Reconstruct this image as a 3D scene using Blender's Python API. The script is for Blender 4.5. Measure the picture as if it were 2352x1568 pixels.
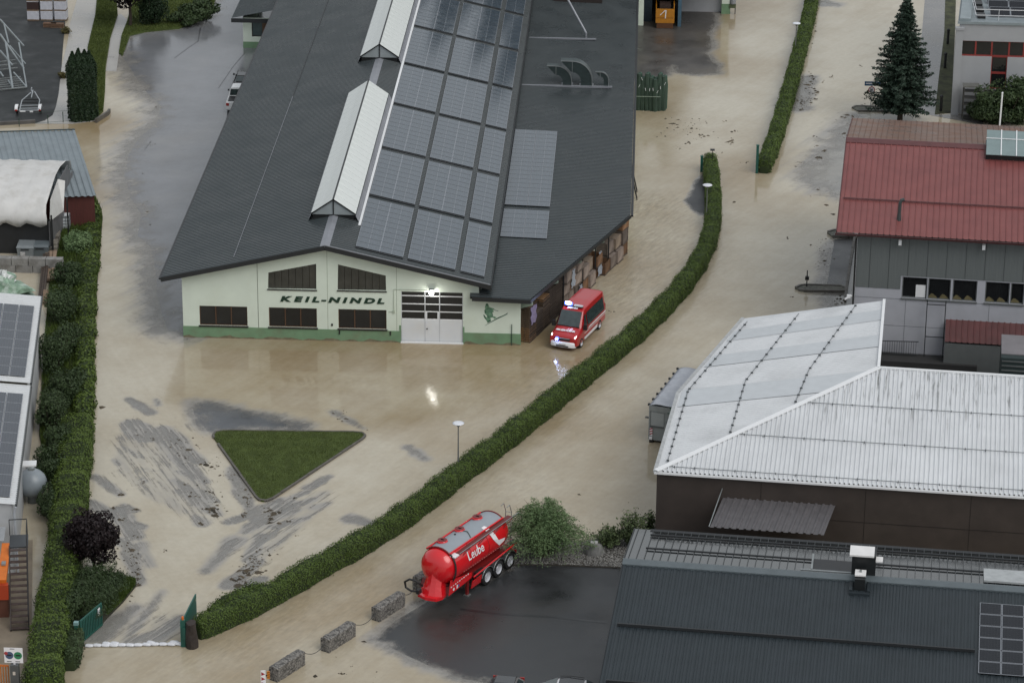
import bpy, math, random
import numpy as np
from mathutils import Vector, Matrix
from mathutils.geometry import tessellate_polygon
random.seed(7); rng = np.random.default_rng(7)
for o in list(bpy.data.objects): bpy.data.objects.remove(o)
SC = bpy.context.scene; COL = SC.collection
# ---------------------------------------------------------------- camera (on the hillside above the industrial park)
F = 10500/1.48873; PIT, ROL, YAW = (math.radians(a) for a in (22.12, 0.478, -2.415)); CAMH = 80.0
CX, CY = 1175.5, 784.0
fw = np.array([math.sin(YAW)*math.cos(PIT), math.cos(YAW)*math.cos(PIT), -math.sin(PIT)])
_r = np.array([math.cos(YAW), -math.sin(YAW), 0]); _u = np.cross(_r, fw)
rt = math.cos(ROL)*_r + math.sin(ROL)*_u; up = -math.sin(ROL)*_r + math.cos(ROL)*_u
CAM = np.array([0, 0, CAMH])
cd = bpy.data.cameras.new('camera'); cam = bpy.data.objects.new('camera', cd); COL.objects.link(cam)
M = Matrix.Identity(4)
for i in range(3): M[i][0], M[i][1], M[i][2], M[i][3] = rt[i], up[i], -fw[i], CAM[i]
cam.matrix_world = M
cd.sensor_width = 36; cd.sensor_fit = 'HORIZONTAL'; cd.lens = F/2351*36; cd.clip_start = 1; cd.clip_end = 6000
SC.camera = cam
# ---------------------------------------------------------------- world, sun, exposure: dull overcast evening light
W = bpy.data.worlds.new('World'); SC.world = W; W.use_nodes = True
nt = W.node_tree; nt.nodes.clear()
sky = nt.nodes.new('ShaderNodeTexSky'); sky.sky_type = 'NISHITA'; sky.sun_disc = False
SUN_EL, SUN_AZ = math.radians(48), math.radians(132)      # azimuth clockwise from +Y
sky.sun_elevation = SUN_EL; sky.sun_rotation = SUN_AZ; sky.altitude = 400; sky.air_density = 1.6; sky.dust_density = 6; sky.ozone_density = 1
hs = nt.nodes.new('ShaderNodeHueSaturation'); hs.inputs['Saturation'].default_value = 0.36; hs.inputs['Value'].default_value = 1.0
bg = nt.nodes.new('ShaderNodeBackground'); bg.inputs[1].default_value = 0.115
wo = nt.nodes.new('ShaderNodeOutputWorld')
ov = nt.nodes.new('ShaderNodeMix'); ov.data_type = 'RGBA'; ov.inputs[0].default_value = .6; ov.inputs[7].default_value = (7.0, 7.35, 7.7, 1)   # even cloud cover over the clear-sky gradient
nt.links.new(sky.outputs[0], hs.inputs['Color']); nt.links.new(hs.outputs[0], ov.inputs[6]); nt.links.new(ov.outputs[2], bg.inputs[0]); nt.links.new(bg.outputs[0], wo.inputs[0])
sd = bpy.data.lights.new('sun', 'SUN'); sd.energy = 1.1; sd.angle = math.radians(40); sd.color = (1, .98, .95)
sun = bpy.data.objects.new('sun', sd); COL.objects.link(sun)
_sv = Vector((math.sin(SUN_AZ)*math.cos(SUN_EL), math.cos(SUN_AZ)*math.cos(SUN_EL), math.sin(SUN_EL)))
sun.rotation_euler = (-_sv).to_track_quat('-Z', 'Y').to_euler(); sun.location = (40, 150, 120)
SC.view_settings.view_transform = 'Standard'; SC.view_settings.look = 'None'; SC.view_settings.exposure = -0.1; SC.view_settings.gamma = 1
SC.render.engine = 'CYCLES'; SC.render.resolution_x = 1024; SC.render.resolution_y = 682
# ---------------------------------------------------------------- photo pixel -> place (a pixel gives a direction, the ground/wall/roof it lies on the distance)
def ray(x, y): return fw + rt*(x-CX)/F - up*(y-CY)/F
def G(x, y, z=0.0):
    d = ray(x, y); p = CAM + d*((z-CAMH)/d[2]); return Vector(p)
def PL(x, y, n, d0):
    d = ray(x, y); n = np.array(n, float); return Vector(CAM + d*((d0-n@CAM)/(n@d)))
def OY(x, y, Y): d = ray(x, y); return Vector(CAM + d*(Y/d[1]))
def PXY(p):
    v = np.array(p, float)-CAM; k = v@fw; return CX+F*(v@rt)/k, CY-F*(v@up)/k
def HT(bx, by, ty, z0=0.0):
    g = G(bx, by, z0); lo, hi = z0, z0+40
    for _ in range(40):
        m = (lo+hi)/2
        if PXY((g.x, g.y, m))[1] > ty: lo = m
        else: hi = m
    return lo
def ZZ(x0, y0, k=900/2352): return lambda zx, zy: ((x0+zx*k)/1.48873, (y0+zy*k)/1.48873)
# ---------------------------------------------------------------- materials
MATS = {}
def nodes_of(name):
    m = bpy.data.materials.new(name); m.use_nodes = True; t = m.node_tree
    b = t.nodes['Principled BSDF']; return m, t, b
def N(t, typ, **kw):
    n = t.nodes.new(typ)
    for k, v in kw.items():
        if k.startswith('i_'): n.inputs[k[2:].replace('_', ' ')].default_value = v
        else: setattr(n, k, v)
    return n
def noise(t, scale, detail=4, rough=.55, vec=None, coord='Object', stretch=None):
    if vec is None:
        tc = N(t, 'ShaderNodeTexCoord'); vec = tc.outputs[coord]
    if stretch:
        mp = N(t, 'ShaderNodeMapping')
        if len(stretch) > 3: mp.vector_type = 'TEXTURE'; mp.inputs['Scale'].default_value = tuple(1/q for q in stretch[:3]); mp.inputs['Rotation'].default_value = (0, 0, stretch[3])
        else: mp.inputs['Scale'].default_value = stretch[:3]
        t.links.new(vec, mp.inputs[0]); vec = mp.outputs[0]
    n = N(t, 'ShaderNodeTexNoise'); n.inputs['Scale'].default_value = scale; n.inputs['Detail'].default_value = detail; n.inputs['Roughness'].default_value = rough
    t.links.new(vec, n.inputs['Vector']); return n.outputs['Fac']
def ramp(t, sock, a, b, c0, c1):
    r = N(t, 'ShaderNodeMapRange'); r.inputs['From Min'].default_value = a; r.inputs['From Max'].default_value = b
    r.inputs['To Min'].default_value = c0; r.inputs['To Max'].default_value = c1; t.links.new(sock, r.inputs['Value']); return r.outputs[0]
def mixc(t, fac, a, b, mode='MIX'):
    m = N(t, 'ShaderNodeMix'); m.data_type = 'RGBA'; m.blend_type = mode
    for s, v in ((m.inputs[0], fac), (m.inputs[6], a), (m.inputs[7], b)):
        if isinstance(v, (int, float)): s.default_value = v
        elif isinstance(v, tuple): s.default_value = (*v[:3], 1)
        else: t.links.new(v, s)
    return m.outputs[2]
def math2(t, op, a, b):
    m = N(t, 'ShaderNodeMath'); m.operation = op
    for s, v in ((m.inputs[0], a), (m.inputs[1], b)):
        if isinstance(v, (int, float)): s.default_value = v
        else: t.links.new(v, s)
    return m.outputs[0]
def P(name, col, rough=.5, metal=0., var=.12, vs=1.5, bump=0., bs=25., spec=.5, emit=None, es=0., alpha=1., dirt=None, dscale=.6, damt=.5, stretch=None, rvar=0., coat=0., trans=0.):
    if name in MATS: return MATS[name]
    m, t, b = nodes_of(name)
    c = (*col[:3], 1); b.inputs['Base Color'].default_value = c
    b.inputs['Roughness'].default_value = rough; b.inputs['Metallic'].default_value = metal; b.inputs['Specular IOR Level'].default_value = spec
    if coat: b.inputs['Coat Weight'].default_value = coat; b.inputs['Coat Roughness'].default_value = .08
    if trans: b.inputs['Transmission Weight'].default_value = trans
    cs = None
    if var:
        f = noise(t, vs, 5, stretch=stretch); g = ramp(t, f, .25, .75, 1-var, 1+var)
        cs = mixc(t, 1.0, c[:3], g, 'MULTIPLY')
        if rvar: t.links.new(ramp(t, f, .3, .7, max(.02, rough-rvar), min(1, rough+rvar)), b.inputs['Roughness'])
    if dirt:
        f = noise(t, dscale, 6, .65, stretch=stretch); g = ramp(t, f, .48, .72, 0, damt)
        cs = mixc(t, g, cs if cs is not None else c[:3], dirt)
    if cs is not None: t.links.new(cs, b.inputs['Base Color'])
    if bump:
        f = noise(t, bs, 3); bn = N(t, 'ShaderNodeBump'); bn.inputs['Strength'].default_value = bump; bn.inputs['Distance'].default_value = .02
        t.links.new(f, bn.inputs['Height']); t.links.new(bn.outputs[0], b.inputs['Normal'])
    if emit: b.inputs['Emission Color'].default_value = (*emit, 1); b.inputs['Emission Strength'].default_value = es
    MATS[name] = m; return m
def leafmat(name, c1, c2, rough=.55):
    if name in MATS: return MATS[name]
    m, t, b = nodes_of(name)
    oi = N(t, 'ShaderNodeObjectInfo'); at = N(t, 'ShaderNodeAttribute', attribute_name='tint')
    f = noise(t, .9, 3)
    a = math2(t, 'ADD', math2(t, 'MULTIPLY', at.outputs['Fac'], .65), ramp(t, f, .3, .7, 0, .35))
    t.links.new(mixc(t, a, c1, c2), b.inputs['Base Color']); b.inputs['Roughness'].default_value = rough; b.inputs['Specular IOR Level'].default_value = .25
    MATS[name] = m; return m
# ---------------------------------------------------------------- mesh builder
def V(*a): return Vector(a)
class MB:
    def __init__(s): s.v = []; s.f = []; s.m = []; s.T = None
    def add(s, pts, faces, m=0):
        b = len(s.v)
        for p in pts:
            p = Vector(p); s.v.append(tuple(s.T @ p) if s.T is not None else tuple(p))
        for f in faces: s.f.append(tuple(b+i for i in f)); s.m.append(m)
        return s
    def poly(s, pts, m=0): return s.add(pts, [tuple(range(len(pts)))], m)
    def box(s, x0, x1, y0, y1, z0, z1, m=0):
        return s.add([(x0,y0,z0),(x1,y0,z0),(x1,y1,z0),(x0,y1,z0),(x0,y0,z1),(x1,y0,z1),(x1,y1,z1),(x0,y1,z1)],
            [(3,2,1,0),(4,5,6,7),(0,1,5,4),(1,2,6,5),(2,3,7,6),(3,0,4,7)], m)
    def prism(s, pts, vec, m=0, caps=True):
        n = len(pts); vec = Vector(vec); P0 = [Vector(p) for p in pts]; P1 = [p+vec for p in P0]
        f = [(i, (i+1) % n, n+(i+1) % n, n+i) for i in range(n)]
        if caps:
            tri = tessellate_polygon([P0]); f += [tuple(reversed(t)) for t in tri]; f += [tuple(n+i for i in t) for t in tri]
        return s.add(P0+P1, f, m)
    def beam(s, a, b, w, h, m=0, upv=(0,0,1)):
        a, b = Vector(a), Vector(b); d = (b-a).normalized(); u = Vector(upv)
        if abs(d.dot(u)) > .98: u = Vector((0,1,0))
        x = d.cross(u).normalized(); z = x.cross(d)
        c = [x*w/2+z*h/2, -x*w/2+z*h/2, -x*w/2-z*h/2, x*w/2-z*h/2]
        return s.add([a+q for q in c]+[b+q for q in c], [(0,1,2,3),(7,6,5,4)]+[(i,i+4,(i+1)%4+4,(i+1)%4) for i in range(4)], m)
    def tube(s, pts, r, n=8, m=0, caps=True):
        pts = [Vector(p) for p in pts]; rs = r if isinstance(r, (list, tuple)) else [r]*len(pts)
        rings = []; pu = None
        for i, p in enumerate(pts):
            d = (pts[min(i+1, len(pts)-1)]-pts[max(i-1, 0)]).normalized()
            if pu is None: pu = Vector((0,0,1)) if abs(d.z) < .9 else Vector((1,0,0))
            x = d.cross(pu).normalized(); z = x.cross(d).normalized(); pu = z
            rings.append([p+(x*math.cos(2*math.pi*k/n)+z*math.sin(2*math.pi*k/n))*rs[i] for k in range(n)])
        return s.loft(rings, m, caps)
    def loft(s, rings, m=0, caps=True, closed=True):
        n = len(rings[0]); f = []; k = n if closed else n-1
        for i in range(len(rings)-1):
            for j in range(k): f.append((i*n+j, i*n+(j+1) % n, (i+1)*n+(j+1) % n, (i+1)*n+j))
        if caps: f.append(tuple(reversed(range(n)))); f.append(tuple((len(rings)-1)*n+j for j in range(n)))
        return s.add([p for r in rings for p in r], f, m)
    def lathe(s, prof, c=(0,0,0), n=16, m=0, axis='z', caps=True):
        rings = []
        for r, h in prof:
            rg = []
            for k in range(n):
                a = 2*math.pi*k/n; x, y = r*math.cos(a), r*math.sin(a)
                q = (x, y, h) if axis == 'z' else ((h, x, y) if axis == 'x' else (y, h, x))
                rg.append(Vector(c)+Vector(q))
            rings.append(rg)
        return s.loft(rings, m, caps)
    def wall(s, outer, holes, fn, depth=.12, m=0):
        "flat wall outline with openings; fn(u,v,w) -> point, reveals go in by depth"
        loops = [[Vector((a, b, 0)) for a, b in outer]]+[[Vector((a, b, 0)) for a, b in h] for h in holes]
        flat = [p for l in loops for p in l]; tri = tessellate_polygon(loops)
        s.add([fn(p.x, p.y, 0) for p in flat], [tuple(t) for t in tri], m)
        for h in holes:
            n = len(h)
            s.add([fn(a, b, 0) for a, b in h]+[fn(a, b, depth) for a, b in h], [(i, (i+1) % n, n+(i+1) % n, n+i) for i in range(n)], m)
        return s
    def mesh(s, name, mats, smooth=False):
        me = bpy.data.meshes.new(name); me.from_pydata(s.v, [], s.f)
        for mt in mats: me.materials.append(mt)
        me.polygons.foreach_set('material_index', s.m)
        if smooth: me.polygons.foreach_set('use_smooth', [True]*len(s.f))
        me.validate(); me.update(); return me
    def build(s, name, mats, parent=None, smooth=False, **kw):
        if not isinstance(mats, (list, tuple)): mats = [mats]
        return place(name, s.mesh(name, mats, smooth), parent, **kw)
def fixn(me):
    import bmesh
    bm = bmesh.new(); bm.from_mesh(me); bmesh.ops.recalc_face_normals(bm, faces=bm.faces); bm.to_mesh(me); bm.free()
def place(name, me, parent=None, loc=None, rz=None, label=None, cat=None, group=None, kind=None, rot=None):
    o = bpy.data.objects.new(name, me); COL.objects.link(o)
    if parent is not None: o.parent = parent
    if loc is not None: o.location = loc
    if rot is not None: o.rotation_euler = rot
    elif rz is not None: o.rotation_euler = (0, 0, rz)
    if label: o['label'] = label
    if cat: o['category'] = cat
    if group: o['group'] = group
    if kind: o['kind'] = kind
    return o
def thing(name, label, cat, loc=(0,0,0), rz=0, group=None):
    return place(name, None, None, loc, rz, label, cat, group)
def copytree(o, parent=None, **kw):
    c = o.copy(); COL.objects.link(c); c.parent = parent
    for k, v in kw.items():
        if k == 'loc': c.location = v
        elif k == 'rz': c.rotation_euler = (0, 0, v)
        elif k == 'label': c['label'] = v
    for ch in list(o.children): copytree(ch, c)
    return c
class Fr:
    "local frame of a thing: origin and heading"
    def __init__(s, o, a): s.o = Vector(o); s.a = a; s.c, s.s = math.cos(a), math.sin(a)
    def L(s, p): d = Vector(p)-s.o; return V(d.x*s.c+d.y*s.s, -d.x*s.s+d.y*s.c, d.z)
    def Wd(s, p): return V(p[0]*s.c-p[1]*s.s, p[0]*s.s+p[1]*s.c, p[2])+s.o
_ref = None
def text_mesh(txt, size, mat, depth=.01, bold=0., shear=0., sx=1.):
    c = bpy.data.curves.new('lettering', 'FONT'); c.body = txt; c.size = size; c.extrude = depth; c.offset = bold; c.shear = shear; c.resolution_u = 3
    o = bpy.data.objects.new('lettering', c); COL.objects.link(o)
    dg = bpy.context.evaluated_depsgraph_get(); me = bpy.data.meshes.new_from_object(o.evaluated_get(dg))
    bpy.data.objects.remove(o); bpy.data.curves.remove(c)
    for v in me.vertices: v.co.x *= sx
    me.materials.clear(); me.materials.append(mat); return me
def text_width(me): xs = [v.co.x for v in me.vertices]; return min(xs), max(xs)
# ================================================================ GROUND, FLOOD WATER, LAWNS
zA = ZZ(0, 0); zB = ZZ(0, 600); zC = ZZ(0, 1200); zD = ZZ(0, 1734)
zE = ZZ(800, 0); zF = ZZ(800, 600); zG = ZZ(800, 1200); zH = ZZ(800, 1734)
zI = ZZ(1700, 0); zJ = ZZ(1700, 600); zK = ZZ(1700, 1200); zL = ZZ(1700, 1734)
zM = ZZ(2600, 0); zN = ZZ(2600, 600); zO = ZZ(2600, 1200); zQ = ZZ(2600, 1734)
def gp(pts, z=0.0, f=None): return [G(*(f(*p) if f else p), z) for p in pts]
def wetasphalt(name, c, rough, scale=.35, amp=.35, dirtc=(.2, .17, .12), damt=.35, spec=.75):
    m, t, b = nodes_of(name)
    f1 = noise(t, scale, 6, .6); f2 = noise(t, 40, 2); f3 = noise(t, .12, 4, .6)
    col = mixc(t, 1.0, c, ramp(t, f1, .25, .75, 1-amp, 1+amp), 'MULTIPLY')
    col = mixc(t, 1.0, col, ramp(t, f2, .3, .7, .8, 1.2), 'MULTIPLY')
    col = mixc(t, ramp(t, f3, .5, .75, 0, damt), col, dirtc)
    t.links.new(col, b.inputs['Base Color'])
    t.links.new(ramp(t, f1, .3, .7, rough*.6, rough*1.6), b.inputs['Roughness']); b.inputs['Specular IOR Level'].default_value = spec
    bn = N(t, 'ShaderNodeBump'); bn.inputs['Strength'].default_value = .15; bn.inputs['Distance'].default_value = .008
    t.links.new(noise(t, 30, 3), bn.inputs['Height']); t.links.new(bn.outputs[0], b.inputs['Normal'])
    return m
m_asph = wetasphalt('wet_asphalt', (.205, .198, .18), .2, .5, .3, (.32, .295, .24), .55)
m_asphB = wetasphalt('wet_yard_asphalt', (.15, .155, .165), .16, .25, .28, (.24, .22, .19), .3)
m_asphD = wetasphalt('dark_truck_yard', (.034, .036, .038), .34, .3, .45, (.05, .042, .033), .6, .45)
m_black = wetasphalt('black_yard', (.030, .033, .034), .55, .4, .45, (.06, .066, .066), .6, .2)
m_path = wetasphalt('pale_path', (.33, .32, .30), .3, .5, .2, (.42, .39, .33), .5)
m_grass = P('lawn_grass', (.06, .082, .022), .8, var=.35, vs=1.2, bump=.6, bs=60, spec=.2)
m_kerb = P('kerb_stone', (.10, .092, .08), .55, var=.3, vs=3, bump=.3)
m_soil = P('soil', (.045, .04, .032), .8, var=.4, vs=2, bump=.5)
def sheet(name, pts, z, mat, kind='structure', thick=0.12):
    mb = MB(); mb.prism([(p.x, p.y, z-thick) for p in pts], (0, 0, thick)); o = mb.build(name, mat, kind=kind); fixn(o.data); return o
# base ground out to the horizon
g = MB(); S = 2500; g.poly([(-S, -S, -.02), (S, -S, -.02), (S, S, -.02), (-S, S, -.02)]); g.build('ground', m_asph, kind='structure')
# --- dry or nearly dry surfaces, each a sheet of its own
YARD_L = gp([(1100,520),(1195,660),(1255,760),(1340,860),(1440,950),(1400,1110),(1250,1220),(1150,1380),(1110,1568)], 0, zA) + \
         gp([(1130,60),(1165,200),(1260,340),(1230,540),(1340,630),(1370,740),(1400,900),(1400,1050),(1450,1250),(1500,1380)], 0, zB) + \
         [V(-31.05, 196.6, 0), V(-31.0, 275, 0)] + gp([(545,-30),(500,-12),(478,30),(455,52),(400,62),(300,74),(286,110)])
YARD_R = gp([(1190,1288),(1300,1290),(1435,1296),(1480,1240),(1700,1290),(1640,1620),(1200,1600),(1115,1566),(1060,1556),(985,1527),(910,1492),(862,1466),(908,1424),(985,1378),(1040,1352),(1100,1340),(1150,1310)])
PATCH_I = gp([(448,925),(500,930),(560,945),(640,962),(700,978),(690,986),(484,986),(460,972)])
BAY = gp([(1440,-20),(1640,25),(1642,55),(1630,80),(1634,112),(1622,122),(1632,138),(1648,150),(1644,168),(1600,172),(1556,166),(1543,152),(1530,172),(1500,182),(1440,185)])
PATCH_H = gp([(1618,400),(1602,415),(1590,440),(1576,462),(1590,480),(1612,494),(1622,490)])
RED_EDGE = gp([(1990,520),(1962,545),(1925,560),(1908,600),(1900,640),(1905,690),(1925,720),(2000,730)])
RED_E2 = gp([(1960,270),(1915,330),(1870,390),(1855,410),(1880,428),(1920,440),(1960,450),(2000,400)])
def sheet_flat(name, pts, z, mat):
    mb = MB(); q = [V(p.x, p.y, z) for p in pts]; mb.add(q, [tuple(t) for t in tessellate_polygon([q])]); o = mb.build(name, mat, kind='structure')
    for p in o.data.polygons:
        if p.normal.z < 0: p.flip()
    return o
sheet_flat('asphalt_yard', YARD_L, -.012, m_asphB)
sheet_flat('truck_yard', YARD_R, -.012, m_asphD)
sheet_flat('wet_shade_patch', [p for p in gp([(440,918),(500,922),(560,938),(640,955),(712,974),(700,992),(480,992),(450,975)])], -.011, wetasphalt('dark_wet_asphalt', (.07, .075, .085), .2)); sheet_flat('wet_shade_patch', gp([(1625,395),(1598,410),(1570,462),(1590,486),(1620,498)]), -.011, m_asphD)  # second patch: bare asphalt by the hedge, its shadowy reflection painted dark
sheet_flat('loading_bay', BAY, -.012, wetasphalt('bay_asphalt', (.06, .055, .05), .35))
# --- flood water grid
RES = .25; X0, X1, Y0, Y1 = -84., 60., 126., 312.
nx, ny = int((X1-X0)/RES)+1, int((Y1-Y0)/RES)+1
gx, gy = np.meshgrid(X0+np.arange(nx)*RES, Y0+np.arange(ny)*RES)
def sdist(poly, gx=gx, gy=gy):
    p = np.array([(q[0], q[1]) for q in poly]); n = len(p); d = np.full(gx.shape, 1e9); ins = np.zeros(gx.shape, bool)
    for i in range(n):
        a, b = p[i], p[(i+1) % n]; e = b-a; w0 = gx-a[0]; w1 = gy-a[1]
        t = np.clip((w0*e[0]+w1*e[1])/(e@e+1e-9), 0, 1); d = np.minimum(d, np.hypot(w0-t*e[0], w1-t*e[1]))
        c = ((a[1] > gy) != (b[1] > gy)); 
        with np.errstate(divide='ignore', invalid='ignore'): xi = a[0]+(gy-a[1])*e[0]/(e[1] if e[1] != 0 else 1e-9)
        ins ^= c & (gx < xi)
    return np.where(ins, -d, d)
cov = np.full(gx.shape, 4.0)
for poly, w in ((YARD_L, 2.2), (YARD_R, .9), (PATCH_I, 1.1), (BAY, .8), (PATCH_H, .35), (RED_EDGE, 1.5), (RED_E2, 2.2)):
    cov = np.minimum(cov, sdist(poly)/w)
def streak(a, b, w0, w1, soft=.35, weak=0.):
    global cov
    ax, ay, bx_, by_ = a.x, a.y, b.x, b.y; ex, ey = bx_-ax, by_-ay; L2 = ex*ex+ey*ey
    m = (gx > min(ax, bx_)-3) & (gx < max(ax, bx_)+3) & (gy > min(ay, by_)-3) & (gy < max(ay, by_)+3)
    X, Y = gx[m], gy[m]; t = np.clip(((X-ax)*ex+(Y-ay)*ey)/L2, 0, 1)
    wob = .12*np.sin(5*t+ax)+.08*np.sin(11*t+ay)
    d = np.hypot(X-ax-t*ex, Y-ay-t*ey)-(w0+(w1-w0)*t)*(1+wob)
    cov[m] = np.minimum(cov[m], np.maximum(d/soft+weak, -.35)+.25)
for z0, z1, w0, w1 in [((1180,650),(1330,770),.75,.85),((1440,805),(1720,960),.12,.4),((1525,930),(1700,1060),.1,.42),((1700,1060),(1850,1170),.4,.15),((1590,1075),(1760,1120),.08,.3),
        ((1540,1150),(1750,1280),.1,.5),((1750,1280),(1920,1340),.5,.2),((1590,1240),(1760,1330),.12,.45),((1760,1330),(1940,1460),.5,.28),((1740,1475),(1815,1535),.1,.42),
        ((850,1120),(1075,1278),.3,.22),((800,1350),(1000,1480),.35,.4),((940,1425),(1110,1500),.06,.2),((1100,1370),(1215,1425),.04,.12),((1250,1130),(1300,1165),.05,.12),
        ((1000,1480),(1260,1568),.3,.3),((1450,700),(1800,990),.5,.25)]:
    streak(G(*zC(*z0)), G(*zC(*z1)), w0, w1)
for z0, z1, w0, w1, wk in [((1100,850),(1250,950),.2,.3,.55),((1150,430),(1340,550),.5,.5,.6),((1400,430),(1420,480),.1,.2,.3),((1020,970),(1060,1020),.25,.25,.6),((1280,1050),(1420,1080),.2,.2,.6)]:
    streak(G(*zC(*z0)), G(*zC(*z1)), w0, w1, .35, wk)
for z0, z1, w0, w1 in [((1060,30),(1200,260),.5,.45),((1080,300),(1200,380),.4,.35),((1160,400),(1230,680),.45,.3),((2330,20),(2040,130),.45,.25),((2330,120),(2190,220),.4,.15),((2340,260),(2220,470),.35,.3),((2300,480),(2050,690),.35,.45),((2340,640),(2110,700),.3,.3)]:
    streak(G(*zD(*z0)), G(*zD(*z1)), w0, w1)
for z0, z1, w0, w1, wk in [((1200,900),(850,1150),.5,.8,.25),((1450,750),(1150,1150),.3,.5,.6),((1500,1100),(1150,1200),.3,.5,.25),((1620,1000),(1400,1180),.3,.5,.2),((2100,300),(1850,560),.7,.6,.6),((1250,330),(1330,520),.5,.3,.6)]:
    streak(G(*zD(*z0)), G(*zD(*z1)), w0, w1, .6, wk)
for z0, z1, w0, w1 in [((420,1330),(160,1440),.3,.25),((640,1260),(480,1320),.2,.1),((520,1350),(200,1500),.3,.3),((700,1320),(440,1420),.15,.3),((560,1420),(150,1568),.2,.35),((650,1490),(350,1568),.15,.3),((850,1120),(660,1220),.15,.3),((60,1250),(140,1400),.4,.3),((0,1050),(60,1250),.4,.35)]:
    streak(G(*zG(*z0)), G(*zG(*z1)), w0, w1)
for z0, z1, w0, w1, wk in [((880,540),(1150,690),.3,.25,.35),((700,1400),(820,1360),.4,.3,.4),((1060,1500),(1300,1560),.8,.6,.65),((1550,860),(1700,960),.6,.5,.7)]:
    streak(G(*zG(*z0)), G(*zG(*z1)), w0, w1, .5, wk)
for z0, z1, w0, w1, wk in [((420,700),(300,950),.7,1.3,.1),((560,1400),(700,1420),1.0,.8,.2),((480,30),(640,40),1.0,.8,.2)]:
    streak(G(*zM(*z0)), G(*zM(*z1)), w0, w1, .9, wk)
# colour controls: 0 deep brown .. 1 pale silt;  ripple controls
ctl = [(260,330,.55),(330,240,.95),(300,360,1),(220,300,.15),(230,420,.5),(270,600,.8),(280,720,.85),(300,860,.85),(250,1000,.85),(350,1100,.95),(400,1250,1),(330,1400,.8),(300,1540,.35),(200,1550,.4),(480,1540,.45),
  (700,830,.1),(500,860,.45),(900,850,.25),(1150,850,.15),(1250,810,.1),(650,930,.5),(900,950,.45),(1000,1000,.6),(1080,950,.45),(1200,900,.3),(900,1050,.85),(800,1150,.9),(700,1250,.85),(560,1380,.7),
  (600,1440,.3),(700,1420,.35),(850,1330,.35),(1000,1230,.35),(1100,1150,.45),(1250,1050,.5),(1400,950,.5),(1300,1150,.55),(1450,1050,.5),(1550,820,.65),(1650,700,.7),(1750,550,.8),(1800,420,.9),(1900,600,.85),(1900,300,1),(1950,120,1),(1750,100,1),(1700,250,.9),(1600,270,.75),(1560,330,.7),(1520,440,.6),(1450,600,.35),(1500,640,.55),(1560,520,.6),(1640,120,.25),(1620,60,.1),(1480,260,.4),(1730,410,.1),(560,1520,.4),(700,1540,.5),(900,1540,.5),(1040,1560,.6)]
cw = np.array([(*G(x, y)[:2], v) for x, y, v in ctl])
num = np.zeros(gx.shape); den = np.zeros(gx.shape)
for a, b, v in cw:
    w = 1/(((gx-a)**2+((gy-b)*.75)**2)+2.0)**1.7; num += w*v; den += w
silt = num/den
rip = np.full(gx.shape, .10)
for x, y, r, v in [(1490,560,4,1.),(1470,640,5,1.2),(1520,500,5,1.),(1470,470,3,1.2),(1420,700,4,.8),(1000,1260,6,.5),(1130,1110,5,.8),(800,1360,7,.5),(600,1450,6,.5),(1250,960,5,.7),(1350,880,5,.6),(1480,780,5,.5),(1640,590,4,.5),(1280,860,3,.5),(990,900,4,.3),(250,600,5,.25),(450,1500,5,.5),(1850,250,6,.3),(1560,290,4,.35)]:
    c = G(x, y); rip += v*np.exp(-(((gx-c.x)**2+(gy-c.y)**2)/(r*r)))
keepv = cov > -1.3
idx = np.arange(nx*ny).reshape(ny, nx)
q = np.stack([idx[:-1, :-1], idx[:-1, 1:], idx[1:, 1:], idx[1:, :-1]], -1).reshape(-1, 4)
# keep what the flooded quarter shows, drop dry cells
vis = np.zeros(gx.shape, bool)
vx = (np.stack([gx, gy, np.zeros_like(gx)], -1)-CAM); kk = vx@fw; pxx = CX+F*(vx@rt)/kk; pyy = CY-F*(vx@up)/kk
vis = (pxx > -650) & (pxx < 3000) & (pyy > -420) & (pyy < 2050)
kv = (keepv & vis).reshape(-1); q = q[kv[q].any(1) & vis.reshape(-1)[q].all(1)]
used, inv = np.unique(q, return_inverse=True); q = inv.reshape(-1, 4)
co = np.stack([gx.reshape(-1)[used], gy.reshape(-1)[used], np.zeros(len(used))], -1)
me = bpy.data.meshes.new('flood_water'); me.vertices.add(len(used)); me.vertices.foreach_set('co', co.reshape(-1).astype(np.float32))
me.loops.add(q.size); me.loops.foreach_set('vertex_index', q.reshape(-1).astype(np.int32)); me.polygons.add(len(q)); me.polygons.foreach_set('loop_start', np.arange(0, q.size, 4, dtype=np.int32))
me.update(calc_edges=True); me.validate()
flo = np.zeros(gx.shape)
FAN = [gp([(300,950),(400,960),(470,1000),(530,1120),(560,1180),(500,1230),(430,1210),(300,1150),(225,1090),(230,1000)]), gp([(600,1160),(720,1110),(800,1110),(800,1160),(700,1240),(600,1330),(530,1350),(520,1250)]), gp([(215,1150),(290,1190),(330,1240),(310,1330),(280,1320),(270,1220)]), gp([(250,1480),(330,1400),(420,1380),(440,1470)])]
fan = np.zeros(gx.shape)
for poly in FAN: fan = np.maximum(fan, np.clip(.5-sdist(poly)/2.5, 0, 1))
cov = np.minimum(cov, 4.0-3.25*fan)
for x, y, r in ((400, 1080, 5), (300, 1000, 6), (280, 1150, 6), (430, 1150, 4), (300, 1300, 5), (260, 860, 6)):
    c = G(x, y); flo = np.maximum(flo, np.exp(-(((gx-c.x)**2+((gy-c.y)*.8)**2)/(r*r))**2))
for nm, arr in (('cov', cov), ('silt', silt), ('rip', rip), ('flo', flo), ('fan', fan)):
    a = me.attributes.new(nm, 'FLOAT', 'POINT'); a.data.foreach_set('value', arr.reshape(-1)[used].astype(np.float32))
m_water, t, b = nodes_of('muddy_flood_water')
out = [n for n in t.nodes if n.type == 'OUTPUT_MATERIAL'][0]
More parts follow.
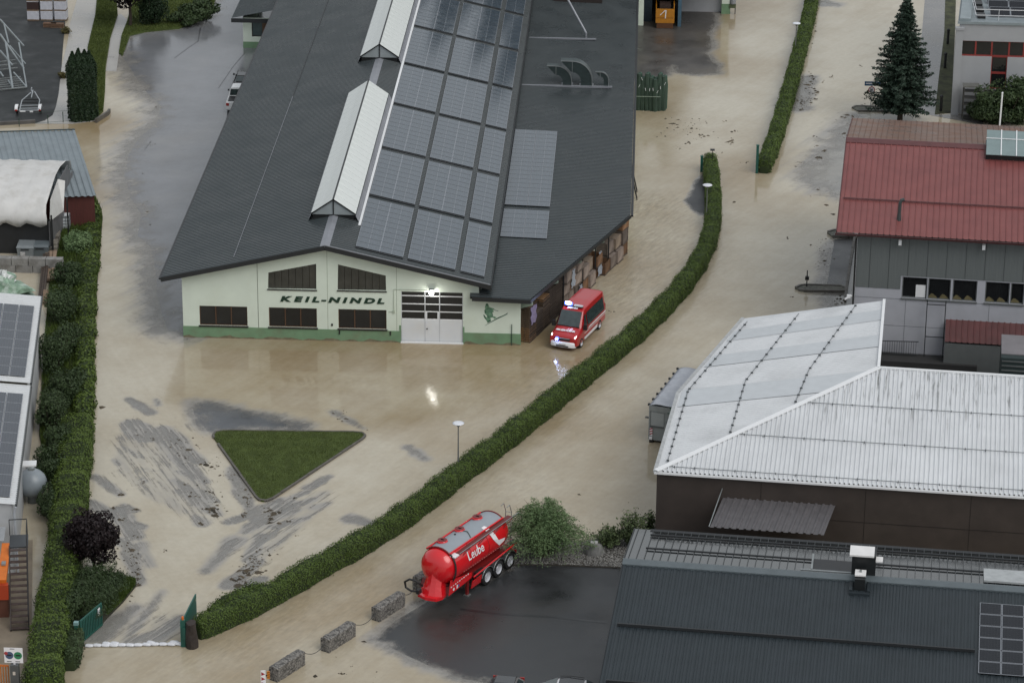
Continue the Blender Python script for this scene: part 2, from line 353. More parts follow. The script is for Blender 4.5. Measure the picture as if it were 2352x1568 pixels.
acov = N(t, 'ShaderNodeAttribute', attribute_name='cov').outputs['Fac']; asil = N(t, 'ShaderNodeAttribute', attribute_name='silt').outputs['Fac']; arip = N(t, 'ShaderNodeAttribute', attribute_name='rip').outputs['Fac']
aflo = N(t, 'ShaderNodeAttribute', attribute_name='flo').outputs['Fac']
_d1 = G(499, 1181)-G(370, 1012); A1 = math.atan2(_d1.y, _d1.x); _d2 = G(1300, 930)-G(600, 1415); A2 = math.atan2(_d2.y, _d2.x)
def flow(sc, ln, wd, det=5, ro=.62):
    n1 = noise(t, sc, det, ro, stretch=(ln, wd, 1, A1)); n2 = noise(t, sc, det, ro, stretch=(ln, wd, 1, A2)); mxn = N(t, 'ShaderNodeMix'); mxn.data_type = 'FLOAT'; t.links.new(aflo, mxn.inputs[0]); t.links.new(n2, mxn.inputs[2]); t.links.new(n1, mxn.inputs[3]); return mxn.outputs[0]
f_big = noise(t, .13, 6, .62); f_str = flow(1.0, .12, .9); f_fs = flow(1.0, .35, 3.4, 4, .65); f_fine = noise(t, 2.6, 5, .65)
sil = math2(t, 'ADD', asil, math2(t, 'ADD', ramp(t, f_big, .3, .7, -.30, .30), ramp(t, f_str, .3, .7, -.09, .09)))
sil.node.use_clamp = True
col = mixc(t, sil, (.27, .208, .122), (.465, .425, .34))
col = mixc(t, 1.0, col, ramp(t, f_fs, .3, .7, .975, 1.025), 'MULTIPLY')
col = mixc(t, 1.0, col, ramp(t, f_fine, .3, .7, .95, 1.05), 'MULTIPLY')
# thin film over asphalt goes grey before it opens
edge = ramp(t, math2(t, 'ADD', acov, ramp(t, f_str, .25, .75, -.5, .5)), .2, 1.3, 0, 1); edge.node.interpolation_type = 'SMOOTHSTEP'
col = mixc(t, edge, (.30, .285, .26), col)
t.links.new(col, b.inputs['Base Color']); b.inputs['Roughness'].default_value = .14; b.inputs['Specular IOR Level'].default_value = .5; b.inputs['IOR'].default_value = 1.33
t.links.new(ramp(t, sil, 0, 1, .04, .11), b.inputs['Roughness'])
hgt = math2(t, 'ADD', math2(t, 'MULTIPLY', flow(3.0, .5, 1.5, 4, .6), arip), math2(t, 'MULTIPLY', math2(t, 'ADD', noise(t, 1.0, 3, .5), math2(t, 'MULTIPLY', noise(t, 5.0, 2, .5), .35)), .2))
bn = N(t, 'ShaderNodeBump'); bn.inputs['Strength'].default_value = .3; bn.inputs['Distance'].default_value = .09
t.links.new(hgt, bn.inputs['Height'])
rl_ = flow(2.2, .45, 1.7, 4, .6); col = mixc(t, 1.0, col, math2(t, 'ADD', 1.0, math2(t, 'MULTIPLY', math2(t, 'SUBTRACT', rl_, .5), math2(t, 'MULTIPLY', math2(t, 'SUBTRACT', arip, .1), .6))), 'MULTIPLY'); t.links.new(col, b.inputs['Base Color']); t.links.new(bn.outputs[0], b.inputs['Normal'])  # light and dark of the ripples painted into the water colour
afan = N(t, 'ShaderNodeAttribute', attribute_name='fan').outputs['Fac']
f_rill = flow(1.0, .26, 3.6, 5, .62)
al = ramp(t, math2(t, 'ADD', math2(t, 'ADD', acov, math2(t, 'MULTIPLY', afan, ramp(t, f_rill, .3, .7, -1.7, 1.7))), math2(t, 'ADD', math2(t, 'ADD', ramp(t, f_fs, .3, .7, -.18, .18), ramp(t, noise(t, .55, 5, .6), .3, .7, -.55, .55)), ramp(t, f_fine, .25, .75, -.25, .25))), -.75, .9, .0, 1); al.node.interpolation_type = 'SMOOTHSTEP'
al = math2(t, 'MAXIMUM', al, math2(t, 'MULTIPLY', afan, ramp(t, f_rill, .38, .62, .1, .75)))
tr = N(t, 'ShaderNodeBsdfTransparent'); mx = N(t, 'ShaderNodeMixShader')
t.links.new(al, mx.inputs[0]); t.links.new(tr.outputs[0], mx.inputs[1]); t.links.new(b.outputs[0], mx.inputs[2]); t.links.new(mx.outputs[0], out.inputs[0])
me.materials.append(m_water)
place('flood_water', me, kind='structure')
# --- lawns and beds (raised slabs), kerbs of single stones
def rounded(pts, r=.8, n=5):
    out = []; m = len(pts)
    for i in range(m):
        p0, p, p1 = pts[i-1], pts[i], pts[(i+1) % m]; a = (p0-p); b = (p1-p); ra = min(r, a.length*.45, b.length*.45)
        a = p+a.normalized()*ra; b = p+b.normalized()*ra
        for k in range(n+1):
            s = k/n; out.append(a*(1-s)**2+p*2*s*(1-s)+b*s*s)
    return out
def kerb(name, pts, h=.12, w=.14, step=1.0, closed=True):
    root = place(name, None, kind='structure', loc=(pts[0].x, pts[0].y, 0)); o = V(pts[0].x, pts[0].y, 0)
    P2 = list(pts)+([pts[0]] if closed else []); acc = [0]
    for i in range(len(P2)-1): acc.append(acc[-1]+(P2[i+1]-P2[i]).length)
    def at(s):
        s = max(0, min(acc[-1], s))
        for i in range(len(P2)-1):
            if acc[i+1] >= s: return P2[i].lerp(P2[i+1], (s-acc[i])/max(1e-6, acc[i+1]-acc[i]))
        return P2[-1]
    n = max(1, int(acc[-1]/step))
    for k in range(n):
        mb = MB(); a, c, d = at(k*step+.012), at((k+.5)*step), at((k+1)*step-.012); dz = random.uniform(-.01, .012)
        for p0, p1 in ((a, c), (c, d)):
            if (p1-p0).length > .02: mb.beam(V(p0.x-o.x, p0.y-o.y, h/2-.06+dz), V(p1.x-o.x, p1.y-o.y, h/2-.06+dz), w, h+.12)
        mb.build('kerb_stone', m_kerb, root)
    return root
def grass(name, poly, z, n, hmin, hmax, mat, w=.02, kind='stuff', parent=None):
    p = np.array([(q[0], q[1]) for q in poly]); lo, hi = p.min(0), p.max(0); pts = []
    while len(pts) < n:
        c = rng.uniform(lo, hi, (n*2, 2)); d = sdist(poly, c[:, 0], c[:, 1]); pts.extend(c[d < -.03].tolist())
    pts = np.array(pts[:n]); a = rng.uniform(0, 6.28, n); h = rng.uniform(hmin, hmax, n); l = rng.uniform(0, .6, n)*h; la = rng.uniform(0, 6.28, n)
    b1 = np.c_[pts[:, 0]-w*np.cos(a), pts[:, 1]-w*np.sin(a), np.full(n, z)]; b2 = np.c_[pts[:, 0]+w*np.cos(a), pts[:, 1]+w*np.sin(a), np.full(n, z)]
    tp = np.c_[pts[:, 0]+l*np.cos(la), pts[:, 1]+l*np.sin(la), z+h]
    v = np.stack([b1, b2, tp], 1).reshape(-1, 3); f = np.arange(3*n).reshape(-1, 3)
    return numesh(name, v, f, mat, kind=kind, parent=parent, tint=np.repeat(rng.uniform(0, 1, n), 3))
def numesh(name, v, f, mat, kind=None, parent=None, tint=None, **kw):
    me = bpy.data.meshes.new(name); k = f.shape[1]
    me.vertices.add(len(v)); me.vertices.foreach_set('co', v.reshape(-1).astype(np.float32)); me.loops.add(f.size); me.loops.foreach_set('vertex_index', f.reshape(-1).astype(np.int32))
    me.polygons.add(len(f)); me.polygons.foreach_set('loop_start', np.arange(0, f.size, k, dtype=np.int32)); me.update(calc_edges=True)
    if tint is not None: a = me.attributes.new('tint', 'FLOAT', 'POINT'); a.data.foreach_set('value', tint.astype(np.float32))
    for m in (mat if isinstance(mat, (list, tuple)) else [mat]): me.materials.append(m)
    return place(name, me, parent, kind=kind, **kw)
m_blade = leafmat('grass_blade', (.042, .062, .015), (.112, .14, .036))
ISL = rounded([G(479,990), G(855,994), G(602,1162)], 1.3, 6)
sheet('lawn', ISL, .10, m_grass, thick=.2); kerb('kerb', ISL, .13)
grass('lawn_grass', ISL, .09, 16000, .04, .10, m_blade, .018)
VERGE = gp([(870,-40),(1040,-40),(1052,140),(985,350),(945,600),(938,820),(922,1000),(850,1070),(836,900),(782,440),(850,150)], 0, zA)
sheet('grass_verge', VERGE, .14, m_grass, thick=.25); grass('verge_grass', VERGE, .13, 14000, .06, .2, m_blade, .03)
LAWN2 = gp([(1440,-40),(1935,-30),(1880,150),(1600,262),(1300,292),(1160,325),(1095,505),(1062,482),(1085,330),(1135,200),(1200,-40)], 0, zA)
sheet('lawn', LAWN2, .12, m_grass, thick=.25); grass('far_lawn_grass', LAWN2, .11, 16000, .05, .16, m_blade, .035)
kerb('kerb', gp([(855,1100),(980,1020),(978,1005)], 0, zA), .35, .2, 1.5, False)
PATH1 = gp([(700,-40),(870,-40),(850,150),(782,440),(836,900),(850,1085),(640,1110),(310,1108),(470,1030),(500,900),(550,600),(600,400),(630,200)], 0, zA)
sheet('concrete_path', PATH1, .02, m_path, thick=.1)
sheet('garden_path', gp([(1082,130),(1140,190),(1085,330),(1062,482),(1040,640),(945,640),(985,350),(1052,140)], 0, zA), .02, m_path, thick=.1)
sheet('black_yard', gp([(-400,-60),(600,-60),(575,300),(562,420),(550,600),(522,850),(498,960),(470,1030),(400,1080),(320,1102),(-400,1120)], 0, zA), .05, m_black, thick=.2)
BED = gp([(1130,1292),(1170,1240),(1340,1244),(1500,1212),(1560,1212),(1500,1262),(1437,1304),(1420,1304),(1250,1297),(1180,1298)])
sheet('gravel_bed', BED, .06, m_soil, thick=.2)
RIGHT_BED = gp([(2150,120),(2192,120),(2192,262),(2150,258)])

def strip(name, pts, f, w, mat, z=-.005):
    mb = MB(); q_ = [G(*f(*p)) for p in pts]
    for a, c in zip(q_[:-1], q_[1:]):
        d = (c-a).normalized(); n_ = V(-d.y, d.x, 0)*w/2; mb.add([V(p.x, p.y, z) for p in (a-n_, c-n_, c+n_, a+n_)], [(0,1,2,3)])
    o = mb.build(name, mat, kind='structure')
m_tar = P('tar_seam', (.025, .025, .027), .35, var=.3)
strip('tar_seam', [(2190,470),(2080,600),(1950,790)], zA, .06, m_tar); strip('tar_seam', [(1790,250),(1770,370),(1680,430),(1560,520)], zA, .07, m_tar); strip('tar_seam', [(1350,1260),(1290,1340)], zA, .05, m_tar)
strip('tar_seam', [(-330,905),(0,948),(500,975),(980,1025)], zL, .22, P('tar_repair', (.02, .021, .022), .3, var=.3))
# ================================================================ THE GREEN FACTORY HALL
HO = V(-21.05, 196, 0)
hall = thing('factory_hall', 'long pale green factory hall with dark corrugated roof, solar panels and KEIL-NINDL lettering', 'building', HO)
def hw(p): return Vector(p)-HO
def FY(x, y): p = OY(x, y, 196.0); return p.x-HO.x, p.z        # front wall (u, v)
SLP = .2283; RZ = 7.2; YB = 96.0                                 # roof slope, ridge height, length to the rear
m_wall = P('pale_green_render', (.64, .71, .62), .75, var=.05, vs=.8, bump=.15, bs=80, dirt=(.53, .58, .47), dscale=.35, damt=.35)
m_plinth = P('green_plinth', (.16, .27, .16), .6, var=.12, vs=1.5, dirt=(.16, .16, .1), dscale=.8, damt=.5)
m_roof = P('charcoal_roof_sheet', (.023, .032, .035), .30, var=.16, vs=.35, spec=.5, rvar=.1, dirt=(.038, .046, .048), dscale=.5, damt=.6)
m_fasc = P('black_fascia', (.018, .020, .022), .5, var=.1)
m_flash = P('grey_flashing', (.24, .25, .275), .4, metal=.2, var=.15, vs=1)
m_galv = P('galvanised_steel', (.30, .32, .32), .35, metal=.6, var=.2, vs=2)
m_poly = P('skylight_sheet', (.66, .69, .67), .3, var=.08, vs=1.2, dirt=(.42, .46, .42), dscale=.7, damt=.4)
m_gable = P('skylight_gable', (.27, .30, .31), .3, var=.1)
m_glass = P('dark_window_glass', (.012, .013, .014), .06, var=.3, vs=1.0, spec=.6)
m_brown = P('brown_window_frame', (.10, .052, .028), .5, var=.15)
m_dkfr = P('dark_sill', (.02, .018, .017), .5, var=.1)
m_white = P('white_paint', (.74, .75, .76), .4, var=.04)
m_doorp = P('door_panel_white', (.66, .68, .70), .42, var=.05, vs=2, dirt=(.5, .47, .4), dscale=.5, damt=.35)
m_letter = P('dark_green_letter', (.008, .035, .02), .45, var=.05)
m_lamp = P('lit_flood_lamp', (1, 1, 1), .5, var=0, emit=(1, .97, .9), es=50)
m_black_ = P('black_metal', (.012, .013, .014), .45, var=.1)
# ---- openings
def rect(f, x0, y0, x1, y1):
    a, b, c, d = FY(*f(x0, y0)), FY(*f(x1, y0)), FY(*f(x1, y1)), FY(*f(x0, y1)); L, R = (a[0]+d[0])/2, (b[0]+c[0])/2; T, B = (a[1]+b[1])/2, (c[1]+d[1])/2
    return [(L, B), (R, B), (R, T), (L, T)]
W1 = rect(zB, 1783, 1168, 2210, 1340); W2 = rect(zF, 312, 1183, 740, 1355); W3 = rect(zF, 932, 1197, 1362, 1378)
for w in (W2, W3):                                            # same sill line
    for k in range(4): w[k] = (w[k][0], W1[k][1])
G1 = [FY(*zF(*p)) for p in ((303,1012),(735,1018),(733,790),(305,868))]; G2 = [FY(*zF(*p)) for p in ((925,1024),(1358,1030),(1355,895),(928,795))]
DR = rect(zF, 1492, 1042, 2045, 1480); DR = [(DR[0][0], -.05), (DR[1][0], -.05), DR[2], DR[3]]
xl, xr = -31.02+21.05, -7.68+21.05
outer = [(xl, -.4), (DR[0][0], -.4), (DR[0][0], -.05+.0), DR[3], DR[2], (DR[1][0], -.05), (DR[1][0], -.4), (xr, -.4), (xr, 3.42), (10.5, 3.5), (10.5, 7.1-SLP*10.5), (0, 7.08), (xl, 7.1+SLP*xl)]
mb = MB(); mb.wall(outer, [W1, W2, W3, G1, G2], lambda u, v, w: (u, w, v), .14)
# door reveal, left wall, back, wing diagonal wall
mb.add([(DR[0][0], 0, -.4), (DR[0][0], .2, -.4), (DR[3][0], .2, DR[3][1]), (DR[3][0], 0, DR[3][1])], [(0,1,2,3)])
mb.add([(DR[1][0], 0, -.4), (DR[1][0], .2, -.4), (DR[2][0], .2, DR[2][1]), (DR[2][0], 0, DR[2][1])], [(3,2,1,0)])
mb.add([(DR[3][0], 0, DR[3][1]), (DR[3][0], .2, DR[3][1]), (DR[2][0], .2, DR[2][1]), (DR[2][0], 0, DR[2][1])], [(0,1,2,3)])
mb.poly([(xl, YB, -.4), (xl, 0, -.4), (xl, 0, 4.75), (xl, YB, 4.75)])
mb.poly([(10.6, 0.3, 3.3), (10.6, YB, 3.3), (10.6, YB, 4.6), (10.6, .3, 4.6)])
DG0, DG1 = V(-8.05, 196.06, 0)-HO, V(-1.75, 214.4, 0)-HO      # recessed wall under the wing eave
mb.poly([(DG0.x, DG0.y, -.4), (DG1.x, DG1.y, -.4), (DG1.x, DG1.y, 3.38), (DG0.x, DG0.y, 3.5)])
WX = -.75+21.05
mb.poly([(DG1.x, DG1.y, -.4), (WX, DG1.y+.4, -.4), (WX, DG1.y+.4, 3.35), (DG1.x, DG1.y, 3.35)])
mb.poly([(WX, DG1.y+.4, -.4), (WX, YB, -.4), (WX, YB, 3.35), (WX, DG1.y+.4, 3.35)])
mb.poly([(WX, YB, -.4), (xl, YB, -.4), (xl, YB, 4.6), (0, YB, 7.0), (10.5, YB, 4.7), (WX, YB, 3.4)])
mb.build('wall', m_wall, hall)
# panel joints of the front wall
for z0, z1, f in (((2295,780),(2310,1340),zB), ((828,660),(836,1370),zF), ((205,780),(215,1360),zF), ((1450,820),(1453,1385),zF)):
    a, b2 = FY(*f(*z0)), FY(*f(*z1)); MB().box(a[0]-.015, a[0]+.015, -.004, .02, -.2, a[1], 0).build('panel_joint', P('joint_grey', (.30, .34, .27), .8), hall)
# plinth
pz = FY(*zB(1640, 1342))[1]; mb = MB()
for x0, x1 in ((xl-.02, DR[0][0]), (DR[1][0], xr+.02)): mb.box(x0, x1, -.03, .05, -.4, pz)
mb.box(xl-.02, xl+.05, .05, YB, -.4, pz)
mb.box(DR[0][0]-.13, DR[0][0], -.031, .02, pz, pz+.42); mb.box(DR[1][0], DR[1][0]+.1, -.031, .02, pz, pz+.42)
mb.build('plinth', m_plinth, hall)
# windows: frame > pane, mullion, sill
def window(hole, n, sill=True, fr=m_brown, name='window'):
    fw_ = .05; L, R, B, T = hole[0][0], hole[1][0], hole[0][1], hole[2][1]
    m = MB()
    m.box(L, R, .07, .14, B, B+fw_); m.box(L, R, .07, .14, T-fw_, T); m.box(L, L+fw_, .07, .14, B+fw_, T-fw_); m.box(R-fw_, R, .07, .14, B+fw_, T-fw_)
    w = m.build(name, fr, hall)
    for k in range(n):
        x0 = L+fw_+(R-L-2*fw_)*k/n; x1 = L+fw_+(R-L-2*fw_)*(k+1)/n
        MB().box(x0+.001, x1-.001, .115, .125, B+fw_+.001, T-fw_-.001).build('pane', m_glass, w)
        if k: MB().box(x0-.032, x0+.032, .06, .114, B+fw_, T-fw_).build('mullion', fr, w)
    if sill: MB().box(L-.06, R+.06, -.10, .068, B-.09, B-.002).build('sill', m_dkfr, w)
    MB().box(L-.02, R+.02, .4, .42, B-.3, T+.2).build('back_blind', P('dark_interior', (.02, .02, .02), .9, var=.5, vs=.9), w)
    return w
for w in (W1, W2, W3): window(w, 3)
# machinery boxes seen behind the first window
m_mach = P('machine_grey', (.22, .27, .27), .5, var=.3, vs=3)
L, R, B, T = W1[0][0], W1[1][0], W1[0][1], W1[2][1]
MB().box(L+.2, L+1.9, .2, .35, B, B+.75, 0).box(L+.3, L+1.0, .19, .2, B+.35, B+.62).build('machine_cabinet', m_mach, hall)
m_gstrip = P('gable_lamella', (.055, .054, .046), .35, var=.25, vs=2, spec=.4)
for gq in (G1, G2):
    m = MB(); x0, x1 = gq[0][0], gq[1][0]; top = lambda x: gq[3][1]+(gq[2][1]-gq[3][1])*(x-gq[3][0])/(gq[2][0]-gq[3][0])
    m.box(x0-.05, x1+.05, -.06, .1, gq[0][1]-.08, gq[0][1]-.002); w = m.build('gable_window', m_dkfr, hall)
    for k in range(7):
        a, b2 = x0+(x1-x0)*k/7+.012, x0+(x1-x0)*(k+1)/7-.012
        MB().prism([(a, .10, gq[0][1]), (b2, .10, gq[0][1]), (b2, .10, top(b2)), (a, .10, top(a))], (0, .03, 0)).build('pane', m_gstrip, w)
# sectional door
dl, dr_, dt = DR[0][0], DR[1][0], DR[2][1]; door = MB().box(dl, dr_, .12, .16, -.3, .02).build('sectional_door', m_black_, hall)
c1 = FY(*zF(1705, 1200))[0]; c2 = FY(*zF(1835, 1200))[0]; rows = [FY(*zF(1600, y))[1] for y in (1290, 1222, 1155, 1083, 1045)]
for (a, b2) in ((dl, c1), (c1, c2), (c2, dr_)):
    wk = (a == c1)
    MB().box(a+.02, b2-.02, .08, .12, .03, rows[0]).build('door_panel', m_doorp, door)
    for k in range(4):
        z0, z1 = rows[k], rows[k+1]
        MB().box(a, b2, .09, .13, z0, z0+.07).build('rail', m_white, door)
        if wk and k == 0: MB().box(a+.15, b2-.15, .10, .115, z0+.1, z1-.06).build('pane', m_glass, door); MB().box(a+.02, a+.148, .085, .125, z0+.071, z1-.002).box(b2-.148, b2-.02, .085, .125, z0+.071, z1-.002).build('pane_frame', m_doorp, door)
        else: MB().box(a+.03, b2-.03, .105, .12, z0+.072, z1-.005).build('pane', m_glass, door)
mb = MB()
for x in (dl+.02, c1, c2, dr_-.02): mb.box(x-.03, x+.03, .07, .115, .03, dt)
mb.build('stile', P('door_stile', (.5, .52, .54), .4), door)
MB().box(c1+.08, c1+.2, .04, .08, 1.0, 1.06).build('handle', m_black_, door)
MB().box(dl-.03, dr_+.03, -.16, -.04, -.3, .10).build('flood_board', m_white, door)
# letters
le = 'KEIL-NINDL'; u0, v0 = FY(*zF(412, 1124)); u1, v1 = FY(*zF(1345, 1142)); hh = FY(*zF(430, 1078))[1]-FY(*zF(430, 1123))[1]
ms = [text_mesh(c, hh/.72, m_letter, .02, .03, .22, 1.85) for c in le]; ws = [text_width(m) for m in ms]; tot = sum(b-a for a, b in ws); gap = (u1-u0-tot)/(len(le)-1); x = u0
for m, (a, b2) in zip(ms, ws):
    place('letter', m, hall, loc=(x-a, -.022, v0+.02), rot=(math.pi/2, 0, 0)); x += b2-a+gap
# snowboarder painted on the wall: flat print in two greens
zS = ZZ(1640, 1020, 150/2138); m_sb1 = P('snowboarder_green', (.13, .25, .16), .7, var=.45, vs=6); m_sb2 = P('snowboarder_dark', (.03, .09, .055), .7, var=.3)
def flat(pts, y, m, name, par):
    q_ = [V(FY(*zS(*p))[0], y, FY(*zS(*p))[1]) for p in pts]; mm = MB(); mm.add(q_, [tuple(t) for t in tessellate_polygon([q_])]); return mm.build(name, m, par)
sb = flat([(230,1330),(560,1120),(900,920),(1150,820),(1320,730),(1350,680),(1345,770),(1150,870),(900,985),(600,1140),(260,1325)], -.006, m_sb2, 'snowboarder_print', hall)
flat([(300,260),(370,240),(440,330),(450,410),(560,450),(680,490),(720,540),(640,580),(690,640),(600,700),(640,860),(720,880),(830,930),(720,1000),(640,930),(520,940),(540,1080),(420,1150),(370,1210),(340,1080),(230,970),(175,790),(200,780),(330,940),(350,850),(240,730),(220,600),(280,480),(240,460),(270,350)], -.009, m_sb1, 'figure', sb)
flat([(690,520),(780,580),(900,590),(890,615),(780,600),(690,550)], -.012, m_sb2, 'arm', sb)
flat([(300,265),(370,245),(420,320),(360,350),(290,340)], -.012, m_sb2, 'cap', sb)
flat([(180,800),(210,800),(360,1090),(340,1090),(190,880)], -.012, m_sb2, 'back_board', sb)
for p in ([(350,500),(560,500),(560,525),(350,520)], [(590,720),(620,720),(650,880),(630,880)], [(380,850),(460,860),(460,940),(390,960),(430,900)], [(260,600),(340,650),(250,720)], [(440,1060),(540,1050),(540,1110),(400,1190)]): flat(p, -.012, m_sb2, 'shade_line', sb)
# flood lamp, conduit, small fittings
lu, lv = FY(*zF(1765, 1028)); lp = MB().box(lu-.16, lu+.16, -.30, -.02, lv+.02, lv+.16).build('flood_lamp', m_galv, hall)
MB().lathe([(.02, -.13), (.13, -.10), (.16, 0), (.13, .08), (.02, .10)], (lu, -.34, lv-.06), 12).build('bulb', m_lamp, lp)
a = FY(*zF(1425, 1018)); b2 = FY(*zF(1425, 1215)); mb = MB(); m_cond = P('conduit', (.36, .41, .33), .6)
mb.tube([(lu-.15, -.03, lv+.03), (a[0], -.03, lv+.03), (a[0], -.03, b2[1]), (a[0]-.35, -.03, b2[1])], .022, 6); mb.box(a[0]-.08, a[0]+.08, -.06, 0, b2[1]-.1, b2[1]+.08); mb.build('conduit', m_cond, hall)
for px in ((942,1395), (1397,1405)):
    u, v = FY(*zF(*px)); MB().box(u-.04, u+.04, -.09, -.03, v-.16, v+.12).build('wall_bracket', m_black_, hall)
u, v = FY(*zF(876, 1332)); MB().box(u-.06, u+.06, -.05, 0, v-.08, v+.08).build('socket', m_black_, hall)
u, v = FY(*zJ(128, 1420)); MB().tube([(u, -.08, -.1), (u, -.08, 1.55)], .03, 6).build('downpipe', P('green_pipe', (.03, .07, .05), .5), hall)
# ---- corrugated roofs: one sheet per slope, ribs run down the slope
def corrugated(ys, xa, xb, zf, h=.055, pitch=.333, m=0, mb=None):
    "ribs repeat along y (ys0..ys1); each runs from xa(y) to xb(y) on surface zf(x)"
    mb = mb or MB(); pr = ((0, 0), (.36, 0), (.46, h), (.86, h), (.96, 0)); prev = None; y = ys[0]; L_, R_ = [], []
    while y < ys[1]:
        for f, hz in pr:
            yy = min(y+f*pitch, ys[1]); L_.append(V(xa(yy), yy, zf(xa(yy))+hz)); R_.append(V(xb(yy), yy, zf(xb(yy))+hz))
        y += pitch
    n = len(L_); mb.add(L_+R_, [(i, i+1, n+i+1, n+i) for i in range(n-1)], m); return mb
YF = 195.3-196
rl = corrugated((YF, YB), lambda y: -11.27, lambda y: 0, lambda x: RZ+SLP*x).build('roof_left_slope', m_roof, hall); rl.data.flip_normals()
rr = corrugated((YF, YB), lambda y: 0, lambda y: 11.3, lambda x: RZ-SLP*x).build('roof_right_slope', m_roof, hall); rr.data.flip_normals()
diag = lambda y: min(20.72, 14.03+(y-YF)*(6.66/18.1)); wz = lambda x: 3.44-.03*(x-20.75)
wr = corrugated((YF, YB), lambda y: 9.9, diag, wz).build('wing_roof', m_roof, hall); wr.data.flip_normals()
mb = MB(); k = 16.0                                            # soffits keep the roofs solid from below
mb.poly([(-11.2, YF, RZ-SLP*11.2-.1), (0, YF, RZ-.1), (0, YB, RZ-.1), (-11.2, YB, RZ-SLP*11.2-.1)]); mb.poly([(11.2, YF, RZ-SLP*11.2-.1), (11.2, YB, RZ-SLP*11.2-.1), (0, YB, RZ-.1), (0, YF, RZ-.1)])
mb.poly([(9.9, YF+.02, 3.6), (14.0, YF+.02, 3.5), (20.65, YF+18.1, 3.33), (20.65, YB, 3.33), (9.9, YB, 3.6)])
mb.build('soffit', m_fasc, hall)
def fascia(name, a, b, h, w=.05): return MB().beam(a, b, w, h).build(name, m_fasc, hall)
fascia('fascia_board', (-11.32, YF-.03, RZ-SLP*11.32-.13), (0, YF-.03, RZ-.13), .32); fascia('fascia_board', (0, YF-.03, RZ-.13), (11.35, YF-.03, RZ-SLP*11.35-.13), .32)
fascia('wing_fascia', (10.05, YF-.03, 3.62), (14.05, YF-.03, 3.5), .30); fascia('wing_fascia', (14.05, YF-.03, 3.5), (20.75, YF+18.15, 3.32), .24); fascia('wing_fascia', (20.76, YF+18.15, 3.32), (20.76, YB, 3.32), .22)
fascia('eave_upstand', (11.34, YF, 4.35), (11.34, YB, 4.35), .52, .06)
MB().box(-11.45, -11.29, YF, YB, 4.49, 4.60).build('gutter', m_fasc, hall)
MB().box(20.78, 20.92, YF+18.2, YB, 3.28, 3.40).build('gutter', m_fasc, hall)
MB().beam((0.05, YF-.01, RZ+.06), (11.3, YF-.01, RZ-SLP*11.3+.06), .07, .05).build('verge_trim', m_flash, hall)
for y0, y1 in ((YF, 5.4), (33.4, 43.1)):
    MB().prism([(-.33, y0, RZ-.02), (0, y0, RZ+.075), (.33, y0, RZ-.02), (.33, y0, RZ-.05), (-.33, y0, RZ-.05)], (0, y1-y0, 0)).build('ridge_cap', m_flash, hall)
MB().box(-6.425, -6.395, .5, 37, RZ-SLP*6.4+.05, RZ-SLP*6.4+.085).build('snow_guard', m_flash, hall); MB().box(-6.44, -6.38, 37, YB, RZ-SLP*6.4+.05, RZ-SLP*6.4+.085).build('snow_guard', m_fasc, hall)
# ---- ridge skylights
def pane_mesh(side, w):
    m = MB(); x0, z0, x1, z1 = side*1.56, 7.38, side*.05, 8.42
    m.prism([(x0, 0, z0), (x1, 0, z1), (x1, 0, z1+.03), (x0, 0, z0+.03)], (0, w-.03, 0)); me_ = m.mesh('pane', [m_poly]); fixn(me_); return me_
PW = 1.16; pm = {s: pane_mesh(s, PW) for s in (-1, 1)}
for y0, y1 in ((5.35, 33.45), (43.1, YB)):
    sk = MB(); 
    for s in (-1, 1): sk.add([(s*1.5, y0, 6.7), (s*1.5, y1, 6.7), (s*1.5, y1, 7.38), (s*1.5, y0, 7.38)], [(0,1,2,3)]); sk.add([(s*1.78, y0-.12, 6.85), (s*1.78, y1, 6.85), (s*1.58, y1, 7.30), (s*1.58, y0-.12, 7.30)], [(0,1,2,3)])
    s_ = sk.build('ridge_skylight', m_flash, hall)
    n = int((y1-y0)/PW)
    for k in range(n):
        for s in (-1, 1): place('pane', pm[s], s_, loc=(0, y0+k*PW, 0))
    MB().box(-.06, .06, y0, y1, 8.40, 8.47).build('ridge_bar', m_black_, s_)
    MB().prism([(-1.5, y0+.06, 7.30), (1.5, y0+.06, 7.30), (0, y0+.06, 8.38)], (0, .05, 0)).build('gable_pane', m_gable, s_)
    mb = MB(); mb.beam((-1.58, y0, 7.34), (0, y0, 8.42), .05, .09); mb.beam((0, y0, 8.42), (1.58, y0, 7.34), .05, .09); mb.box(-.04, .04, y0, y0+.05, 7.3, 8.36); mb.box(-1.5, 1.5, y0+.01, y0+.06, 7.24, 7.3); mb.box(-1.45, 1.45, y0+.08, y0+.1, 6.75, 7.24)
    mb.build('gable_frame', m_black_, s_)
MB().box(1.80, 1.98, 4.6, YB, RZ-SLP*1.9+.05, RZ-SLP*1.9+.10).build('cable_duct', m_white, hall)
